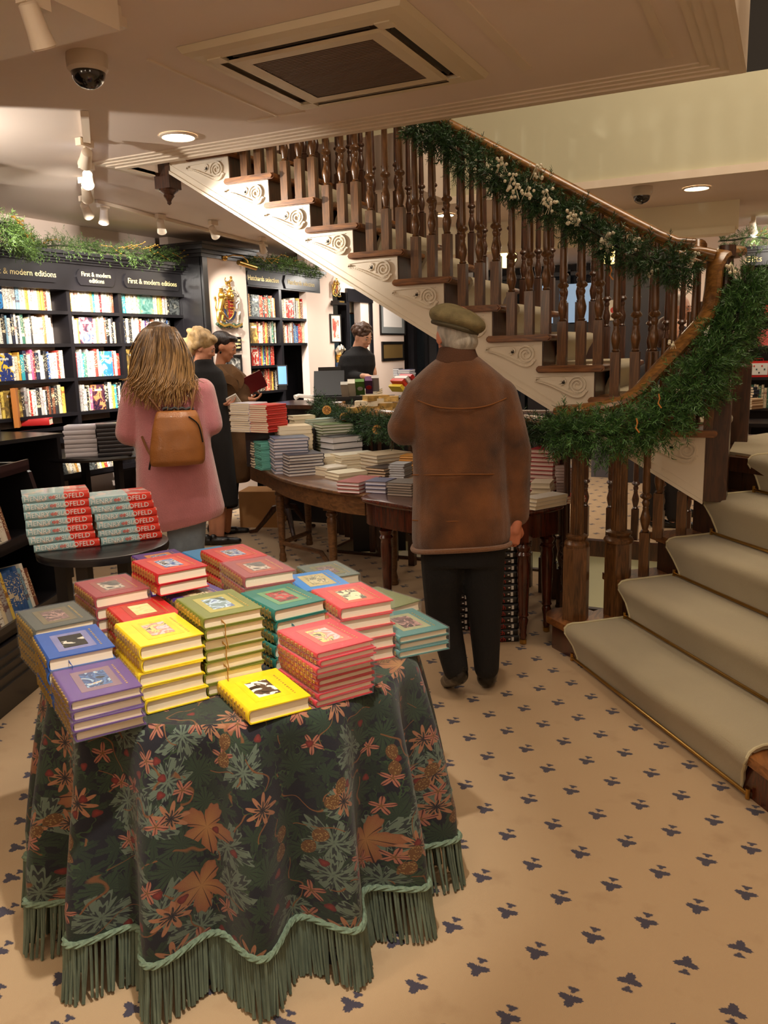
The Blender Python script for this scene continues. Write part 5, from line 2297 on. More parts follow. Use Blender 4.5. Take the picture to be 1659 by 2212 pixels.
def crest(c, s, label, group=None, plinth=False):
    """royal coat of arms in carved relief; c = centre on the wall, s = overall height"""
    t = thing('royal_crest', label, 'coat of arms', c)
    k = s

    def uv(u, v, x=.02):
        return (x * k / .6, u * k, v * k)
    # shield
    g = MB()
    sh = [(-.15, .10), (.15, .10), (.155, -.02), (.12, -.12), (.06, -.18), (0, -.21), (-.06, -.18), (-.12, -.12), (-.155, -.02)]
    g.prism([(u * k, v * k) for u, v in sh], 0, .035 * k, axis='x')
    o = g.build('shield', mat('crest_red', (150, 30, 30), .4), t, sharp=30)
    g = MB()
    g.bb(.035 * k, .038 * k, -.145 * k, 0, -.04 * k, .095 * k)
    g.build('red_quarter', mat('crest_red', (150, 30, 30), .4), o)
    g = MB()
    g.prism([(-.118 * k, -.045 * k), (0, -.045 * k), (0, -.19 * k), (-.055 * k, -.165 * k), (-.11 * k, -.115 * k)], .035 * k, .038 * k, axis='x')
    g.build('blue_quarter', mat('crest_blue', (40, 70, 120), .4), o)
    g = MB()
    for v in (.075, .045, .015, -.015):      # lions passant as little gold figures
        for h0 in ((-.13, -.02),):
            g.tube([uv(h0[0] + .01, v, .04), uv((h0[0] + h0[1]) / 2, v + .006, .044), uv(h0[1] - .01, v, .04)], [.006 * k, .010 * k, .006 * k], 6)
    for v in (.07, .02, -.03, -.08, -.12):
        for u in (.03, .075, .115):
            if abs(u) < .14 + v * .4:
                ell(g, uv(u, v, .04), (.006 * k, .016 * k, .014 * k), 6, 4)
    # harp
    g.tube([uv(-.09, -.06, .042), uv(-.045, -.055, .042), uv(-.03, -.11, .042), uv(-.06, -.15, .042), uv(-.09, -.06, .042)], .006 * k, 6)
    for q in range(4):
        g.tube([uv(-.08 + q * .012, -.06, .042), uv(-.062 + q * .008, -.14 + q * .01, .042)], .002 * k, 4)
    # cross bars between quarters
    g.bb(.036 * k, .042 * k, -.004 * k, .004 * k, -.19 * k, .095 * k)
    g.bb(.036 * k, .042 * k, -.145 * k, .145 * k, -.044 * k, -.036 * k)
    g.tube([uv(u, v, .03) for u, v in sh + sh[:1]], .008 * k, 6)
    g.build('shield_charges', M_GOLD, o)
    # garter strap round the lower shield
    g = MB()
    gp = [uv(.19 * sin(radians(a)), -.05 - .19 * cos(radians(a)), .024) for a in range(-80, 81, 10)]
    g.tube(gp, .014 * k, prof=[(-1.2, -.5), (1.2, -.5), (1.2, .5), (-1.2, .5)], up=Vector((1, 0, 0)))
    g.build('garter', mat('crest_garter', (30, 40, 70), .4), t)
    g = MB()
    for a in range(-76, 80, 11):
        ell(g, uv(.19 * sin(radians(a)), -.05 - .19 * cos(radians(a)), .038), (.004 * k, .007 * k, .009 * k), 6, 4)
    g.build('garter_lettering', M_GOLD, t)
    # helmet and crowns
    g = MB()
    ell(g, uv(0, .16, .05), (.05 * k, .05 * k, .06 * k), 14, 8)
    ell(g, uv(0, .13, .08), (.025 * k, .035 * k, .04 * k), 12, 6)
    for u in (-.05, -.025, 0, .025, .05):
        g.tube([uv(u, .215, .05), uv(u * .7, .26, .06), uv(0, .285, .05)], .007 * k, 6)
    g.tube([uv(-.06, .21, .03), uv(-.03, .208, .075), uv(.03, .208, .075), uv(.06, .21, .03)], .012 * k, 8)
    ell(g, uv(0, .295, .05), (.012 * k, .014 * k, .014 * k))
    g.build('helm_and_crown', M_GOLD, t)
    g = MB()       # crowned lion on top
    limb(g, [uv(-.045, .325, .04), uv(.0, .34, .05), uv(.03, .35, .05)], [.018 * k, .022 * k, .018 * k])
    for u in (-.045, -.025, .02, .04):
        limb(g, [uv(u, .325, .045), uv(u + .004, .295, .045)], [.009 * k, .007 * k])
    ell(g, uv(.05, .375, .055), (.022 * k, .024 * k, .026 * k))
    limb(g, [uv(-.055, .33, .04), uv(-.075, .37, .04), uv(-.055, .40, .04)], [.006 * k, .006 * k, .009 * k])
    g.lathe([(.018 * k, 0), (.022 * k, .012 * k), (.012 * k, .03 * k)], uv(.05, .40, .055), 8)
    g.build('crest_lion', M_GOLD, t)
    # mantling scrolls (silver and gold acanthus)
    for sgn in (-1, 1):
        g = MB()
        for (u0, v0, r_, a0) in ((.10, .19, .06, 30), (.145, .22, .045, 80), (.13, .13, .05, -20), (.17, .16, .035, 20), (.09, .25, .035, 60)):
            sp = []
            for q in range(12):
                a = radians(a0 + q * 34)
                rr_ = r_ * (1 - q / 14.)
                sp.append(uv(sgn * (u0 + rr_ * cos(a) * .8), v0 + rr_ * sin(a), .03 + .01 * (q % 3)))
            g.tube(sp, [.013 * k * (1 - q / 16.) for q in range(12)], 6)
        g.build('mantling', M_SILV, t)
    # lion supporter (left), gold
    g = MB()
    limb(g, [uv(-.24, -.10, .03), uv(-.235, .0, .05), uv(-.20, .07, .05)], [.036 * k, .040 * k, .046 * k])
    ell(g, uv(-.205, .135, .06), (.045 * k, .050 * k, .052 * k))
    ell(g, uv(-.205, .135, .05), (.045 * k, .062 * k, .066 * k), 14, 7)
    ell(g, uv(-.175, .125, .085), (.02 * k, .026 * k, .02 * k))
    limb(g, [uv(-.24, -.10, .04), uv(-.19, -.14, .05), uv(-.20, -.22, .04), uv(-.16, -.235, .05)], [.034 * k, .028 * k, .018 * k, .018 * k])
    limb(g, [uv(-.25, -.10, .03), uv(-.275, -.17, .03), uv(-.265, -.27, .03), uv(-.24, -.285, .04)], [.034 * k, .026 * k, .017 * k, .018 * k])
    limb(g, [uv(-.20, .05, .06), uv(-.15, .0, .06), uv(-.14, -.05, .06)], [.022 * k, .016 * k, .016 * k])
    limb(g, [uv(-.20, .08, .06), uv(-.155, .10, .06), uv(-.125, .075, .06)], [.022 * k, .016 * k, .016 * k])
    limb(g, [uv(-.265, -.11, .02), uv(-.30, -.03, .02), uv(-.275, .05, .02), uv(-.30, .11, .02)], [.010 * k, .009 * k, .009 * k, .018 * k])
    g.lathe([(.03 * k, 0), (.036 * k, .018 * k), (.026 * k, .03 * k), (.036 * k, .05 * k)], uv(-.205, .19, .05), 10)
    g.build('lion_supporter', M_GOLD, t)
    # unicorn supporter (right), silver
    g = MB()
    limb(g, [uv(.24, -.10, .03), uv(.235, .0, .05), uv(.21, .06, .05)], [.034 * k, .034 * k, .038 * k])
    limb(g, [uv(.21, .06, .05), uv(.23, .13, .05), uv(.20, .18, .05)], [.034 * k, .026 * k, .022 * k])
    limb(g, [uv(.205, .185, .055), uv(.165, .16, .07)], [.022 * k, .013 * k])
    g.tube([uv(.19, .20, .05), uv(.165, .30, .05)], [.007 * k, .001 * k], 6)
    limb(g, [uv(.24, -.10, .04), uv(.19, -.14, .05), uv(.205, -.22, .04), uv(.175, -.24, .05)], [.032 * k, .022 * k, .013 * k, .013 * k])
    limb(g, [uv(.25, -.10, .03), uv(.28, -.17, .03), uv(.27, -.27, .03)], [.032 * k, .022 * k, .013 * k])
    limb(g, [uv(.20, .05, .06), uv(.155, .02, .06), uv(.15, -.04, .06)], [.018 * k, .012 * k, .012 * k])
    limb(g, [uv(.20, .06, .06), uv(.165, .09, .06), uv(.14, .06, .06)], [.018 * k, .012 * k, .012 * k])
    limb(g, [uv(.265, -.11, .02), uv(.305, -.04, .02), uv(.28, .04, .02), uv(.31, .10, .02)], [.008 * k, .008 * k, .009 * k, .016 * k])
    for q in range(5):
        ell(g, uv(.25 - q * .006, .06 + q * .03, .05), (.014 * k, .016 * k, .018 * k), 8, 5)
    g.build('unicorn_supporter', M_SILV, t)
    # compartment with motto ribbon
    g = MB()
    for q in range(17):
        u = -.30 + q * .0375
        ell(g, uv(u, -.30 + .018 * cos(q * 1.7), .03), (.03 * k, .032 * k, .026 * k), 8, 5)
    g.build('compartment', mat('crest_green', (44, 66, 44), .5, var=.3, vs=40), t)
    g = MB()
    g.tube([uv(-.29, -.27, .05), uv(-.2, -.31, .06), uv(-.08, -.285, .065), uv(.08, -.325, .065), uv(.2, -.30, .06), uv(.29, -.27, .05)], .016 * k, prof=[(-.35, -1), (.35, -1), (.35, 1), (-.35, 1)])
    g.build('motto_ribbon', M_GOLD, t)
    return t


cp = P(489, 660, 0, XP + .01)
crest((XP + .002, cp.y, cp.z - .0), .62, 'large gilded and painted royal coat of arms on the white pillar face')
# picture lamp above the crest
pl = P(481, 556, 0, XP)
t = thing('picture_lamp', 'brass picture lamp on a curved arm above the large coat of arms', 'picture light', (XP, pl.y, pl.z))
g = MB()
ell(g, (.02, 0, 0), (.03, .035, .035), 16, 8)
g.build('wall_rose', M_BRASS, t)
g = MB()
g.tube([(.02, 0, 0), (.08, .05, .02), (.14, .13, .015), (.16, .17, -.03), (.16, .17, -.06)], .006, 8)
g.build('arm', M_BRASS, t)
g = MB()
g.tube([(.16, .02, -.055), (.16, .30, -.085)], .022, 14)
g.build('shade', M_BRASS, t)


def plaque(px0, py0, px1, py1, X, label, cat, frame_m, inner, name='framed_picture', fw=.02, text=None, mat_m=None, th=.02, tsize=.03):
    a = P(px0, py0, 0, X)
    b = P(px1, py1, 0, X)
    y0, y1 = min(a.y, b.y), max(a.y, b.y)
    z0, z1 = min(a.z, b.z), max(a.z, b.z)
    t = thing(name, label, cat, (X, (y0 + y1) / 2, z0))
    W_, H_ = y1 - y0, z1 - z0
    g = MB()
    for (ya, yb, za, zb) in ((-W_ / 2, W_ / 2, 0, fw), (-W_ / 2, W_ / 2, H_ - fw, H_), (-W_ / 2, -W_ / 2 + fw, fw, H_ - fw), (W_ / 2 - fw, W_ / 2, fw, H_ - fw)):
        g.bb(.001, th, ya, yb, za, zb)
    g.build('frame', frame_m, t, sharp=0)
    g = MB()
    g.bb(.001, th * .5, -W_ / 2 + fw, W_ / 2 - fw, fw, H_ - fw)
    if mat_m:
        g.build('mount', mat_m, t, sharp=0)
        g = MB()
        m_ = min(W_, H_) * .16
        g.bb(th * .5, th * .55, -W_ / 2 + fw + m_, W_ / 2 - fw - m_, fw + m_, H_ - fw - m_)
    g.build('picture' if not text else 'panel', inner, t, sharp=0)
    if text:
        for i, s_ in enumerate(text):
            g = text_mb(s_, tsize, .001)
            g.xf(Matrix(((0, 0, 1, th * .5 + .001), (1, 0, 0, 0), (0, 1, 0, H_ / 2 + (len(text) - 1) * .5 * tsize * 1.3 - i * tsize * 1.3), (0, 0, 0, 1))))
            g.build('lettering', M_LET, t, sharp=0)
    return t


M_FRB = mat('black_frame', (24, 20, 18), .35)
M_PAPER = mat('white_mount', (232, 226, 214), .8)
plaque(497, 728, 519, 758, XP + .001, 'small black plaque with gold lettering below the coat of arms', 'plaque', M_FRB, mat('plaque_black', (18, 18, 22), .3), 'plaque', .004, ['BY APPOINTMENT TO', 'HER MAJESTY', 'THE QUEEN'], tsize=.026)
plaque(478, 767, 522, 824, XP + .001, 'framed black and white photograph on the pillar below the plaque', 'picture', M_FRB, pic_material('picture_monochrome', [(30, 30, 30), (90, 88, 84), (150, 148, 140), (210, 206, 196)], 14, 4), mat_m=None)

# ------------------------------------------------------------------ second bookcase
X2 = -4.87
by0 = P(531, 690, 0, X2).y
by1 = P(692, 690, 0, X2).y
ym = P(608, 700, 0, X2).y
zs_r = [P(600, 686, 0, X2).z, P(600, 741, 0, X2).z, P(560, 790, 0, X2).z, P(560, 846, 0, X2).z]
zt2 = P(610, 581, 0, X2).z
zf2 = P(610, 626, 0, X2).z
bc2 = thing('bookcase', 'black bookcase with two selection name boards behind the counter', 'bookcase', (X2, by0, 0))
g = MB()
for y, w_ in ((by0 + .02, .04), (ym, .045), (by1 - .05, .11)):
    g2 = MB()
    g2.bb(X2 - .28, X2, y - w_ / 2, y + w_ / 2, 0, zf2)
    g2.build('upright', M_BLACK, bc2, world=True)
for z in zs_r[:2]:
    for ya, yb in ((by0 + .04, ym - .02), (ym + .02, by1 - .1)):
        g2 = MB()
        g2.bb(X2 - .27, X2 + .002, ya, yb, z - .025, z)
        g2.build('shelf', M_BLACK, bc2, world=True)
for z in zs_r[2:]:
    g2 = MB()
    g2.bb(X2 - .27, X2 + .002, by0 + .04, ym - .02, z - .025, z)
    g2.build('shelf', M_BLACK, bc2, world=True)
g2 = MB()
g2.bb(X2 - .30, X2 - .28, by0, by1, 0, zt2)
g2.build('back_panel', M_BLACK, bc2, world=True)
g2 = MB()
g2.bb(X2 - .28, X2 + .012, by0, by1, zf2, zt2 - .05)
g2.build('frieze', M_BLACK, bc2, world=True)
g2 = MB()
for dx, z0, z1 in ((.03, -.05, -.03), (.055, -.03, -.01), (.085, -.01, .02)):
    g2.bb(X2 - .28, X2 + dx, by0, by1 + dx * .4, zt2 + z0, zt2 + z1)
g2.build('cornice', M_BLACK, bc2, world=True)
for ya, yb in ((by0 + .01, ym - .03), (ym + .05, by1 - .08)):
    g = MB()
    hw, hh = (yb - ya) / 2, .068
    zc_ = (zf2 + zt2 - .05) / 2 + .0
    pts = [(-hw + .03, -hh), (hw - .03, -hh), (hw, 0), (hw - .03, hh), (-hw + .03, hh), (-hw, 0)]
    g.prism(pts, 0, .014, axis='x')
    o = g.build('name_board', M_BLACK, bc2, sharp=30)
    o.location = Vector((X2 + .013, (ya + yb) / 2, zc_)) - Vector(bc2.location)
    g = text_mb('Hatchards selection', .070, .001)
    g.xf(Matrix(((0, 0, 1, .0155), (1, 0, 0, 0), (0, 1, 0, 0), (0, 0, 0, 1))))
    g.build('lettering', M_LET, o, sharp=0)
O2 = (X2, 0)
U2 = (0, 1)
N2 = (1, 0)
DK = [['brown', 'cream', 'tan', 'black', 'F8', 'red', 'brown', 'red', 'black', 'red', 'brown', 'black', 'green'], ['cream', 'tan', 'white', 'cream', 'F7', 'purple', 'white', 'black', 'grey', 'cream', 'yellow', 'brown', 'white', 'red', 'white', 'red', 'red']]
fill_shelf(O2, U2, N2, by0 + .05, ym - .03, zs_r[0], DK[0], 'the top shelf left of the selection case', 'books on the top left shelf of the selection case', seed=71, setback=.03, wmin=.02, wmax=.036)
fill_shelf(O2, U2, N2, ym + .03, by1 - .12, zs_r[0], DK[1], 'the top shelf right of the selection case', 'books on the top right shelf of the selection case', seed=72, setback=.03, wmin=.02, wmax=.036)
fill_shelf(O2, U2, N2, by0 + .05, ym - .03, zs_r[1], ['cream', 'yellow', 'F2', 'red', 'cream', 'cream', 'brown', 'red', 'orange', 'brown', 'black', 'grey', 'green', 'black'], 'the second shelf left of the selection case', 'books on the second left shelf of the selection case', seed=73, setback=.03, wmin=.02, wmax=.036)
fill_shelf(O2, U2, N2, ym + .03, by1 - .12, zs_r[1], ['tan', 'brown', 'cream', 'white', 'red', 'grey', 'white', 'brown', 'blue', 'pale blue', 'blue', 'red', 'red', 'cream', 'cream', 'yellow', 'cream', 'tan'], 'the second shelf right of the selection case', 'books on the second right shelf of the selection case', seed=74, setback=.03, wmin=.022, wmax=.04)
fill_shelf(O2, U2, N2, by0 + .05, ym - .05, zs_r[2], ['red', 'F7', 'red', 'blue', 'red', 'orange', 'teal', 'purple', 'yellow', 'red', 'green', 'blue', 'red', 'red'], 'the third shelf of the selection case', 'books on the third shelf of the selection case', seed=75, setback=.03)
fill_shelf(O2, U2, N2, by0 + .05, ym - .05, zs_r[3], ['cream', 'red', 'tan', 'brown', 'orange', 'black', 'black', 'grey', 'black', 'grey', 'black', 'black', 'red', 'brown', 'red'], 'the fourth shelf of the selection case', 'books on the fourth shelf of the selection case', seed=76, setback=.03)

# wall ornaments beyond the second bookcase
XF = -4.86
p_ = P(722, 650, 0, XF)
br = thing('crest_bracket', 'small black bracket with a lettered plinth holding the small coat of arms', 'wall bracket', (XF, p_.y, p_.z))
g = MB()
g.bb(0, .10, -.075, .075, -.03, 0)
g.bb(0, .12, -.095, .095, -.05, -.03)
g.build('plinth', M_FRB, br)
g = MB()
g.bb(.10, .104, -.055, .055, -.022, -.008)
g.build('gilt_lettering', M_GOLD, br)
crest((XF + .02, p_.y, p_.z + .145), .31, 'small gilded coat of arms standing on a bracket beside the doorway')
plaque(711, 678, 736, 740, XF, 'narrow framed red and white print below the small coat of arms', 'picture', M_FRB, pic_material('picture_red_print', [(236, 226, 214), (230, 216, 204), (206, 120, 100), (190, 90, 80)], 12, 6), mat_m=M_PAPER, fw=.012)
# feather badge
p_ = P(729, 772, 0, XF)
t = thing('feather_badge', 'carved silver feathers in a gold coronet on the wall below the red print', 'coat of arms', (XF, p_.y, p_.z))
g = MB()
for a in (-28, 0, 28):
    d = (sin(radians(a)), cos(radians(a)))
    limb(g, [(.02, d[0] * .02, d[1] * .02), (.03, d[0] * .09, d[1] * .09), (.06, d[0] * .12, d[1] * .12 + .01), (.07, d[0] * .13, d[1] * .10)], [.014, .032, .026, .014])
g.build('feathers', M_SILV, t)
g = MB()
g.lathe([(.05, -.03), (.055, 0), (.045, .015), (.06, .03)], (.03, 0, 0), 12)
ell(g, (.03, 0, -.05), (.04, .06, .03))
g.build('coronet', M_GOLD, t)
g = MB()
g.lathe([(.03, -.22), (.04, -.18), (.055, -.10), (.06, -.06)], (.03, 0, 0), 12)
g.build('bracket', mat('badge_blue', (40, 60, 90), .4), t)
# doorway contents: dark recess with a noticeboard
d0 = P(748, 700, 0, XF).y
d1 = P(803, 700, 0, XF).y
t = thing('door_frame', 'black frame of the narrow doorway behind the shop assistant', 'door frame', (XF, (d0 + d1) / 2, 0))
g = MB()
g.bb(XF - .1, XF + .02, d0 - .02, d0 + .06, 0, 2.2)
g.build('jamb', M_BLACK, t, world=True)
g = MB()
g.bb(XF - .1, XF + .02, d1 - .08, d1, 0, 2.2)
g.build('jamb', M_BLACK, t, world=True)
g = MB()
g.bb(XF - .1, XF + .03, d0, d1, 2.10, 2.25)
g.build('head', M_BLACK, t, world=True)
M_CARD = mat('cardboard', (186, 136, 84), .8, var=.06)


def abox(px0, py0, px1, py1, X, dep, name, label, cat, m, arrow=False):
    a = P(px0, py0, 0, X)
    b = P(px1, py1, 0, X)
    g = MB()
    g.bb(X - dep, X, a.y, b.y, min(a.z, b.z), max(a.z, b.z))
    o = g.build(name, m, None, world=True, sharp=0)
    tag(o, label, cat)
    if arrow:
        ym_, zm_ = (a.y + b.y) / 2, (a.z + b.z) / 2
        s_ = min(abs(b.y - a.y), abs(a.z - b.z)) * .34
        g = MB()
        g.tube([(X + .002, ym_ + s_, zm_), (X + .002, ym_ - s_, zm_)], s_ * .09, 4)
        g.tube([(X + .002, ym_ - s_ * .3, zm_ + s_ * .7), (X + .002, ym_ - s_, zm_), (X + .002, ym_ - s_ * .3, zm_ - s_ * .7)], s_ * .09, 4)
        g.build('printed_arrow', M_FRB, o, world=True, sharp=0)
    return o


g = MB()
g.bb(-5.9, XF - .5, d0 - .2, d1 + .2, 1.15, 1.17)
abox(756, 645, 776, 676, XF - .15, .02, 'notice', 'white sheet of paper pinned up inside the doorway', 'paper', M_PAPER)
abox(776, 650, 796, 686, XF - .15, .25, 'cardboard_box', 'orange-brown cardboard box with an arrow high in the doorway', 'box', mat('orange_card', (214, 150, 96), .8), True)
abox(776, 690, 796, 712, XF - .15, .2, 'notice', 'small white sheet below the arrow box in the doorway', 'paper', M_PAPER)
abox(754, 678, 774, 790, XF - .16, .3, 'filing_cabinet', 'blue-grey metal cabinet inside the doorway behind the assistant', 'cabinet', mat('cabinet_blue', (96, 122, 140), .5))
abox(788, 748, 806, 772, XF - .1, .2, 'cardboard_box', 'brown cardboard parcel at the assistant\'s shoulder in the doorway', 'box', M_CARD)
g = MB()
plaque(818, 636, 874, 724, XF, 'large framed white certificate partly hidden by the staircase', 'picture', M_FRB, mat('certificate_paper', (240, 236, 232), .7), mat_m=mat('grey_mount', (130, 134, 134), .7), fw=.022)
plaque(823, 738, 871, 778, XF, 'black framed brass plate on the wall below the certificate', 'plaque', M_FRB, mat('brass_plate', (140, 112, 66), .4, .4), fw=.035)
# shop window strip at the far end of the left wall
wy0 = P(889, 720, 0, XF).y
g = MB()
g.bb(XF - .06, XF + .03, wy0, wy0 + .12, 0, 2.3)
g.bb(XF - .06, XF + .03, wy0 + .5, wy0 + .56, 0, 2.3)
g.bb(XF - .06, XF + .03, wy0 + 1.0, wy0 + 1.06, 0, 2.3)
g.bb(XF - .06, XF + .02, wy0, wy0 + 1.06, .0, .5)
struct(g, 'window_1_frame', M_BLACK, 'black mullions of the shop window')
g = MB()
g.bb(XF - .02, XF - .01, wy0 + .1, wy0 + 1.04, .5, 2.3)
gl, n_, L_n, b_n = newmat('window_glass')
b_n.inputs['Base Color'].default_value = (.02, .03, .04, 1)
b_n.inputs['Roughness'].default_value = .05
b_n.inputs['Alpha'].default_value = .5
struct(g, 'window_1', gl, 'dark glass of the shop window at night')
# ------------------------------------------------------------------ console table and mahogany table against the railing
def table_top(poly, z, th, name, m, parent, ovh=.012):
    g = MB()
    pr = [((th * .0), .010), (.25, .002), (.5, 0), (.75, .002), (1., .010)]
    n_ = len(poly)
    c = sum((Vector((p[0], p[1], 0)) for p in poly), Vector()) / n_
    rings = []
    for u, ins in pr:
        rings.append([(p[0] + (c.x - p[0]) * ins * 1.5, p[1] + (c.y - p[1]) * ins * 1.5, z - th + th * u) for p in poly])
    vs = [v for r_ in rings for v in r_]
    fs = [(i * n_ + k, i * n_ + (k + 1) % n_, (i + 1) * n_ + (k + 1) % n_, (i + 1) * n_ + k) for i in range(len(rings) - 1) for k in range(n_)]
    fs += [tuple(range(n_ - 1, -1, -1)), tuple((len(rings) - 1) * n_ + k for k in range(n_))]
    g.add(vs, fs)
    return g.build(name, m, parent, world=True, sharp=50)


def apron(poly, z0, z1, th, m, parent, inset=.05):
    n_ = len(poly)
    c = sum((Vector((p[0], p[1], 0)) for p in poly), Vector()) / n_
    g = MB()
    ins = []
    for p in poly:
        d = Vector((c.x - p[0], c.y - p[1], 0))
        d.normalize()
        ins.append((p[0] + d.x * inset, p[1] + d.y * inset))
    inn = []
    for p in poly:
        d = Vector((c.x - p[0], c.y - p[1], 0))
        d.normalize()
        inn.append((p[0] + d.x * (inset + th), p[1] + d.y * (inset + th)))
    vs = [(x, y, z0) for x, y in ins] + [(x, y, z1) for x, y in ins] + [(x, y, z0) for x, y in inn] + [(x, y, z1) for x, y in inn]
    fs = []
    for k in range(n_):
        j = (k + 1) % n_
        fs += [(k, j, n_ + j, n_ + k), (2 * n_ + j, 2 * n_ + k, 3 * n_ + k, 3 * n_ + j), (j, k, 2 * n_ + k, 2 * n_ + j), (n_ + k, n_ + j, 3 * n_ + j, 3 * n_ + k)]
    g.add(vs, fs)
    return g.build('apron', m, parent, world=True, sharp=40)


def sm2(pts, n=5):
    return [(p.x, p.y) for p in smooth_path([(x, y, 0) for x, y in pts], n)]


ZT1 = .70
front = [(-3.62, 5.55), (-3.72, 5.36), (-3.68, 5.18), (-3.39, 4.93), (-3.01, 4.585), (-2.655, 4.35), (-2.31, 4.18), (-2.13, 4.14)]
back = [(-2.10, 4.50), (-2.14, 4.86), (-2.44, 5.08), (-2.80, 5.34), (-3.08, 5.62), (-3.30, 5.80), (-3.50, 5.76)]
poly1 = sm2(front) + sm2(back)
t1 = thing('console_table', 'curved oak console table carrying many piles of books against the railing', 'table', (-2.9, 4.8, 0))
table_top(poly1, ZT1, .024, 'table_top', M_WALNUT, t1)
apron(poly1, ZT1 - .13, ZT1 - .024, .02, M_WALNUT, t1, .035)
lp_ = [(.026, 0), (.030, .015), (.024, .03), (.026, .05), (.020, .07), (.018, .09), (.022, .11), (.024, .14), (.030, .40), (.033, .47), (.026, .49), (.036, .50), (.036, .515), (.028, .525), (.034, .535)]


def tleg(parent, x, y, m, prof, htop, sq=.038):
    g = MB()
    g.lathe(prof, (x, y, 0), 16)
    z = prof[-1][1]
    g.bb(x - sq, x + sq, y - sq, y + sq, z, htop)
    g.build('leg', m, parent, world=True, sharp=40)


for x, y in ((-3.27, 4.99), (-2.52, 4.42), (-3.36, 5.52), (-2.24, 4.72)):
    tleg(t1, x, y, M_WALNUT, lp_, ZT1 - .024)
for a, b in (((-3.27, 4.99), (-2.52, 4.42)), ((-3.27, 4.99), (-3.36, 5.52))):
    g = MB()
    g.tube([(a[0], a[1], .14), ((a[0] + b[0]) / 2 + .05, (a[1] + b[1]) / 2 + .12, .14), (b[0], b[1], .14)], .018, 8)
    g.build('stretcher', M_WALNUT, t1, world=True)
front = [(-2.12, 4.20), (-2.10, 4.03), (-1.72, 3.87), (-1.42, 3.85), (-1.20, 3.90), (-1.06, 4.02), (-1.00, 4.16)]
back = [(-1.04, 4.30), (-1.20, 4.56), (-1.42, 4.78), (-1.75, 4.86), (-2.04, 4.82)]
poly2 = sm2(front) + sm2(back, 3)
t2 = thing('mahogany_table', 'dark red mahogany table on turned legs beside the man in the flat cap', 'table', (-1.6, 4.1, 0))
table_top(poly2, ZT1, .026, 'table_top', M_MAHOG, t2)
apron(poly2, ZT1 - .15, ZT1 - .026, .02, M_MAHOG, t2, .03)
lp2 = [(.016, .03), (.019, .05), (.016, .06), (.020, .10), (.026, .13), (.020, .145), (.028, .155), (.024, .17), (.030, .30), (.034, .42), (.030, .46), (.040, .475), (.030, .49), (.036, .50), (.040, .515), (.028, .53), (.040, .545)]
for x, y in ((-1.98, 4.08), (-1.15, 3.95), (-1.09, 4.18), (-1.85, 4.72)):
    g = MB()
    g.lathe(lp2, (x, y, 0), 18)
    g.bb(x - .036, x + .036, y - .036, y + .036, .545, ZT1 - .026)
    o = g.build('leg', M_MAHOG, t2, world=True, sharp=40)
    g = MB()
    g.lathe([(.012, 0), (.018, .004), (.018, .026), (.01, .03)], (x, y, 0), 12)
    g.build('castor', M_BRASS, o, world=True)

# tripod table foot and the cardboard box beyond
tp = thing('tripod_table', 'dark pedestal table on three curved feet behind the console table', 'table', (-3.75, 5.8, 0))
g = MB()
g.lathe([(.02, .16), (.045, .20), (.035, .26), (.05, .34), (.028, .44), (.024, .62), (.05, .67)], (-3.75, 5.8, 0), 16)
g.build('pedestal', M_DOAK, tp, world=True)
for k in range(3):
    a = radians(75 + 120 * k)
    g = MB()
    g.tube([(-3.75, 5.8, .24), (-3.75 + .10 * cos(a), 5.8 + .10 * sin(a), .22), (-3.75 + .20 * cos(a), 5.8 + .20 * sin(a), .10), (-3.75 + .27 * cos(a), 5.8 + .27 * sin(a), .025), (-3.75 + .33 * cos(a), 5.8 + .33 * sin(a), .015)], [.03, .028, .02, .018, .014], 8)
    g.build('foot', M_DOAK, tp, world=True)
g = MB()
g.lathe([(.26, .67), (.27, .68), (.26, .695)], (-3.75, 5.8, 0), 32)
g.build('table_top', M_DOAK, tp, world=True)
cbp = Wd(552, 1058, 7.3)
g = MB()
g.box((0, 0, .16), (.34, .30, .32))
o = g.build('cardboard_box', M_CARD, None, loc=(cbp.x, cbp.y + .1, 0), rz=.3, sharp=0)
tag(o, 'closed brown cardboard box on the floor behind the oak console table', 'box')

# ------------------------------------------------------------------ piles of books on those tables
PILE_MESH = {}


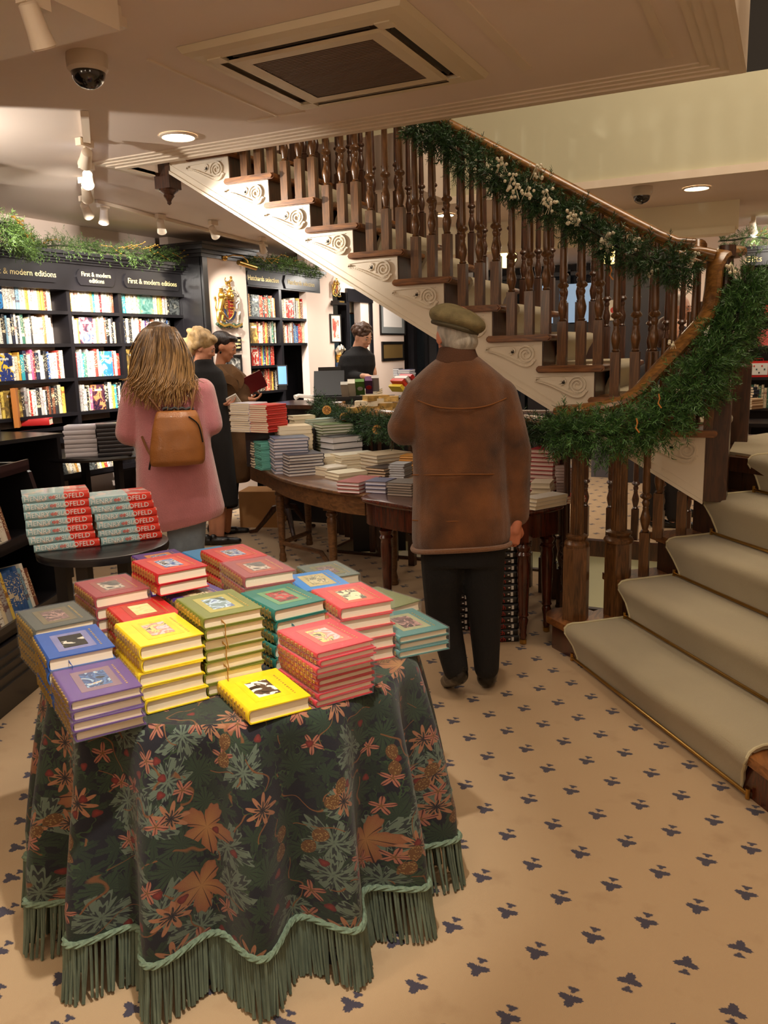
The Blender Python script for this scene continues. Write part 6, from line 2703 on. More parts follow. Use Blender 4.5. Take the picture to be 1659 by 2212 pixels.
def st(F, L_pt, R_pt, n_, t, cname, label, top=None, base=ZT1, soft=False, pagec=None, jit=.005, dep=None, spine='back', lpl='', d=None):
    """pile from the photo: F front corner, L left end, R right end of its top face"""
    if d:
        z = Wd(F[0], F[1], d).z
        n_ = max(1, round((z - base) / t))
        t = (z - base) / n_
    z = base + n_ * t
    f = P(F[0], F[1], 2, z)
    l = P(L_pt[0], L_pt[1], 2, z)
    a = l - f
    if R_pt is not None:
        r_ = P(R_pt[0], R_pt[1], 2, z)
        b = r_ - f
    else:
        b = Vector((-a.y, a.x, 0))
        if b.dot(Vector((f.x, f.y, 0))) < 0:
            b = -b
        b = b.normalized() * (dep or .19)
    la = max(.10, min(.30, a.length))
    an = a.normalized()
    bp = b - an * b.dot(an)
    lb = max(.12, min(.30, bp.length if R_pt is not None else (dep or .19)))
    bn = bp.normalized()
    c = f + an * la / 2 + bn * lb / 2
    colr = CD.get(cname, cname) if isinstance(cname, str) else cname
    # local x: spine at -x ; spine on the far side or on the left side
    if spine == 'back':
        xd = -bn
        W_, Ln_ = lb, la
    elif spine == 'front':
        xd = bn
        W_, Ln_ = lb, la
    elif spine == 'left':
        xd = -an
        W_, Ln_ = la, lb
    else:
        xd = an
        W_, Ln_ = la, lb
    rz = atan2(xd.y, xd.x)
    it = [c, rz, W_ / 2, Ln_ / 2, base, base + n_ * t, lambda c2: st_build(c2, base, rz, n_, (Ln_, W_, t), colr, label, lpl, pagec, jit, soft, int(F[0] + F[1]))]
    PILES.append(it)


PILES = []


def st_build(c, base, rz, n_, size, colr, label, lpl, pagec, jit, soft, seed):
    key = 'pile_%d_%d_%d' % tuple(colr)
    m = mat(key, colr, .45, coat=.15)
    pm = M_PAGE if pagec is None else mat('pages_%d_%d_%d' % tuple(pagec), pagec, .85, var=.05, vs=3, stretch=(1, 1, 160))
    stack_simple((c.x, c.y, base), rz, n_, size, None, nm(label, lpl), 'books in ' + lpl.replace('the ', '', 1), m, jit, pm, soft, seed=seed)


WP = (214, 208, 204)
st((654, 992), (632, 986), (715, 981), 6, .017, (226, 216, 190), 'cream paperback', lpl='the deep cream pile at the table front', soft=True)
st((631, 982), (610, 974), (687, 970), 6, .0195, (46, 44, 60), 'navy hardback with pale pages', lpl='the pile left of the cream paperbacks', d=5.5, pagec=WP)
st((605, 947), (594, 940), (667, 936), 9, .0215, (90, 104, 130), 'slate blue hardback', lpl='the tall pile with blue edges', d=5.62, pagec=(206, 200, 206))
st((592, 924), (581, 919), (656, 917), 9, .0265, (224, 206, 170), 'fat cream paperback', lpl='the tallest cream pile', d=5.78, soft=True)
st((574, 955), (560, 951), (590, 947), 11, .0125, (88, 172, 156), 'turquoise paperback', lpl='the turquoise pile', d=5.85, soft=True, pagec=(110, 180, 166))
st((560, 955), (549, 951), (585, 940), 7, .019, (60, 50, 50), 'dark hardback with cream pages', lpl='the pile at the table end', d=5.95)
st((640, 900), (628, 898), (664, 893), 3, .03, (206, 196, 160), 'ribbed cream notebook', base=ZT1 + .26, lpl='the notebooks pile by the garland', d=6.1)
st((628, 870), (586, 874), (640, 864), 12, .0155, (206, 52, 44), 'red-spined paperback', lpl='the tall red pile at the back', soft=True, base=ZT1 + .26, d=6.0, spine='front')
st((587, 868), (548, 872), (600, 862), 12, .0158, (216, 208, 214), 'white paperback', lpl='the tall white pile beside the red one', soft=True, base=ZT1 + .26, d=6.05, spine='front')
st((680, 919), (661, 915), (732, 911), 7, .0215, (96, 116, 60), 'green-edged hardback', lpl='the pile with the lime top', d=5.95, pagec=(206, 206, 190))
st((713, 946), (684, 942), (763, 938), 3, .040, (44, 42, 46), 'thick black-edged volume', lpl='the big dark pile', d=5.75, pagec=(206, 202, 204))
st((662, 908), (645, 906), (701, 899), 5, .019, (170, 190, 176), 'pale green hardback', lpl='the pale green pile at the back', d=6.1, pagec=(206, 210, 196))
st((742, 984), (720, 979), (792, 970), 7, .0165, (226, 220, 200), 'off-white paperback', lpl='the pile left of the speckled books', soft=True)
st((805, 983), (764, 977), (850, 969), 5, .024, (206, 186, 156), 'speckled hardback', lpl='the speckled pile', pagec=(206, 196, 176))
st((695, 1010), (669, 1006), (731, 1003), 3, .019, (226, 220, 206), 'cream paperback', lpl='the low pile beside the deep creams', soft=True, spine='right')
st((730, 1024), (701, 1018), (781, 1014), 2, .021, (222, 214, 186), 'cream booklet', lpl='the pair at the table edge', soft=True)
st((775, 1043), (727, 1040), (806, 1027), 3, .021, (150, 46, 40), 'red-covered white-edged book', lpl='the low red-topped pile', pagec=(220, 206, 206))
st((833, 1041), (788, 1039), None, 3, .0225, (70, 74, 110), 'dark blue hardback', lpl='the front pile beside the red-topped one', pagec=(206, 200, 210), dep=.16)
st((888, 1045), (834, 1042), None, 5, .0145, (104, 96, 90), 'thin grey-brown hardback', lpl='the front pile nearest the man', pagec=(200, 188, 176), dep=.17)
st((824, 1010), (784, 1007), None, 3, .019, (44, 34, 32), 'black hardback with tan pages', lpl='the low black pile', pagec=(206, 180, 150), dep=.2)
st((859, 1002), (826, 1001), None, 6, .015, (170, 172, 176), 'silver-grey hardback', lpl='the silver-grey pile', pagec=(186, 184, 184), dep=.14)
st((892, 985), (861, 984), None, 7, .0165, (206, 142, 50), 'ochre hardback', lpl='the ochre pile by the man', pagec=(206, 160, 100), dep=.14)
st((1159, 1078), (1141, 1075), (1203, 1062), 3, .0195, (212, 206, 196), 'silver-wrapped book', lpl='the pile at the mahogany table corner', soft=True)
st((1189, 1044), (1147, 1043), (1215, 1034), 3, .028, (226, 214, 190), 'white book', lpl='the cream pile right of the man', soft=True)
st((1200, 972), (1148, 970), (1214, 962), 10, .0235, (170, 28, 40), 'red hardback', lpl='the tall red and white pile', pagec=(226, 200, 190), jit=.008)
st((1238, 1010), (1203, 1010), (1287, 1004), 9, .0165, (206, 184, 178), 'pinkish paperback', lpl='the pile behind the newel post', soft=True, pagec=(206, 186, 184))
st((1226, 1074), (1203, 1068), (1240, 1066), 3, .012, (206, 70, 50), 'small red and white book', lpl='the little pile at the table end', soft=True)
relax(PILES, 60, .05)
PILES.clear()
rs_ = Wd(606, 920, 6.15)
g = MB()
g.box((0, 0, .13), (.50, .22, .26))
o = g.build('display_riser', M_BLACK, None, loc=(rs_.x, rs_.y, ZT1 + .0005), rz=radians(30), sharp=0)
tag(o, 'black riser box under the tall red and white piles on the console table', 'display stand')
# piles standing on the floor under the mahogany table
M_MUN = mat('black_spine', (22, 20, 22), .35, coat=.2)
c0 = P(1098, 1398, 2, 0)


def munich(pos, rz, label, group):
    W_, Ln_, t = .15, .235, .034
    root = cover_mb(W_, Ln_, t).build('book', M_MUN, None, loc=pos, rz=rz, sharp=40)
    tag(root, label, 'book', group)
    pages_mb(W_, Ln_, t).build('page_block', mat('munich_pages', (206, 170, 150), .8), root)
    M = Matrix(((0, 0, -1, -W_ / 2 - .0004), (-1, 0, 0, 0), (0, 1, 0, t / 2), (0, 0, 0, 1)))
    g = text_mb('Munich', .034, .0005)
    g.xf(Matrix.Translation((0, -.0, 0)) @ M)
    g.build('spine_title', mat('red_title', (190, 46, 40), .5), root, sharp=0)
    g = MB()
    g.box((-W_ / 2 - .0004, -.085, t / 2), (.001, .012, .020))
    g.box((-W_ / 2 - .0004, -.068, t / 2), (.001, .010, .006))
    g.build('spine_badge', M_TW, root, sharp=0)
    # red jacket back edge
    g = MB()
    g.bb(-W_ / 2 + .02, W_ / 2 + .0006, -Ln_ / 2 - .0006, Ln_ / 2 + .0006, 0, .004)
    g.build('red_board', mat('munich_red', (150, 30, 30), .4), root, sharp=0)


for gi, (cx_, cy_, n_, lab) in enumerate(((-1.32, 3.98, 16, 'right'), (-1.60, 4.06, 15, 'left'))):
    for i in range(n_):
        rr_ = random.Random(i * 3 + gi)
        rzz = radians(118)
        munich((cx_ + rr_.uniform(-.004, .004), cy_ + rr_.uniform(-.004, .004), i * .0345), rzz + rr_.uniform(-.03, .03), nm('black and red hardback', 'the %s floor stack under the mahogany table' % lab)(n_ - 1 - i), 'black and red hardbacks stacked on the floor, %s stack' % lab)

# ------------------------------------------------------------------ small black table with white and black piles (left aisle)
bt = Wd(215, 975, 6.35)
tb2 = thing('black_display_table', 'black table with white and black piles of books before the left bookcase', 'table', (bt.x, bt.y, 0))
ztb = bt.z
g = MB()
g.lathe([(.42, -.03), (.43, -.015), (.42, 0)], (0, 0, ztb), 40)
g.build('table_top', M_BLACK, tb2)
for k in range(4):
    a = radians(45 + 90 * k + 20)
    g = MB()
    g.box((.33 * cos(a), .33 * sin(a), (ztb - .03) / 2), (.045, .045, ztb - .03))
    g.build('leg', M_BLACK, tb2)
st((206, 918), (135, 921), None, 7, .031, (196, 192, 200), 'pale grey hardback', base=ztb, lpl='the pale pile on the black table', pagec=(200, 196, 204), spine='front', dep=.16)
st((282, 913), (207, 917), None, 8, .028, (38, 36, 42), 'black hardback', base=ztb, lpl='the black pile on the black table', pagec=(60, 58, 64), spine='front', dep=.16)

# ------------------------------------------------------------------ counter, till, telephone, screen
ct = thing('shop_counter', 'dark wooden shop counter in front of the assistant', 'counter', (-3.6, 6.75, 0))
g = MB()
g.bb(-4.25, -2.75, 6.30, 6.85, 0, 1.02)
g.build('counter_body', M_BLACK, ct, world=True)
g = MB()
g.bb(-4.32, -2.68, 6.24, 6.90, 1.02, 1.055)
g.build('counter_top', M_DOAK, ct, world=True)
ct2 = thing('back_counter', 'black worktop along the wall under the selection bookcase', 'counter', (-4.6, 7.7, 0))
g = MB()
g.bb(-4.85, -4.45, 7.05, 8.5, .94, .975)
g.build('worktop', M_BLACK, ct2, world=True)
g = MB()
g.bb(-4.85, -4.52, 7.10, 8.45, .0, .94)
g.build('cupboard_front', M_BLACK, ct2, world=True)


def facing_box(px0, py0, px1, py1, d, dep, name, label, cat, m, tilt=0.):
    """box facing the camera side, spanning the photo rectangle at distance d, resting there"""
    a = Wd(px0, py1, d)
    b = Wd(px1, py1, d)
    c = Wd(px0, py0, d)
    w_ = (b - a).length
    h_ = c.z - a.z
    mid = (a + b) / 2
    dr = b - a
    rz = atan2(dr.y, dr.x)
    g = MB()
    M_ = Matrix.Rotation(tilt, 3, 'X')
    vs = []
    g.bb(-w_ / 2, w_ / 2, 0, dep, 0, h_)
    g.v = [tuple(M_ @ Vector(p)) for p in g.v]
    o = g.build(name, m, None, loc=(mid.x, mid.y, min(a.z, b.z)), rz=rz, sharp=0)
    tag(o, label, cat)
    return o, w_, h_


o, w_, h_ = facing_box(600, 788, 622, 832, 8.45, .03, 'computer_screen', 'flat computer screen glowing blue on the back counter', 'screen', M_FRB, -.15)
g = MB()
g.bb(-w_ / 2 + .01, w_ / 2 - .01, -.003, 0, .012, h_ - .012)
g.v = [tuple(Matrix.Rotation(-.15, 3, 'X') @ Vector(p)) for p in g.v]
g.build('display', mat('screen_blue', (90, 140, 210), .4, emis=.9), o, sharp=0)
g = MB()
g.bb(-.04, .04, .0, .10, -.045, 0)
g.build('stand', M_FRB, o, sharp=0)
tphp = Wd(665, 838, 8.25)
t = thing('telephone', 'white desk telephone with its handset on the back counter', 'telephone', (tphp.x, tphp.y, .976))
g = MB()
g.prism([(-.10, 0), (.10, 0), (.10, .035), (-.10, .075)], -.09, .09, axis='x')
g.build('base', mat('phone_white', (222, 214, 204), .4), t)
g = MB()
g.tube([(-.09, -.10, .10), (-.07, -.06, .115), (.02, .02, .10), (.08, .08, .085)], [.026, .02, .02, .028], 10)
g.build('handset', mat('phone_white', (222, 214, 204), .4), t)
# till on the front counter
tp_ = Wd(712, 852, 7.45)
t = thing('cash_till', 'black touch-screen till tilted back on the shop counter', 'till', (tp_.x, tp_.y, 1.056), rz=radians(25))
g = MB()
g.bb(-.13, .13, -.12, .14, 0, .05)
g.build('base', M_FRB, t)
g = MB()
M_ = Matrix.Rotation(radians(-28), 3, 'X')
g.box((0, .0, .17), (.27, .035, .24), M=M_)
g.build('screen', M_FRB, t)
g = MB()
g.box((0, .11, .28), (.20, .05, .07))
g.build('customer_display', M_FRB, t)

st((826, 838), (812, 842), None, 6, .018, (206, 200, 190), 'grey and white paperback', base=1.056, lpl='the pile by the assistant\'s hand', soft=True, dep=.16)
st((808, 812), (792, 813), None, 9, .014, (110, 150, 180), 'blue paperback', base=1.06, lpl='the blue pile under the assistant\'s hand', soft=True, dep=.15)
# gold-wrapped books heaped behind the railing
gp0 = [(792, 868, 0), (800, 878, .2), (778, 882, .5), (822, 862, .1), (840, 872, .3), (826, 882, -.1), (848, 884, .2), (812, 856, .4), (836, 858, 0)]
for i, (px, py, rr_) in enumerate(gp0):
    zz = 1.02 - (py - 856) * .0039
    p = Wd(px, py, 6.15)
    g = MB()
    g.bb(-.085, .085, -.06, .06, 0, .038)
    o = g.build('gold_book', mat('gold_wrapping', (214, 176, 104), .3, .5, var=.3, vs=26, bump=.4, bs=60) if i % 3 else M_PAGE, None, loc=(p.x, p.y, p.z - .03), rz=.4 + rr_, sharp=0)
    tag(o, '%s gold-wrapped book in the heap behind the curved rail' % ('topmost', 'second', 'leftmost', 'upper right', 'right middle', 'lower middle', 'lowest right', 'upper middle', 'rearmost')[i], 'book', 'gold-wrapped books behind the curved rail')
p = Wd(812, 889, 6.2)
t = thing('book_stand', 'low black display stand under the gold-wrapped books', 'display stand', (p.x, p.y, 0), rz=.45)
g = MB()
g.bb(-.26, .26, -.10, .16, p.z - .05, p.z - .02)
g.build('stand_top', M_BLACK, t)
g = MB()
g.bb(-.2, .2, -.05, .10, 0, p.z - .05)
g.build('stand_body', M_BLACK, t)
# tilted display of paperbacks on the counter
for i, (px, py, cn, lab) in enumerate(((745, 842, (200, 196, 184), 'grey and white'), (760, 838, (226, 220, 200), 'cream'), (778, 836, (96, 140, 60), 'green and white'), (797, 832, (110, 70, 110), 'purple and red'), (811, 828, (206, 196, 190), 'pale'))):
    p = Wd(px, py, 7.1)
    g = MB()
    M_ = Matrix.Rotation(radians(52), 3, 'X')
    g.box((0, .0, .0), (.062 if i != 2 else .075, .03 + .015 * (i % 2), .19), M=M_)
    o = g.build('book', mat('tilted_%d' % i, cn, .4), None, loc=(p.x, p.y, p.z), rz=radians(25), sharp=0)
    tag(o, '%s paperback tilted in the display at the counter front' % lab, 'book', 'paperbacks tilted in the counter display')
    if i in (2, 3):
        g = MB()
        dsk = [(.024 * cos(2 * pi * k / 16), .028 * sin(2 * pi * k / 16) + .0) for k in range(16)]
        g.prism(dsk, -.0168 - .0075 * (i % 2) - .001, -.0165, axis='y')
        g.v = [tuple(M_ @ Vector(q)) for q in g.v]
        g.build('cover_motif', mat('motif_red' if i == 3 else 'motif_white', (206, 50, 50) if i == 3 else (226, 220, 210), .5), o, sharp=0)
p = Wd(775, 850, 7.2)
t = thing('display_ledge', 'dark sloping ledge holding the tilted paperbacks', 'display stand', (p.x, p.y, 0), rz=radians(25))
g = MB()
g.box((0, 0, p.z - .035), (.62, .10, .03))
g.build('ledge', M_BLACK, t)
g = MB()
g.bb(-.30, .30, -.02, .10, 1.056, p.z - .05)
g.build('support', M_BLACK, t)
for i, (px, py, cn, lab) in enumerate(((862, 826, (206, 60, 40), 'red'), (870, 820, (226, 220, 214), 'white'), (880, 816, (190, 40, 40), 'crimson'), (858, 838, (226, 196, 60), 'yellow'))):
    p = Wd(px, py, 6.9)
    g = MB()
    g.box((0, 0, 0), (.03, .17, .06), M=Matrix.Rotation(radians(-40), 3, 'Y'))
    o = g.build('book', mat('fan_%d' % i, cn, .4), None, loc=tuple(p), rz=radians(60), sharp=0)
    tag(o, '%s book leaning in the fan beside the man\'s shoulder' % lab, 'book', 'books leaning beside the man')
p = Wd(872, 850, 6.95)
t = thing('side_display', 'black stand with grey and blue piles left of the man\'s shoulder', 'display stand', (p.x, p.y, 0), rz=radians(25))
g = MB()
g.bb(-.25, .35, -.05, .35, max(1.09, p.z - .07), p.z - .03)
g.build('stand_top', M_BLACK, t)
g = MB()
g.bb(-.2, .3, .0, .3, 1.056, max(1.09, p.z - .07))
g.build('stand_body', M_BLACK, t)
zz = p.z - .03
st((898, 797), (872, 800), None, 7, .021, (92, 92, 120), 'blue-grey hardback', base=zz, lpl='the pile at the man\'s left shoulder', pagec=(200, 196, 190), dep=.16)
st((872, 795), (848, 798), None, 5, .022, (50, 52, 74), 'navy hardback', base=zz + .03, lpl='the navy pile left of the man\'s shoulder', pagec=(196, 196, 196), dep=.15)

# ------------------------------------------------------------------ gifts bookcase (right)
YG = 8.4
gx0 = P(1606, 700, 1, YG).x
zg = [P(1640, y, 1, YG).z for y in (687, 748, 815, 882)]
zgt = P(1640, 545, 1, YG).z
zgf = P(1640, 573, 1, YG).z
bg = thing('bookcase', 'black bookcase headed Gifts at the right edge beyond the stairs', 'bookcase', (gx0, YG, 0))
g = MB()
for x in (gx0 + .02, gx0 + .85):
    g2 = MB()
    g2.bb(x - .02, x + .02, YG, YG + .35, 0, zgt)
    g2.build('upright', M_BLACK, bg, world=True)
for z in zg + [.55, .25]:
    g2 = MB()
    g2.bb(gx0 + .04, gx0 + .83, YG, YG + .34, z - .025, z)
    g2.build('shelf', M_BLACK, bg, world=True)
g2 = MB()
g2.bb(gx0, gx0 + .87, YG + .34, YG + .36, 0, zgt)
g2.build('back_panel', M_BLACK, bg, world=True)
g2 = MB()
g2.bb(gx0, gx0 + .87, YG - .012, YG + .34, zgf, zgt)
g2.bb(gx0 - .03, gx0 + .9, YG - .04, YG + .34, zgt, zgt + .02)
g2.bb(gx0 - .05, gx0 + .92, YG - .07, YG + .34, zgt + .02, zgt + .05)
g2.build('frieze', M_BLACK, bg, world=True)
g = text_mb('Gifts', .075, .001)
cg = P(1628, 560, 1, YG - .014)
g.xf(Matrix(((1, 0, 0, cg.x), (0, 0, -1, cg.y), (0, 1, 0, cg.z), (0, 0, 0, 1))))
g.build('lettering', M_LET, bg, world=True, sharp=0)
# red suitcase radio-like gift box
p = P(1637, 812, 1, YG + .02)
t = thing('red_gift_case', 'small red case with a handle and a white alphabet panel on the gifts shelf', 'gift case', (p.x, p.y, zg[2] + .001))
g = MB()
g.prism([(-.11, 0), (.11, 0), (.11, .12), (.09, .145), (-.09, .145), (-.11, .12)], 0, .12, axis='y')
g.build('body', mat('case_red', (206, 40, 32), .35), t)
g = MB()
g.tube([(-.04, .06, .142), (-.035, .06, .165), (.035, .06, .165), (.04, .06, .142)], .006, 8)
g.build('handle', mat('case_red', (206, 40, 32), .35), t)
g = MB()
g.bb(-.06, .08, -.003, 0, .02, .125)
pn = g.build('panel', M_PAPER, t, sharp=0)
for i in range(5):
    g = MB()
    for j in range(4):
        if (i * 3 + j) % 5 == 4:
            continue
    g.box((-.035 + .0 + i * .022, -.004, .10 - (i % 3) * .03), (.012, .002, .014))
    g.build('printed_square', mat('print_%d' % (i % 3), ((206, 60, 50), (60, 90, 90), (60, 50, 50))[i % 3], .5), pn, sharp=0)
for i, (x, y, w_, h_, cn, lab, si) in enumerate(((1645, 660, .12, .17, (196, 40, 34), 'red soft toy-like gift wrapped in red tissue', 0), (1630, 725, .10, .13, (226, 210, 204), 'white patterned tea towel pack', 1), (1648, 728, .11, .15, (200, 90, 80), 'red and white patterned gift box', 1), (1622, 600, .10, .12, (206, 190, 180), 'pale round gift tin on the upper gifts shelf', 0))):
    if i == 3:
        continue
    p = P(x, y, 1, YG + .03)
    g = MB()
    g.prism([(-w_ / 2, 0), (w_ / 2, 0), (w_ / 2, h_ * .8), (w_ * .3, h_), (-w_ * .3, h_), (-w_ / 2, h_ * .8)], 0, .08, axis='y')
    o = g.build('gift_box', mat('gift_%d' % i, cn, .5, var=.3, vs=40), None, loc=(p.x, p.y, zg[si] + .001))
    tag(o, lab + ' on the gifts bookcase', 'gift')
fill_shelf((gx0, YG), (1, 0), (0, -1), .06, .8, zg[3] - .0, ['cream', 'green', 'cream'], 'the lowest gifts shelf', 'books on the lowest gifts shelf', seed=91)
st((1646, 835), (1629, 836), None, 4, .024, (40, 44, 60), 'navy notebook', base=zg[3] + .10, lpl='the upper navy pile on the gifts shelf', dep=.12, spine='front')
st((1650, 860), (1626, 862), None, 4, .024, (206, 170, 130), 'tan notebook', base=zg[3], lpl='the tan pile on the gifts shelf', dep=.12, spine='front')
gt = thing('gift_table', 'low black table in front of the gifts bookcase', 'table', (gx0 + .35, YG - .5, 0))
g = MB()
g.bb(gx0 - .1, gx0 + .9, YG - .7, YG - .2, .78, .81)
g.build('table_top', M_BLACK, gt, world=True)
for x in (gx0 + .1, gx0 + .8):
    g = MB()
    g.bb(x - .03, x + .03, YG - .5, YG - .44, 0, .78)
    g.build('leg', M_BLACK, gt, world=True)

relax(PILES, 0)
PILES.clear()
# ------------------------------------------------------------------ far shopfront seen between the balusters
g = MB()
wz0, wz1 = .5, 2.2
for i in range(9):
    x = -4.6 + i * .62
    g.bb(x - .03, x + .03, 11.45, 11.55, 0, 2.5)
for z in (.5, 1.25, 2.05, 2.45):
    g.bb(-4.7, .6, 11.45, 11.55, z - .025, z + .025)
struct(g, 'window_2_frame', M_BLACK, 'black glazing bars of the shopfront at the far end')
g = MB()
g.bb(-4.7, .6, 11.56, 11.57, .5, 2.45)
struct(g, 'window_2', gl, 'dark night-time glass of the far shopfront')
# street lights glimpsed outside are lamps hanging inside the window
for i, (px, py, s_, lab) in enumerate(((1092, 556, .15, 'glowing pendant lantern seen through the balusters left of the garland berries'), (1322, 548, .14, 'glowing pendant lantern seen under the garland on the right'))):
    c = P(px, py, 1, 8.6)
    t = thing('pendant_lantern', lab, 'pendant lamp', tuple(c))
    g = MB()
    g.lathe([(.02, -s_ * .7), (s_ * .55, -s_ * .62), (s_ * .8, -s_ * .2), (s_ * .8, s_ * .15), (s_ * .45, s_ * .5), (.03, s_ * .6)], seg=20)
    g.build('shade', mat('lantern_glow', (255, 214, 130), .5, emis=5.), t)
    g = MB()
    g.tube([(0, 0, s_ * .6), (0, 0, ZC - c.z)], .006, 6)
    g.build('cord', M_IRON, t)
    for q in range(6):
        g = MB()
        a = 2 * pi * q / 6
        g.tube([(s_ * .56 * cos(a), s_ * .56 * sin(a), -s_ * .62), (s_ * .82 * cos(a), s_ * .82 * sin(a), -s_ * .2), (s_ * .82 * cos(a), s_ * .82 * sin(a), s_ * .15), (s_ * .45 * cos(a), s_ * .45 * sin(a), s_ * .52)], .006, 5)
        g.build('rib', M_IRON, t)
    lamp('POINT', 'lantern_light', (c.x, c.y - .3, c.z), 4, WARM, None, .1)
g = MB()
c0_ = P(1150, 700, 1, 11.3)
c1_ = P(1292, 610, 1, 11.3)
t = thing('street_glow_stand_in', 'added pale blue glowing panel standing in for street light far behind the staircase', 'light panel', ((c0_.x + c1_.x) / 2, 11.2, 0))  # made-up lit panel imitating bluish street light beyond the shopfront
g = MB()
g.bb(c0_.x, c1_.x, 11.1, 11.4, 0, c0_.z - .02)
g.build('glow_panel_base', M_BLACK, t, world=True)
g = MB()
g.bb(c0_.x, c1_.x, 11.3, 11.32, c0_.z, c1_.z)
g.build('glow_panel', mat('street_glow_blue', (150, 176, 200), .5, emis=.7), t, world=True, sharp=0)
for x in (c0_.x, (c0_.x * .6 + c1_.x * .4), c1_.x):
    g = MB()
    g.bb(x - .04, x + .04, 11.2, 11.3, c0_.z - .05, c1_.z + .05)
    g.build('post', mat('grey_post', (96, 98, 108), .5), t, world=True)
# grey panelled column
c0_ = P(1283, 740, 1, 9.6)
c1_ = P(1345, 590, 1, 9.6)
g = MB()
g.bb(c0_.x, c1_.x, 9.6, 9.9, 0, ZC)
g.bb(c0_.x - .03, c1_.x + .03, 9.57, 9.93, c1_.z, c1_.z + .08)
struct(g, 'wall_column', mat('grey_column', (92, 90, 98), .6), 'grey panelled column behind the staircase')
plaque_c = P(1325, 670, 1, 9.59)
t = thing('wall_sign', 'small white notice on the grey column behind the balusters', 'sign', tuple(plaque_c))
g = MB()
g.bb(-.07, .07, -.006, 0, -.11, .11)
g.build('board', M_PAPER, t, sharp=0)
g = MB()
g.lathe([(.032, 0), (.032, .002)], (0, 0, 0), 16)
g.v = [(x, -.007 - z, y) for x, y, z in g.v]
g.build('red_symbol', M_TR, t, sharp=0)
# dark wall right of the column
g = MB()
g.bb(c1_.x + .02, -1.1, 9.3, 9.4, 0, ZC)
struct(g, 'wall_dark_panel', mat('dark_panelling', (44, 42, 48), .5), 'dark panelling behind the handrail')
g = MB()
for k in range(4):
    p = P(1440 + 26 * k, 512, 1, 9.2)
    g.bb(p.x - .012, p.x + .012, 9.18, 9.2, p.z - .35, p.z + .12)
for dz in (-.25, -.1, .05):
    p = P(1470, 512, 1, 9.2)
    g.bb(p.x - .3, p.x + .4, 9.18, 9.2, p.z + dz - .01, p.z + dz + .01)
struct(g, 'window_3_frame', mat('night_bars', (60, 64, 80), .5), 'window bars above the handrail turn')
# ------------------------------------------------------------------ garlands
def needle_material(name, c1, c2):
    m, n, L, b = newmat(name)
    g = n.new('ShaderNodeNewGeometry')
    r = n.new('ShaderNodeValToRGB')
    r.color_ramp.elements[0].color = lin(c1)
    r.color_ramp.elements[1].color = lin(c2)
    L.new(g.outputs['Random Per Island'], r.inputs[0])
    L.new(r.outputs[0], b.inputs['Base Color'])
    b.inputs['Roughness'].default_value = .5
    return m


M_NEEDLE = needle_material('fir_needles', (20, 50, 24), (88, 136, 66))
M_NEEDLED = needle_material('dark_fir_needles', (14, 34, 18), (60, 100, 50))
M_LEAF = needle_material('cypress_sprays', (30, 56, 22), (104, 134, 60))
M_BERRY = mat('white_berry', (232, 224, 196), .35, coat=.3)
M_STEM = mat('garland_wire', (40, 44, 24), .8)


def perp(t, rnd_):
    v = Vector((rnd_.uniform(-1, 1), rnd_.uniform(-1, 1), rnd_.uniform(-1, 1)))
    v = v - t * v.dot(t)
    return v.normalized() if v.length > 1e-3 else Vector((0, 0, 1))


def garland(name, label, path, R, m, density=150, needle=.032, per=22, seed=1, n=6, slen=.8, group=None, nw=.0019):
    density *= 2.6
    rr_ = random.Random(seed)
    sp = smooth_path(path, n)
    base = sp[len(sp) // 2].copy()
    g = MB()
    L_ = [0.]
    for i in range(1, len(sp)):
        L_.append(L_[-1] + (sp[i] - sp[i - 1]).length)
    tot = L_[-1]
    Rs = R if callable(R) else (lambda u: R)
    for k in range(int(tot * density)):
        s_ = rr_.random() * tot
        i = max(0, min(len(sp) - 2, next((q for q in range(len(L_) - 1) if L_[q + 1] >= s_), len(sp) - 2)))
        p = sp[i].lerp(sp[i + 1], (s_ - L_[i]) / max(1e-6, L_[i + 1] - L_[i]))
        t = (sp[i + 1] - sp[i]).normalized()
        rad = Rs(s_ / tot)
        o_ = perp(t, rr_)
        d = (o_ + t * rr_.uniform(-.9, .9) + Vector((0, 0, -.15))).normalized()
        ln = rad * slen * rr_.uniform(.55, 1.15)
        st_ = p + o_ * rad * rr_.uniform(.0, .35)
        for q in range(per):
            u = (q + .5) / per
            a = st_ + d * ln * u
            nd = (perp(d, rr_) * .8 + d * .75).normalized()
            nl = needle * (1.05 - .45 * u) * rr_.uniform(.8, 1.15)
            w_ = nd.cross(perp(nd, rr_)).normalized() * nw
            e = a + nd * nl
            g.v.extend([tuple(a - w_), tuple(a + w_), tuple(e + w_ * .5), tuple(e - w_ * .5)])
            b_ = len(g.v) - 4
            g.f.append((b_, b_ + 1, b_ + 2, b_ + 3))
            g.mi.append(0)
    o = g.build(name, m, None, loc=base, world=True, sharp=0)
    tag(o, label, 'garland', group)
    g = MB()
    g.tube(sp, .008, 6)
    g.build('stem', M_STEM, o, world=True)
    return o, sp


def berries(o, pts, seed=0, r=.0076, n_=8, spread=.03):
    rr_ = random.Random(seed)
    for i, p in enumerate(pts):
        g = MB()
        for k in range(n_ + rr_.randint(-2, 4)):
            c = (p.x + rr_.uniform(-1, 1) * spread, p.y + rr_.uniform(-.6, .6) * spread, p.z + rr_.uniform(-1.2, 1.2) * spread)
            ell(g, c, (r, r, r), 8, 5)
        for k in range(4):
            g.tube([(p.x + rr_.uniform(-1, 1) * spread, p.y, p.z - spread), (p.x, p.y + .01, p.z + spread)], .0012, 4)
        g.build('berry_cluster', M_BERRY, o, world=True, sharp=0)


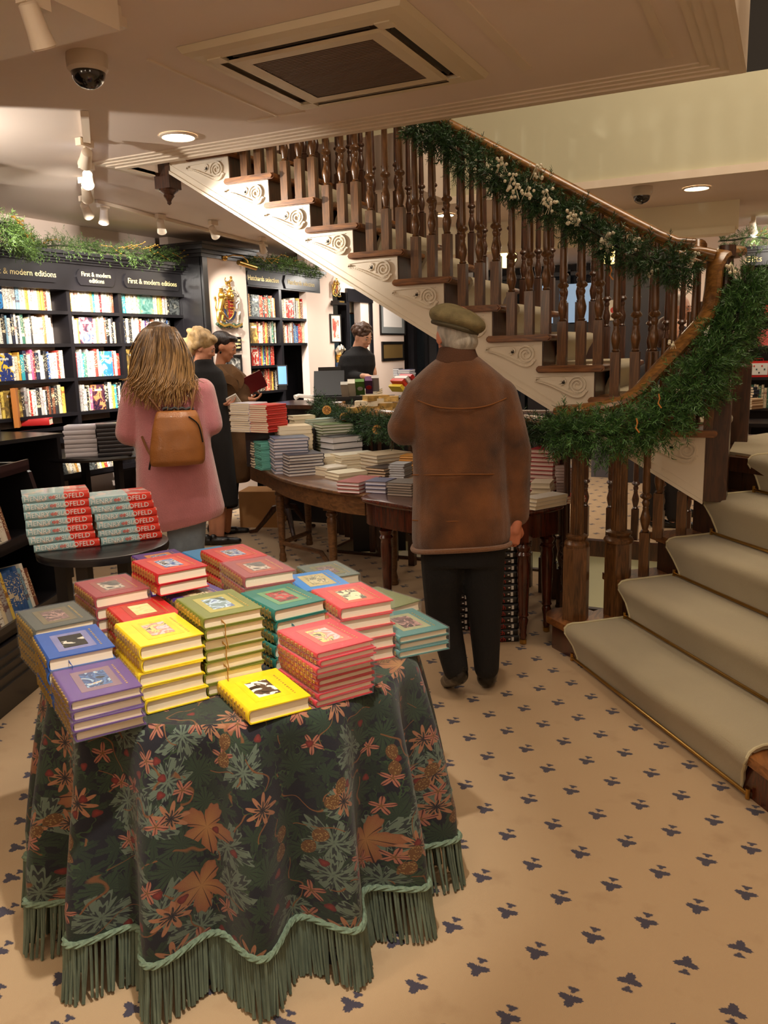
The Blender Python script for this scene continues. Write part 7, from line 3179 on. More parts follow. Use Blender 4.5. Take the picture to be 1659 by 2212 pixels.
# main handrail garland
pth = [Wd(px, py, d) for px, py, d in ((880, 268, 4.46), (930, 292, 4.42), (1000, 335, 4.36), (1080, 385, 4.3), (1150, 425, 4.26), (1220, 462, 4.22), (1290, 505, 4.18), (1360, 545, 4.14), (1430, 568, 4.1), (1500, 585, 4.08))]
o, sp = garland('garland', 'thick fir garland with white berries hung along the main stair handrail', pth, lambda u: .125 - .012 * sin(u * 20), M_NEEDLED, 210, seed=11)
berries(o, [Wd(px, py, 4.12) for px, py in ((1083, 358), (1157, 372), (1106, 392), (1140, 415), (1112, 417), (1180, 425), (1190, 448), (1238, 465), (1242, 475), (1312, 515), (1308, 535), (1374, 528), (1410, 580), (1472, 588), (1495, 560))], 3)
# garland climbing round the newels
pth = [Wd(px, py, d) for px, py, d in ((1608, 590, 4.3), (1612, 640, 4.22), (1588, 700, 4.12), (1560, 750, 4.05), (1528, 800, 3.98), (1490, 850, 3.92), (1440, 895, 3.86), (1380, 928, 3.8), (1310, 940, 3.78), (1250, 932, 3.78), (1200, 938, 3.9))]
o, sp = garland('garland', 'dense green fir garland wound down the lower handrail and round the two newels', pth, lambda u: .135 + .03 * sin(u * 3.1), M_NEEDLE, 290, seed=12, per=26)
berries(o, [Wd(1578, 575, 4.05), Wd(1582, 580, 4.05), Wd(1453, 745, 3.95)], 4, n_=3, spread=.018)
M_PEEL = mat('dried_peel', (196, 128, 60), .6)
M_SLICE = mat('dried_orange', (206, 150, 72), .5, var=.3, vs=80)
for px, py, d in ((1374, 919, 3.62), (1422, 866, 3.72), (1318, 590, 4.0)):
    c = Wd(px, py, d)
    g = MB()
    g.tube([c + Vector((0, 0, .03)), c + Vector((.006, 0, .01)), c + Vector((0, -.004, -.01)), c + Vector((.014, 0, -.03))], .0035, 6)
    g.build('dried_peel', M_PEEL, o, world=True)
# basement railing garland with dried orange slices
pts_ = [(1205, 935, 4.7), (1150, 935, 5.0)]
pth = [Wd(px, py, d) for px, py, d in ((1215, 935, 4.65), (1150, 932, 5.15), (1080, 932, 5.3), (1000, 930, 5.4), (920, 925, 5.5), (850, 925, 5.65), (790, 918, 5.95), (735, 905, 6.35), (700, 890, 6.6), (690, 872, 6.75))]
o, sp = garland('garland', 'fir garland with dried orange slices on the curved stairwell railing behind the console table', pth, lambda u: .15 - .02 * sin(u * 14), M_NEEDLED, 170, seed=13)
for px, py in ((744, 901), (815, 928), (706, 886)):
    c = Wd(px, py, 5.75 if px > 800 else 6.15)
    g = MB()
    g.lathe([(.030, -.003), (.034, 0), (.030, .003)], (0, 0, 0), 20)
    dr = Vector((c.x, c.y, 0)).normalized()
    R_ = Vector((0, 0, 1)).rotation_difference(dr).to_matrix().to_4x4()
    g.xf(Matrix.Translation(c) @ R_)
    s_ = g.build('dried_orange_slice', M_SLICE, o, world=True)
    g = MB()
    for k in range(9):
        a = 2 * pi * k / 9
        g.box((.017 * cos(a), .017 * sin(a), -.0035), (.017, .005, .002), a)
    g.xf(Matrix.Translation(c) @ R_)
    g.build('segment_pattern', mat('dried_flesh', (120, 64, 26), .5), s_, world=True, sharp=0)
# bookcase-top garlands
def gold_twigs(o, sp, seed, n_=10):
    rr_ = random.Random(seed)
    for k in range(n_):
        i = rr_.randint(1, len(sp) - 3)
        g = MB()
        a = sp[i] + Vector((.09, 0, .03))
        pts = [a]
        for q in range(4):
            a = a + (sp[i + 1] - sp[i]).normalized() * .05 + Vector((rr_.uniform(-.01, .01), 0, rr_.uniform(-.025, .025)))
            pts.append(a)
        g.tube(pts, .002, 4)
        for q in pts:
            ell(g, q, (.006, .009, .006), 6, 4)
        g.build('gold_twig', M_GOLD, o, world=True)


ztop = 2.34
pth = [Wd(0, 478, 5.6), Wd(22, 500, 5.85), P(70, 535, 0, -5.1), P(120, 530, 0, -5.1), P(175, 535, 0, -5.1), P(230, 545, 0, -5.08), P(290, 548, 0, -5.06), P(340, 556, 0, -5.05), P(385, 556, 0, -5.04)]
o, sp = garland('garland', 'cypress garland with gold twigs lying on top of the first editions bookcase', pth, lambda u: .11 + .02 * sin(u * 25), M_LEAF, 150, .022, 16, 14, slen=.9)
gold_twigs(o, sp, 1, 14)
pth = [P(525, 562, 0, -4.8), P(560, 566, 0, -4.8), P(600, 568, 0, -4.8), P(645, 575, 0, -4.8), P(688, 586, 0, -4.8)]
o, sp = garland('garland', 'shorter fir garland with small gold stars on top of the bookcase behind the counter', pth, .10, M_LEAF, 160, .022, 16, 15)
gold_twigs(o, sp, 2, 6)
pth = [P(1555, 520, 1, 8.35), P(1590, 518, 1, 8.35), P(1625, 512, 1, 8.35), P(1665, 515, 1, 8.35), P(1700, 512, 1, 8.35)]
o, sp = garland('garland', 'pale green garland on top of the gifts bookcase', pth, .13, M_LEAF, 130, .03, 14, 16)
gold_twigs(o, sp, 3, 4)
pth = [Wd(1630, 600, 4.75), Wd(1635, 650, 4.75), Wd(1618, 720, 4.75), Wd(1612, 770, 4.75)]
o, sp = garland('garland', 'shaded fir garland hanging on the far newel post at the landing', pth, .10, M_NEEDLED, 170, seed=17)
# ------------------------------------------------------------------ people
def remesh(g, voxel=.008, smooth=6, fac=.6):
    me = bpy.data.meshes.new('tmp')
    me.from_pydata(g.v, [], g.f)
    me.update()
    o = bpy.data.objects.new('tmp', me)
    COL.objects.link(o)
    m = o.modifiers.new('r', 'REMESH')
    m.mode = 'VOXEL'
    m.voxel_size = voxel
    if smooth:
        k = o.modifiers.new('s', 'SMOOTH')
        k.iterations = smooth
        k.factor = fac
    dg = bpy.context.evaluated_depsgraph_get()
    e = bpy.data.meshes.new_from_object(o.evaluated_get(dg))
    out = ([tuple(v.co) for v in e.vertices], [tuple(p.vertices) for p in e.polygons])
    bpy.data.objects.remove(o)
    bpy.data.meshes.remove(me)
    bpy.data.meshes.remove(e)
    return out


def cap(g, a, ra, b, rb, seg=14, n=6):
    """tapered capsule"""
    a, b = Vector(a), Vector(b)
    d = (b - a)
    L_ = d.length or 1e-4
    d.normalize()
    pts, rs = [], []
    for i in range(n + 1):
        t = pi / 2 * (1 - i / n)
        pts.append(a - d * ra * sin(t))
        rs.append(max(.0008, ra * cos(t)))
    for i in range(n + 1):
        t = pi / 2 * i / n
        pts.append(b + d * rb * sin(t))
        rs.append(max(.0008, rb * cos(t)))
    g.tube(pts, rs, seg, up=Vector((.13, .21, .97)))


def ellM(g, M, c, r, seg=18, rings=12):
    t = MB()
    ell(t, c, r, seg, rings)
    t.xf(M)
    g.add(t.v, t.f)


class View:
    """frame of a figure: d = distance, rt = across (screen right), fw = away from the lens"""

    def __init__(s, px, d):
        s.d = d
        p = Wd(px, 900, d)
        s.fw = Vector((p.x, p.y, 0)).normalized()
        s.rt = Vector((s.fw.y, -s.fw.x, 0))

    def p(s, px, py, off=0.):
        return Wd(px, py, s.d) + s.fw * off

    def loft(s, g, rings, seg=28, ex=2.3):
        """rings: (px, py, off, half width, half depth[, tilt z at right])"""
        rows = []
        for r_ in rings:
            c = s.p(r_[0], r_[1], r_[2])
            tilt = r_[5] if len(r_) > 5 else 0
            row = []
            for k in range(seg):
                a = 2 * pi * k / seg
                ca, sa = cos(a), sin(a)
                x = abs(ca) ** (2 / ex) * (1 if ca > 0 else -1)
                y = abs(sa) ** (2 / ex) * (1 if sa > 0 else -1)
                row.append(c + s.rt * x * r_[3] + s.fw * y * r_[4] + Vector((0, 0, tilt * x)))
            rows.append(row)
        if rows[0][0].z > rows[-1][0].z:
            rows = rows[::-1]
        vs = [p for r_ in rows for p in r_]
        fs = [(i * seg + k, i * seg + (k + 1) % seg, (i + 1) * seg + (k + 1) % seg, (i + 1) * seg + k) for i in range(len(rows) - 1) for k in range(seg)]
        fs += [tuple(range(seg - 1, -1, -1)), tuple((len(rows) - 1) * seg + k for k in range(seg))]
        g.add(vs, fs)


def head_geo(g, c, face, up=Vector((0, 0, 1)), s=1.):
    f = Vector(face).normalized()
    up = (Vector(up) - f * Vector(up).dot(f)).normalized()
    r_ = f.cross(up)
    M = Matrix(((r_.x * s, f.x * s, up.x * s, c[0]), (r_.y * s, f.y * s, up.y * s, c[1]), (r_.z * s, f.z * s, up.z * s, c[2]), (0, 0, 0, 1)))
    for cc, rr_ in (((0, -.012, .03), (.076, .095, .090)), ((0, .025, -.045), (.056, .066, .066)), ((0, .066, -.088), (.022, .022, .020)), ((0, .03, .01), (.068, .068, .07)),
                    ((0, .098, -.012), (.012, .020, .016)), ((0, .090, .010), (.009, .014, .026)), ((0, .080, .034), (.046, .014, .012)), ((0, .085, -.052), (.024, .014, .009)), ((-.03, .068, -.02), (.026, .024, .022)), ((.03, .068, -.02), (.026, .024, .022)),
                    ((-.078, -.004, -.005), (.009, .020, .032)), ((.078, -.004, -.005), (.009, .020, .032))):
        ellM(g, M, cc, rr_)
    return M


def eyes(parent, M, base, iris=(60, 44, 32), lips=(170, 90, 80)):
    for sx in (-1, 1):
        g = MB()
        ellM(g, M, (sx * .031, .081, .012), (.014, .010, .0075), 12, 8)
        g.build('eye', mat('eye_white', (216, 208, 198), .3), parent, world=True)
        g = MB()
        ellM(g, M, (sx * .031, .0895, .011), (.0055, .003, .0055), 10, 6)
        g.build('iris', mat('iris_%d' % iris[0], iris, .3), parent, world=True)
        g = MB()
        ellM(g, M, (sx * .031, .083, .020), (.017, .011, .004), 12, 6)
        g.build('eyelid', mat('eyelid', (150, 96, 74), .5), parent, world=True)
        g = MB()
        ellM(g, M, (sx * .031, .088, .038), (.019, .005, .004), 10, 6)
        g.build('eyebrow', mat('eyebrow', (70, 50, 36), .8), parent, world=True)
    g = MB()
    ellM(g, M, (0, .0945, -.052), (.020, .006, .006), 12, 6)
    g.build('lips', mat('lips_%d' % lips[0], lips, .4), parent, world=True)


def hand_geo(g, wrist, d, palm, side=1, curl=.5, s=1., seg=8):
    """palm block and five separate fingers; d = direction of the fingers, palm = normal the palm faces"""
    d = Vector(d).normalized()
    n_ = Vector(palm)
    n_ = (n_ - d * n_.dot(d)).normalized()
    x = d.cross(n_).normalized() * side
    w_ = Vector(wrist)

    def q(a, b, c):
        return w_ + x * a * s + d * b * s + n_ * c * s
    t = MB()
    cap(t, q(0, -.03, 0), .026 * s, q(0, .02, 0), .026 * s)
    for a in (-.028, -.010, .010, .028):
        cap(t, q(a * .6, .015, 0), .017 * s, q(a, .075, 0), .0125 * s)
    v, f = remesh(t, .005 * s, 3)
    g.add(v, f)
    ln = (.066, .080, .085, .076)
    for i, a in enumerate((-.030, -.010, .010, .029)):
        l_ = ln[(3 - i)] if side > 0 else ln[(3 - i)]
        pts = [q(a, .066, 0)]
        ang = .15 * curl
        p = pts[0]
        for k, fr in enumerate((.45, .32, .23)):
            ang += curl * (.75 if k else .5)
            p = p + (d * cos(ang) + n_ * sin(ang)) * l_ * fr * s
            pts.append(p)
        g.tube(smooth_path(pts, 3), [(.0092 - .0028 * k / 9.) * s for k in range(10)], seg, up=x)
        ell(g, pts[-1], (.0066 * s,) * 3, 8, 6)
    pts = [q(.020, .005, .004), q(.044, .030, .012), q(.054, .056, .020 + .02 * curl), q(.050, .080, .026 + .04 * curl)]
    g.tube(smooth_path(pts, 3), [(.0125 - .005 * k / 9.) * s for k in range(10)], seg, up=n_)
    ell(g, pts[-1], (.0078 * s,) * 3, 8, 6)


def shoe(parent, heel, toe, m, r=.042, high=.0, name='shoe'):
    heel, toe = Vector(heel), Vector(toe)
    t = MB()
    cap(t, heel + Vector((0, 0, r)), r, heel.lerp(toe, .5) + Vector((0, 0, r * .9)), r * .95)
    cap(t, heel.lerp(toe, .45) + Vector((0, 0, r * .85)), r * .9, toe + Vector((0, 0, r * .62)), r * .68)
    cap(t, heel + Vector((0, 0, r)), r * .9, heel + Vector((0, 0, r * 1.7)), r * .85)
    v, f = remesh(t, .008, 3)
    zmin = min(heel.z, toe.z)
    g = MB()
    g.add([(x, y, max(z, zmin + .004)) for x, y, z in v], f)
    g.build(name, m, parent, world=True, sharp=0)


def cloth_obj(name, g, m, parent, voxel=.011, smooth=5, wr=0., ws=9., seed=0):
    v, f = remesh(g, voxel, smooth)
    if wr:
        from mathutils import noise
        o_ = []
        for p in v:
            q = Vector(p)
            n_ = noise.noise(Vector((q.x * ws + seed, q.y * ws, q.z * ws * .55))) + .5 * noise.noise(Vector((q.x * ws * 2.3, q.y * ws * 2.3 + seed, q.z * ws * 1.4)))
            dv = noise.noise_vector(Vector((q.x * ws * .7, q.y * ws * .7, q.z * ws * .4 + seed)))
            o_.append(tuple(q + dv * wr * .6 + Vector((q.x, q.y, 0)).normalized() * -n_ * wr))
        v = o_
    g2 = MB()
    g2.add(v, f)
    return g2.build(name, m, parent, world=True, sharp=0)


def hair_material(name, root, tip, z0, z1):
    m, n, L, b = newmat(name)
    T = NT(n, L)
    ge = n.new('ShaderNodeNewGeometry')
    r = n.new('ShaderNodeValToRGB')
    r.color_ramp.elements[0].color = lin(root)
    r.color_ramp.elements[1].color = lin(tip)
    sp = n.new('ShaderNodeSeparateXYZ')
    tc = n.new('ShaderNodeTexCoord')
    L.new(tc.outputs['Generated'], sp.inputs[0])
    f = T.m('ADD', T.m('SUBTRACT', 1.0, T.m('MULTIPLY', sp.outputs[2], .95)), T.m('MULTIPLY', T.m('SUBTRACT', ge.outputs['Random Per Island'], .5), .7))
    L.new(f, r.inputs[0])
    L.new(r.outputs[0], b.inputs['Base Color'])
    b.inputs['Roughness'].default_value = .38
    b.inputs['Specular IOR Level'].default_value = .5
    return m


def strands(parent, m, starts, endf, n_, r=.0035, seed=1, name='hair_strands', waves=.012, k=7):
    """starts(rr)->point ; endf(rr,start)->list of control points"""
    rr_ = random.Random(seed)
    g = MB()
    for i in range(n_):
        pts = endf(rr_)
        ph = rr_.uniform(0, 6)
        sp = smooth_path(pts, k)
        q = []
        for j, p in enumerate(sp):
            u = j / len(sp)
            q.append(p + Vector((sin(ph + u * 9), cos(ph * 1.3 + u * 8), 0)) * waves * u)
        n2 = len(q)
        g.tube(q, [r * (1 - .75 * j / n2) for j in range(n2)], 4, cap=False)
    return g.build(name, m, parent, world=True, sharp=0)


# ---- the man in the flat cap
V_ = View(1000, 3.45)
g = MB()
hc = V_.p(986, 728, .02)
hf = V_.fw * .9 - V_.rt * .35 + Vector((0, 0, -.25))
Mh = head_geo(g, hc, hf, s=1.02)
cap(g, V_.p(988, 750, .0), .055, V_.p(990, 800, -.01), .065)
cap(g, V_.p(990, 860, .0), .12, V_.p(1000, 1120), .12)
cap(g, V_.p(1074, 872, .0), .045, V_.p(1116, 985, .0), .040)
cap(g, V_.p(1118, 985, .0), .038, V_.p(1118, 1120, .02), .027)
cap(g, V_.p(910, 872, .0), .045, V_.p(870, 925, .02), .040)
cap(g, V_.p(868, 925, .02), .038, V_.p(905, 945, .26), .028)
for hx, kx, ax, ko, ao in ((955, 958, 985, .03, -.02), (1040, 1046, 1050, .02, .03)):
    cap(g, V_.p(hx, 1150, 0), .08, V_.p(kx, 1325, ko), .055)
    cap(g, V_.p(kx, 1325, ko), .052, V_.p(ax, 1455, ao), .035)
v, f = remesh(g, .009, 3)
g = MB()
g.add(v, f)
hand_geo(g, V_.p(1114, 1136, .0), Vector((0, 0, -1)) - V_.rt * .25, V_.fw - V_.rt * .4, 1, .9, .95)
hand_geo(g, V_.p(905, 945, .26), V_.fw + V_.rt * .6, Vector((0, 0, -1)), -1, .8, .95)
man = g.build('person', mat('ruddy_skin', (206, 130, 100), .5, var=.08, vs=14), None, loc=Vector((V_.p(1000, 1480).x, V_.p(1000, 1480).y, 0)), world=True, sharp=0)
tag(man, 'older man seen from behind in a flat cap, brown suede jacket and dark trousers', 'person')
eyes(man, Mh, None)
M_SUEDE = mat('brown_suede', (108, 66, 32), .9, var=.6, vs=6.5, bump=.5, bs=300, sheen=.35)
g = MB()
V_.loft(g, [(989, 770, -.005, .080, .08), (989, 782, -.005, .110, .095), (990, 796, 0, .145, .108), (991, 814, 0, .185, .118), (992, 840, 0, .212, .128), (993, 880, 0, .216, .138), (994, 940, 0, .202, .146), (994, 1000, 0, .198, .148), (995, 1060, 0, .200, .15), (996, 1120, 0, .208, .158), (996, 1160, 0, .210, .162, .010), (996, 1174, 0, .202, .156, .012)])
cap(g, V_.p(908, 858), .080, V_.p(872, 925, .0), .072)
cap(g, V_.p(872, 925, .0), .072, V_.p(905, 948, .22), .050)
cap(g, V_.p(1076, 856), .082, V_.p(1115, 975, -.01), .062)
cap(g, V_.p(1115, 975, -.01), .062, V_.p(1118, 1112, .02), .050)
cloth_obj('suede_jacket', g, M_SUEDE, man, .009, 3, .010, 8.)
g = MB()
V_.loft(g, [(987, 748, -.01, .072, .070), (987, 762, -.01, .078, .078), (989, 785, -.01, .095, .09)])
cloth_obj('knitted_collar', g, mat('collar_knit', (84, 52, 32), .9, bump=.4, bs=200), man, .008, 2)
# seams: yoke, waist, lower hem band
for seam in ([(905, 862), (945, 874), (1000, 877), (1050, 872), (1092, 858)], [(892, 1022), (950, 1015), (1005, 1013), (1060, 1015), (1103, 1022)], [(893, 1118), (950, 1112), (1000, 1110), (1060, 1113), (1108, 1120)]):
    g = MB()
    pts = []
    for (x, y) in seam:
        u = (x - 995) / 108.
        off = -.147 * sqrt(max(0, 1 - min(1, abs(u)) ** 2.2)) - .004
        pts.append(V_.p(x, y, off))
    g.tube(smooth_path(pts, 5), .0028, 6)
    g.build('seam', mat('seam_brown', (134, 84, 42), .9), man, world=True)
# shearling hem
g = MB()
rg = []
for k in range(41):
    a = 2 * pi * k / 40
    c = V_.p(996, 1170)
    rg.append(c + V_.rt * .206 * (abs(cos(a)) ** .87) * (1 if cos(a) > 0 else -1) + V_.fw * .162 * (abs(sin(a)) ** .87) * (1 if sin(a) > 0 else -1) + Vector((0, 0, .012 * cos(a) - .014 * cos(a) ** 2)))
g.tube(rg, .011, 8)
g.build('hem', mat('suede_hem', (140, 88, 42), .95, bump=.8, bs=400, sheen=.5), man, world=True, sharp=0)
g = MB()
V_.loft(g, [(1000, 1120, 0, .175, .12), (1000, 1180, 0, .18, .125), (1000, 1215, 0, .178, .12)])
cap(g, V_.p(955, 1200), .095, V_.p(957, 1325, .02), .078)
cap(g, V_.p(957, 1325, .02), .076, V_.p(984, 1440, -.03), .056)
cap(g, V_.p(1044, 1200), .093, V_.p(1048, 1325, .01), .074)
cap(g, V_.p(1048, 1325, .01), .072, V_.p(1051, 1446, .02), .056)
cloth_obj('trousers', g, mat('black_trousers', (20, 20, 22), .85, bump=.3, bs=200), man, .010, 3, .006, 9.)
M_SHOE = mat('black_leather', (16, 15, 15), .3, coat=.4)
a = P(1052, 1492, 2, 0)
shoe(man, a + V_.fw * .04, a + V_.fw * .25 + V_.rt * .03, M_SHOE, .046)
a = P(965, 1508, 2, 0)
g_h = V_.p(990, 1462, -.04)
shoe(man, Vector((g_h.x, g_h.y, .065)), Vector((a.x, a.y, .0)) + V_.fw * .12, M_SHOE, .046)
# hair below the cap
g = MB()
ellM(g, Mh, (0, -.018, .018), (.082, .098, .085))
ellM(g, Mh, (0, -.045, -.035), (.068, .066, .05))
o = cloth_obj('grey_hair', g, mat('grey_hair', (176, 170, 158), .6, var=.35, vs=45, stretch=(1, 1, .2), bump=.6, bs=120), man, .007, 2)
# flat cap
M_CAPT = mat('tweed_cap', (122, 110, 76), .9, var=.25, vs=26, bump=.4, bs=250)
up_ = Vector((0, 0, 1))
cc = V_.p(990, 693, .0)
ax = (V_.rt * 1.0 + Vector((0, 0, -.30))).normalized()
ay = V_.fw
az = ax.cross(ay)
if az.z < 0:
    az = -az
Mc = Matrix(((ax.x, ay.x, az.x, cc.x), (ax.y, ay.y, az.y, cc.y), (ax.z, ay.z, az.z, cc.z), (0, 0, 0, 1)))
g = MB()
ellM(g, Mc, (-.012, .0, .004), (.114, .126, .052))
ellM(g, Mc, (.045, -.01, .0), (.070, .10, .040))
ellM(g, Mc, (-.03, 0, .016), (.082, .10, .044))
cloth_obj('flat_cap', g, M_CAPT, man, .007, 4, .003, 20)
g = MB()
rg = [Mc @ Vector((.092 * cos(a) - .006, .112 * sin(a), -.030)) for a in [2 * pi * k / 32 for k in range(33)]]
g.tube(rg, .009, 8)
g.build('cap_band', mat('cap_band', (74, 66, 46), .9), man, world=True, sharp=0)

# ---- woman in the pink coat
V_ = View(370, 4.95)
g = MB()
hc = V_.p(347, 745, .02)
Mh = head_geo(g, hc, V_.fw * 1.0 + V_.rt * .15 + Vector((0, 0, -.15)), s=.98)
cap(g, V_.p(350, 770), .045, V_.p(355, 815), .05)
cap(g, V_.p(360, 870), .11, V_.p(385, 1080), .12)
for a_, b_, c_ in (((288, 850), (272, 940), (305, 950)), ((440, 848), (460, 925), (430, 935))):
    cap(g, V_.p(*a_), .042, V_.p(*b_), .036)
    cap(g, V_.p(*b_), .034, V_.p(*c_, .24), .024)
for x in (388, 420):
    cap(g, V_.p(x, 1080), .075, V_.p(x, 1205), .05)
    cap(g, V_.p(x, 1205), .048, V_.p(x, 1295), .034)
v, f = remesh(g, .010, 3)
g = MB()
g.add(v, f)
hand_geo(g, V_.p(305, 950, .24), V_.fw + V_.rt * .5, Vector((0, 0, 1)), -1, .6, .9)
hand_geo(g, V_.p(430, 935, .24), V_.fw - V_.rt * .5, Vector((0, 0, 1)), 1, .6, .9)
pw = g.build('person', M_SKIN2, None, loc=Vector((V_.p(400, 1200).x, V_.p(400, 1200).y, 0)), world=True, sharp=0)
tag(pw, 'long-haired woman seen from behind in a pink wool coat and jeans', 'person')
eyes(pw, Mh, None)
M_PINK = mat('pink_wool', (204, 128, 134), .95, var=.08, vs=10, bump=.6, bs=160, sheen=.8)
g = MB()
V_.loft(g, [(355, 800, 0, .085, .08), (357, 818, 0, .135, .10), (361, 838, 0, .20, .12), (365, 870, 0, .225, .13), (370, 920, 0, .215, .14), (376, 970, 0, .212, .15), (382, 1020, 0, .228, .165), (388, 1070, 0, .245, .18), (393, 1110, 0, .255, .185, .03), (400, 1128, 0, .225, .17, .04)])
cap(g, V_.p(292, 845), .075, V_.p(277, 935), .072)
cap(g, V_.p(277, 935), .072, V_.p(305, 958, .20), .050)
cap(g, V_.p(438, 845), .075, V_.p(455, 915), .070)
cap(g, V_.p(455, 915), .068, V_.p(430, 938, .20), .050)
cloth_obj('pink_coat', g, M_PINK, pw, .011, 4, .008, 6., 3)
g = MB()
for x in (387, 419):
    cap(g, V_.p(x, 1090), .08, V_.p(x, 1200), .062)
    cap(g, V_.p(x, 1200), .062, V_.p(x, 1290), .052)
cloth_obj('jeans', g, mat('denim', (132, 150, 168), .85, var=.2, vs=12, bump=.4, bs=200), pw, .012, 3, .007, 12.)
for x in (390, 424):
    b_ = V_.p(x, 1200)
    shoe(pw, Vector((b_.x, b_.y, 0)), Vector((b_.x, b_.y, 0)) + V_.fw * .17, M_SHOE, .04)
M_HAIR1 = hair_material('blonde_brown_hair', (70, 50, 32), (176, 134, 82), 0, 1)
g = MB()
ellM(g, Mh, (0, -.02, .035), (.090, .105, .096))
V_.loft(g, [(346, 735, -.05, .085, .06), (346, 770, -.08, .11, .06), (346, 800, -.11, .14, .055), (348, 825, -.135, .165, .045), (352, 845, -.15, .15, .03)])
hr_ = cloth_obj('long_hair', g, M_HAIR1, pw, .010, 3, .012, 14., 5)


def hair_end(rr_):
    u = rr_.uniform(-1, 1)
    top = hc + Vector((0, 0, .115 - .03 * abs(u))) + V_.rt * (.02 + u * .035) - V_.fw * .02
    x1 = 346 + u * 34
    x2 = 347 + u * 55 + rr_.uniform(-6, 6)
    x3 = 350 + u * 74 + rr_.uniform(-10, 10)
    ye = 862 + rr_.uniform(-30, 26) - abs(u) * 14
    dp = sqrt(max(0, 1 - u * u * .8))
    return [top, V_.p(x1, 712, -.05 - .055 * dp), V_.p(x2, 760, -.06 - .08 * dp), V_.p(x3 * .5 + x2 * .5, 810, -.08 - .09 * dp), V_.p(x3, ye, -.10 - .09 * dp)]


strands(pw, M_HAIR1, None, hair_end, 460, .0050, 5, waves=.026, k=6)
# backpack
bp_ = thing('backpack', 'tan leather backpack worn on the back of the pink coat', 'backpack', tuple(V_.p(384, 985, -.22)))
M_TAN = mat('tan_leather', (158, 98, 44), .45, var=.12, vs=12, bump=.25, bs=160, coat=.15)
g = MB()
V_.loft(g, [(382, 994, -.235, .140, .045), (383, 985, -.24, .150, .058), (383, 960, -.235, .150, .062), (382, 920, -.225, .136, .056), (381, 893, -.215, .118, .045), (380, 882, -.205, .105, .03)], ex=3.2)
cloth_obj('bag_body', g, M_TAN, bp_, .008, 3, .004, 10.)
M_BLK = mat('black_webbing', (24, 20, 18), .6)
g = MB()
g.tube(smooth_path([V_.p(352 + 8 * k, 880 - 3 * (k % 2), -.205) for k in range(9)], 3), .010, 6)
g.build('gathered_top', M_BLK, bp_, world=True)
for pts in ([(346, 884, -.21), (330, 862, -.2), (308, 838, -.16), (298, 822, -.10)], [(410, 882, -.21), (415, 862, -.2), (420, 838, -.17), (424, 822, -.12)], [(334, 985, -.2), (320, 965, -.16), (308, 940, -.10)]):
    g = MB()
    g.tube(smooth_path([V_.p(*q) for q in pts], 4), .0075, 6)
    g.build('strap', mat('strap_leather', (120, 76, 40), .5), bp_, world=True)
g = MB()
g.tube([V_.p(332, 950, -.2), V_.p(328, 980, -.21), V_.p(324, 1005, -.20)], .006, 6)
g.build('strap_end', M_BLK, bp_, world=True)
g = MB()
g.tube(smooth_path([V_.p(405, 893, -.265), V_.p(425, 910, -.27), V_.p(434, 945, -.275)], 4), .004, 6)
g.build('zip', M_IRON, bp_, world=True)

# ---- older blonde woman
def woman(px, d, hx, hy, face, label, hair, coat, hairm, lx, shoes_, hem, holding=None, hairfn=None, colour=None, ys=None):
    V_ = View(px, d)
    g = MB()
    hc = V_.p(hx, hy, 0)
    Mh = head_geo(g, hc, V_.rt * face[0] + V_.fw * face[1] + Vector((0, 0, face[2])), s=.98)
    sc = d / F
    nb = hc + Vector((0, 0, -.10)) - (V_.rt * face[0]) * .02
    cap(g, hc + Vector((0, 0, -.06)) - V_.rt * .025, .038, Vector((nb.x, nb.y, hc.z - .20)) - V_.rt * .03, .045)
    return V_, g, hc, Mh


V_, g, hc, Mh = woman(450, 6.75, 437, 752, (.92, -.12, -.45), None, None, None, None, None, None, None)
b0 = V_.p(462, 1160)
cap(g, V_.p(458, 850), .11, V_.p(470, 1010), .11)
cap(g, V_.p(447, 835), .042, V_.p(455, 885), .036)
cap(g, V_.p(455, 885), .033, V_.p(478, 872, -.05), .024)
for x in (460, 477):
    cap(g, V_.p(x, 1020), .06, V_.p(x, 1110), .045)
    cap(g, V_.p(x, 1110), .043, V_.p(x, 1160), .028)
v, f = remesh(g, .010, 3)
g = MB()
g.add(v, f)
hand_geo(g, V_.p(478, 872, -.06), V_.rt + Vector((0, 0, .1)), Vector((0, 0, 1)) - V_.fw * .3, 1, .5, .9)
ow = g.build('person', mat('light_skin', (214, 150, 118), .5, var=.08, vs=14), None, loc=(b0.x, b0.y, 0), world=True, sharp=0)
tag(ow, 'older blonde woman in a long black coat looking down, between the other two women', 'person')
eyes(ow, Mh, None, lips=(160, 84, 76))
M_BC = mat('black_wool_coat', (26, 23, 22), .9, bump=.3, bs=200)
g = MB()
V_.loft(g, [(440, 776, 0, .068, .068), (441, 790, 0, .085, .08), (442, 803, 0, .14, .11), (444, 830, 0, .165, .13), (450, 890, 0, .16, .14), (460, 960, 0, .155, .15), (470, 1040, 0, .15, .15), (476, 1090, 0, .145, .15)])
cap(g, V_.p(440, 832), .062, V_.p(452, 888), .056)
cap(g, V_.p(452, 888), .054, V_.p(474, 874, -.04), .042)
cloth_obj('black_coat', g, M_BC, ow, .011, 4, .008, 8., 2)
for x, dx in ((456, 0), (470, .04)):
    b_ = P(x, 1177, 2, 0)
    shoe(ow, b_ - V_.rt * .03, b_ + V_.rt * .17, M_SHOE, .036)
g = MB()
rr_ = random.Random(4)
ellM(g, Mh, (0, -.035, .050), (.104, .112, .094))
ellM(g, Mh, (0, -.090, -.030), (.094, .066, .092))
ellM(g, Mh, (0, .040, .098), (.070, .050, .034))
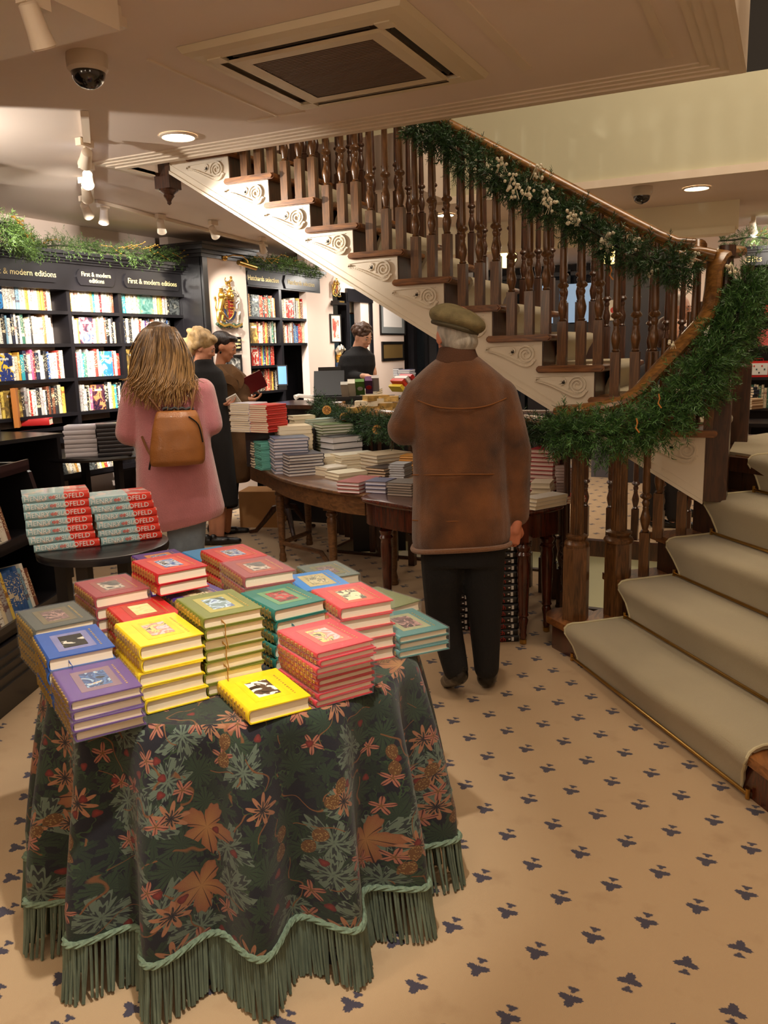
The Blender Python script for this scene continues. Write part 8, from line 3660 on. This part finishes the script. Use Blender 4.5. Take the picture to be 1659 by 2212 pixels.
for k in range(46):
    a, e = rr_.uniform(0, 2 * pi), rr_.uniform(-.9, 1.4)
    if sin(a) > .35 and e < .75:
        continue
    ellM(g, Mh, (.100 * cos(a) * cos(e), -.045 + .106 * sin(a) * cos(e), .035 + .100 * sin(e)), (.020, .034, .026), 8, 6)
cloth_obj('short_hair', g, mat('ash_blonde_hair', (172, 140, 92), .5, var=.4, vs=30, stretch=(1, 1, .4), bump=.6, bs=70), ow, .008, 2, .004, 20., 7)
g = MB()
p = V_.p(497, 868, -.05)
g.box((0, 0, 0), (.15, .012, .09), atan2(V_.rt.y, V_.rt.x), M=Matrix.Rotation(atan2(V_.rt.y, V_.rt.x), 3, 'Z') @ Matrix.Rotation(.5, 3, 'X') @ Matrix.Rotation(-.5, 3, 'Y'))
o = g.build('leaflet', M_PAPER, None, loc=tuple(p), sharp=0)
tag(o, 'small white leaflet held in the older blonde woman\'s hands', 'leaflet')

# ---- woman in the brown coat
V_, g, hc, Mh = woman(485, 7.0, 484, 750, (.97, -.22, -.42), None, None, None, None, None, None, None)
b0 = V_.p(490, 1120)
cap(g, V_.p(482, 850), .11, V_.p(495, 1000), .11)
cap(g, V_.p(500, 832), .042, V_.p(512, 882, -.04), .036)
cap(g, V_.p(512, 882, -.04), .033, V_.p(535, 862, -.10), .024)
cap(g, V_.p(500, 825, .10), .042, V_.p(515, 868, .14), .034)
cap(g, V_.p(515, 868, .14), .033, V_.p(530, 845, .10), .024)
for x in (478, 492):
    cap(g, V_.p(x, 1000), .07, V_.p(x, 1085), .048)
    cap(g, V_.p(x, 1085), .046, V_.p(x, 1145), .027)
v, f = remesh(g, .010, 3)
g = MB()
g.add(v, f)
hand_geo(g, V_.p(530, 862, -.10), V_.rt + Vector((0, 0, -.05)), Vector((0, 0, 1)) + V_.fw * .2, -1, .55, .98)
hand_geo(g, V_.p(527, 842, .08), V_.rt + Vector((0, 0, .0)), Vector((0, 0, -1)), -1, .4, .9)
bw = g.build('person', mat('warm_skin', (206, 140, 104), .5, var=.08, vs=14), None, loc=(b0.x, b0.y, 0), world=True, sharp=0)
tag(bw, 'dark-haired woman in a belted brown coat reading an open book', 'person')
eyes(bw, Mh, None, lips=(150, 66, 62))
M_CAMEL = mat('brown_wool_coat', (98, 68, 38), .9, var=.12, vs=8, bump=.3, bs=200)
g = MB()
V_.loft(g, [(482, 786, 0, .070, .07), (484, 798, 0, .12, .10), (486, 812, 0, .17, .13), (490, 835, 0, .195, .15), (496, 880, 0, .175, .15), (501, 940, 0, .155, .15), (504, 990, 0, .16, .17), (505, 1028, 0, .15, .17), (505, 1040, 0, .135, .15)])
cap(g, V_.p(498, 828, -.04), .070, V_.p(512, 884, -.06), .062)
cap(g, V_.p(512, 884, -.06), .060, V_.p(528, 866, -.10), .046)
cap(g, V_.p(498, 822, .08), .068, V_.p(514, 866, .12), .055)
cloth_obj('brown_coat', g, M_CAMEL, bw, .011, 4, .010, 8., 9)
g = MB()
for q in ([(470, 790, -.06), (485, 812, -.14), (505, 826, -.17), (512, 845, -.16)], [(492, 790, -.02), (505, 805, -.10), (520, 818, -.12), (518, 838, -.13)]):
    pts = [V_.p(*p_) for p_ in q]
    g.tube(smooth_path(pts, 4), [.018, .024, .03, .034, .036, .036, .034, .030, .026, .022, .018, .012, .008], 8, prof=[(-1, -.3), (1, -.3), (1, .3), (-1, .3)], up=-V_.fw)
g.build('lapel', mat('coat_lapel', (112, 78, 44), .9, bump=.3, bs=200), bw, world=True, sharp=0)
g = MB()
V_.loft(g, [(484, 1030, 0, .13, .13), (484, 1060, 0, .12, .13), (486, 1095, 0, .11, .12)])
cloth_obj('dark_dress', g, mat('dark_dress', (22, 20, 22), .9), bw, .012, 3)
for x, y in ((482, 1150), (508, 1152)):
    b_ = P(x, y, 2, 0)
    shoe(bw, b_ - V_.rt * .10, b_ + V_.rt * .10, M_SHOE, .034)
M_HAIR3 = mat('dark_brown_hair', (36, 24, 20), .35, var=.3, vs=60, stretch=(1, 1, .3), bump=.5, bs=90)
g = MB()
ellM(g, Mh, (0, -.032, .045), (.088, .100, .082))
ellM(g, Mh, (0, -.065, -.010), (.080, .066, .070))
ellM(g, Mh, (0, -.130, .0), (.040, .040, .040))
ellM(g, Mh, (0, .045, .092), (.062, .044, .026))
cloth_obj('tied_hair', g, M_HAIR3, bw, .008, 3, .004, 20.)
g = MB()
ellM(g, Mh, (.084, .004, -.045), (.006, .008, .012))
g.build('earring', M_IRON, bw, world=True)
# burgundy book in her hands
p = V_.p(550, 846, -.04)
rt_a = atan2(V_.rt.y, V_.rt.x)
t = thing('open_book', 'burgundy hardback held open by the woman in the brown coat', 'book', tuple(p), rz=rt_a)
M_BURG = mat('burgundy_cover', (104, 18, 28), .35, coat=.2)
for nm_, ang, m_, th, off in (('front_board', -62, M_BURG, .004, 0), ('back_board', 18, M_BURG, .004, 0)):
    g = MB()
    M_ = Matrix.Rotation(radians(ang), 3, 'X') @ Matrix.Rotation(0, 3, 'Z')
    g.box((0, 0, 0), (.235, .16, th))
    g.v = [tuple(Matrix.Rotation(-.42, 3, 'Y') @ (M_ @ (Vector(q) + Vector((0, -.08 if ang < 0 else .08, 0))))) for q in g.v]
    g.build(nm_, m_, t, sharp=0)
    g = MB()
    g.box((0, 0, .010 if ang > 0 else .008), (.225, .15, .014 if ang > 0 else .008))
    g.v = [tuple(Matrix.Rotation(-.42, 3, 'Y') @ (M_ @ (Vector(q) + Vector((0, -.08 if ang < 0 else .08, 0))))) for q in g.v]
    g.build('pages', M_PAGE, t, sharp=0)

# ---- shop assistant
V_ = View(775, 8.3)
g = MB()
hc = V_.p(783, 729, 0)
Mh = head_geo(g, hc, V_.rt * .6 - V_.fw * .6 + Vector((0, 0, -.38)), s=1.0)
cap(g, hc - V_.rt * .03 + Vector((0, 0, -.04)), .05, V_.p(772, 758, .03), .06)
cap(g, V_.p(768, 785, .02), .12, V_.p(768, 860, .05), .11)
cap(g, V_.p(752, 772), .05, V_.p(758, 812, -.05), .042)
cap(g, V_.p(758, 812, -.05), .038, V_.p(790, 812, -.26), .027)
cap(g, V_.p(795, 768, .04), .048, V_.p(806, 806, .0), .040)
for x in (762, 776):
    cap(g, V_.p(x, 870, .05), .08, Vector((V_.p(x, 900).x, V_.p(x, 900).y, .06)), .04)
v, f = remesh(g, .010, 3)
g = MB()
g.add(v, f)
hand_geo(g, V_.p(789, 811, -.27), V_.rt + V_.fw * -.2 + Vector((0, 0, -.1)), Vector((0, 0, -1)), -1, .7, 1.0)
sa = g.build('person', M_SKIN2, None, loc=(V_.p(770, 900).x, V_.p(770, 900).y, 0), world=True, sharp=0)
tag(sa, 'young shop assistant with curly brown hair in a black jumper behind the counter', 'person')
eyes(sa, Mh, None)
g = MB()
V_.loft(g, [(775, 748, .02, .072, .07), (774, 758, .02, .10, .09), (772, 768, .02, .17, .12), (770, 790, .02, .19, .14), (769, 830, .04, .18, .14), (769, 880, .05, .17, .13)])
cap(g, V_.p(755, 770), .065, V_.p(756, 812, -.04), .058)
cap(g, V_.p(756, 812, -.04), .056, V_.p(784, 813, -.24), .042)
cap(g, V_.p(790, 768, .02), .06, V_.p(800, 806, .0), .05)
cloth_obj('black_jumper', g, mat('black_knit', (18, 17, 19), .85, bump=.3, bs=200), sa, .011, 4, .006, 9.)
g = MB()
for x in (762, 776):
    cap(g, V_.p(x, 870, .05), .09, Vector((V_.p(x, 900).x, V_.p(x, 900).y, .08)), .055)
cloth_obj('trousers', g, mat('black_trousers', (20, 20, 22), .85), sa, .013, 2)
g = MB()
rr_ = random.Random(8)
ellM(g, Mh, (0, -.03, .045), (.090, .098, .088))
for k in range(60):
    a, e = rr_.uniform(0, 2 * pi), rr_.uniform(-.1, 1.4)
    ellM(g, Mh, (.090 * cos(a) * cos(e), -.028 + .092 * sin(a) * cos(e) , .045 + .088 * sin(e)), (.024, .024, .020), 8, 6)
cloth_obj('curly_hair', g, mat('curly_brown_hair', (78, 52, 34), .5, var=.35, vs=40, bump=.5, bs=80), sa, .008, 1)

# ---- two distant customers beyond the stairs
for px, hx, hy, d, hcol, hm, lab, ccol, hs in ((1466, 1466, 668, 7.6, (206, 200, 190), 'white_hair', 'distant white-haired customer glimpsed beyond the stair balusters', (30, 30, 36), 1.0), (1449, 1449, 716, 7.1, (70, 44, 28), 'auburn_hair', 'distant brown-haired customer low behind the stair balusters', (34, 28, 26), .95)):
    V_ = View(px, d)
    hc = V_.p(hx, hy)
    g = MB()
    Mh = head_geo(g, hc, V_.rt * .9 - V_.fw * .3 + Vector((0, 0, -.2)), s=hs)
    c0 = Vector((hc.x, hc.y, 0))
    cap(g, hc + Vector((0, 0, -.06)), .045, c0 + Vector((0, 0, hc.z - .25)), .06)
    cap(g, c0 + Vector((0, 0, hc.z - .42)), .12, c0 + Vector((0, 0, .9)), .12)
    for sx in (-1, 1):
        cap(g, c0 + V_.rt * .08 * sx + Vector((0, 0, .85)), .07, c0 + V_.rt * .08 * sx + Vector((0, 0, .06)), .04)
        cap(g, c0 + V_.rt * .19 * sx + Vector((0, 0, hc.z - .34)), .045, c0 + V_.rt * .22 * sx + Vector((0, 0, hc.z - .85)), .03)
    v, f = remesh(g, .012, 3)
    g = MB()
    g.add(v, f)
    for sx in (-1, 1):
        hand_geo(g, c0 + V_.rt * .22 * sx + Vector((0, 0, hc.z - .87)), Vector((0, 0, -1)), -V_.rt * sx, sx, .5, .95)
    o = g.build('person', M_SKIN2, None, loc=c0, world=True, sharp=0)
    tag(o, lab, 'person')
    eyes(o, Mh, None)
    g = MB()
    ellM(g, Mh, (0, -.03, .045), (.086, .098, .080))
    if hm == 'auburn_hair':
        ellM(g, Mh, (0, -.06, -.05), (.085, .065, .10))
    cloth_obj('hair', g, mat(hm, hcol, .5, var=.3, vs=40), o, .010, 2)
    g = MB()
    cap(g, c0 + Vector((0, 0, hc.z - .30)), .17, c0 + Vector((0, 0, .75)), .18)
    for sx in (-1, 1):
        cap(g, c0 + V_.rt * .18 * sx + Vector((0, 0, hc.z - .32)), .07, c0 + V_.rt * .23 * sx + Vector((0, 0, hc.z - .84)), .05)
        cap(g, c0 + V_.rt * .08 * sx + Vector((0, 0, .75)), .10, c0 + V_.rt * .08 * sx + Vector((0, 0, .1)), .06)
    cloth_obj('dark_clothes', g, mat('clothes_%d' % ccol[0], ccol, .9), o, .014, 3)
    for sx in (-1, 1):
        shoe(o, c0 + V_.rt * .08 * sx, c0 + V_.rt * (.08 * sx + .16), M_SHOE, .04)
# ------------------------------------------------------------------ the books that show least become one mass
def gather_books(limit=300):
    bpy.context.view_layer.update()
    dg = bpy.context.evaluated_depsgraph_get()
    bks = [o for o in bpy.data.objects if o.type == 'MESH' and o.parent is None and o.get('category') == 'book' and o.name.split('.')[0] == 'book']
    scored = []
    Rt = R3.transposed()

    def pix(p):
        c = Rt @ (p - CAMP)
        if c.z < .05:
            return None
        return (829.5 + F * c.x / c.z, 1106 + F * c.y / c.z)
    for o in bks:
        fam = [o] + list(o.children_recursive)
        names = {x.name for x in fam}
        bb = [o.matrix_world @ Vector(c) for c in o.bound_box]
        ps = [pix(p) for p in bb]
        if any(p is None for p in ps):
            scored.append((0, o))
            continue
        x0, x1 = max(0, min(p[0] for p in ps)), min(1659, max(p[0] for p in ps))
        y0, y1 = max(0, min(p[1] for p in ps)), min(2212, max(p[1] for p in ps))
        if x1 <= x0 or y1 <= y0:
            scored.append((0, o))
            continue
        hit = 0
        nx = ny = 5
        for i in range(nx):
            for j in range(ny):
                x = x0 + (x1 - x0) * (i + .5) / nx
                y = y0 + (y1 - y0) * (j + .5) / ny
                ok, loc, nrm, idx, ob, mtx = SC.ray_cast(dg, CAMP, ray(x, y))
                if ok and ob.name in names:
                    hit += 1
        scored.append(((x1 - x0) * (y1 - y0) * hit / 25., o))
    scored.sort(key=lambda t: -t[0])
    rest = [o for s_, o in scored[limit:]]
    # merge
    mats, vs, fs, mi, cols, sm = [], [], [], [], [], []
    mj = mat_jacket_attr()
    for o in rest:
        for x in [o] + list(o.children_recursive):
            if x.type != 'MESH':
                continue
            me = x.data
            b_ = len(vs)
            M_ = x.matrix_world
            vs.extend([tuple(M_ @ v.co) for v in me.vertices])
            for p in me.polygons:
                fs.append(tuple(b_ + i for i in p.vertices))
                m_ = me.materials[p.material_index]
                if m_ == M_JACKET:
                    m_ = mj
                if m_ not in mats:
                    mats.append(m_)
                mi.append(mats.index(m_))
                cols.append(tuple(x.color))
                sm.append(False)
    me = bpy.data.meshes.new('shelf_and_pile_books')
    me.from_pydata(vs, [], fs)
    for m_ in mats:
        me.materials.append(m_)
    me.polygons.foreach_set('material_index', mi)
    at = me.attributes.new('bookcol', 'FLOAT_COLOR', 'FACE')
    at.data.foreach_set('color', [c for q in cols for c in q])
    me.update()
    g = bpy.data.objects.new('remaining_books', me)
    COL.objects.link(g)
    tag(g, 'the many smaller and half-hidden books on the shelves and in the lower parts of piles', 'books', None, 'stuff')
    for o in rest:
        for x in list(o.children_recursive) + [o]:
            bpy.data.objects.remove(x)


def mat_jacket_attr():
    m, n, L, b = newmat('book_jackets')
    T = NT(n, L)
    a = n.new('ShaderNodeAttribute')
    a.attribute_name = 'bookcol'
    tc = n.new('ShaderNodeTexCoord')
    mp = n.new('ShaderNodeMapping')
    mp.inputs['Scale'].default_value = (70, 70, 110)
    L.new(tc.outputs['Object'], mp.inputs[0])
    t = n.new('ShaderNodeTexNoise')
    t.inputs['Scale'].default_value = 1.
    t.inputs['Detail'].default_value = 1
    L.new(mp.outputs[0], t.inputs['Vector'])
    bw = n.new('ShaderNodeRGBToBW')
    L.new(a.outputs['Color'], bw.inputs[0])
    dark = T.m('GREATER_THAN', bw.outputs[0], .35)
    ink = T.mix(dark, lin((232, 214, 170)), lin((60, 44, 44)))
    L.new(T.mix(T.m('MULTIPLY', T.m('GREATER_THAN', t.outputs[0], .60), .7), a.outputs['Color'], ink), b.inputs['Base Color'])
    b.inputs['Roughness'].default_value = .4
    return m


gather_books(300)
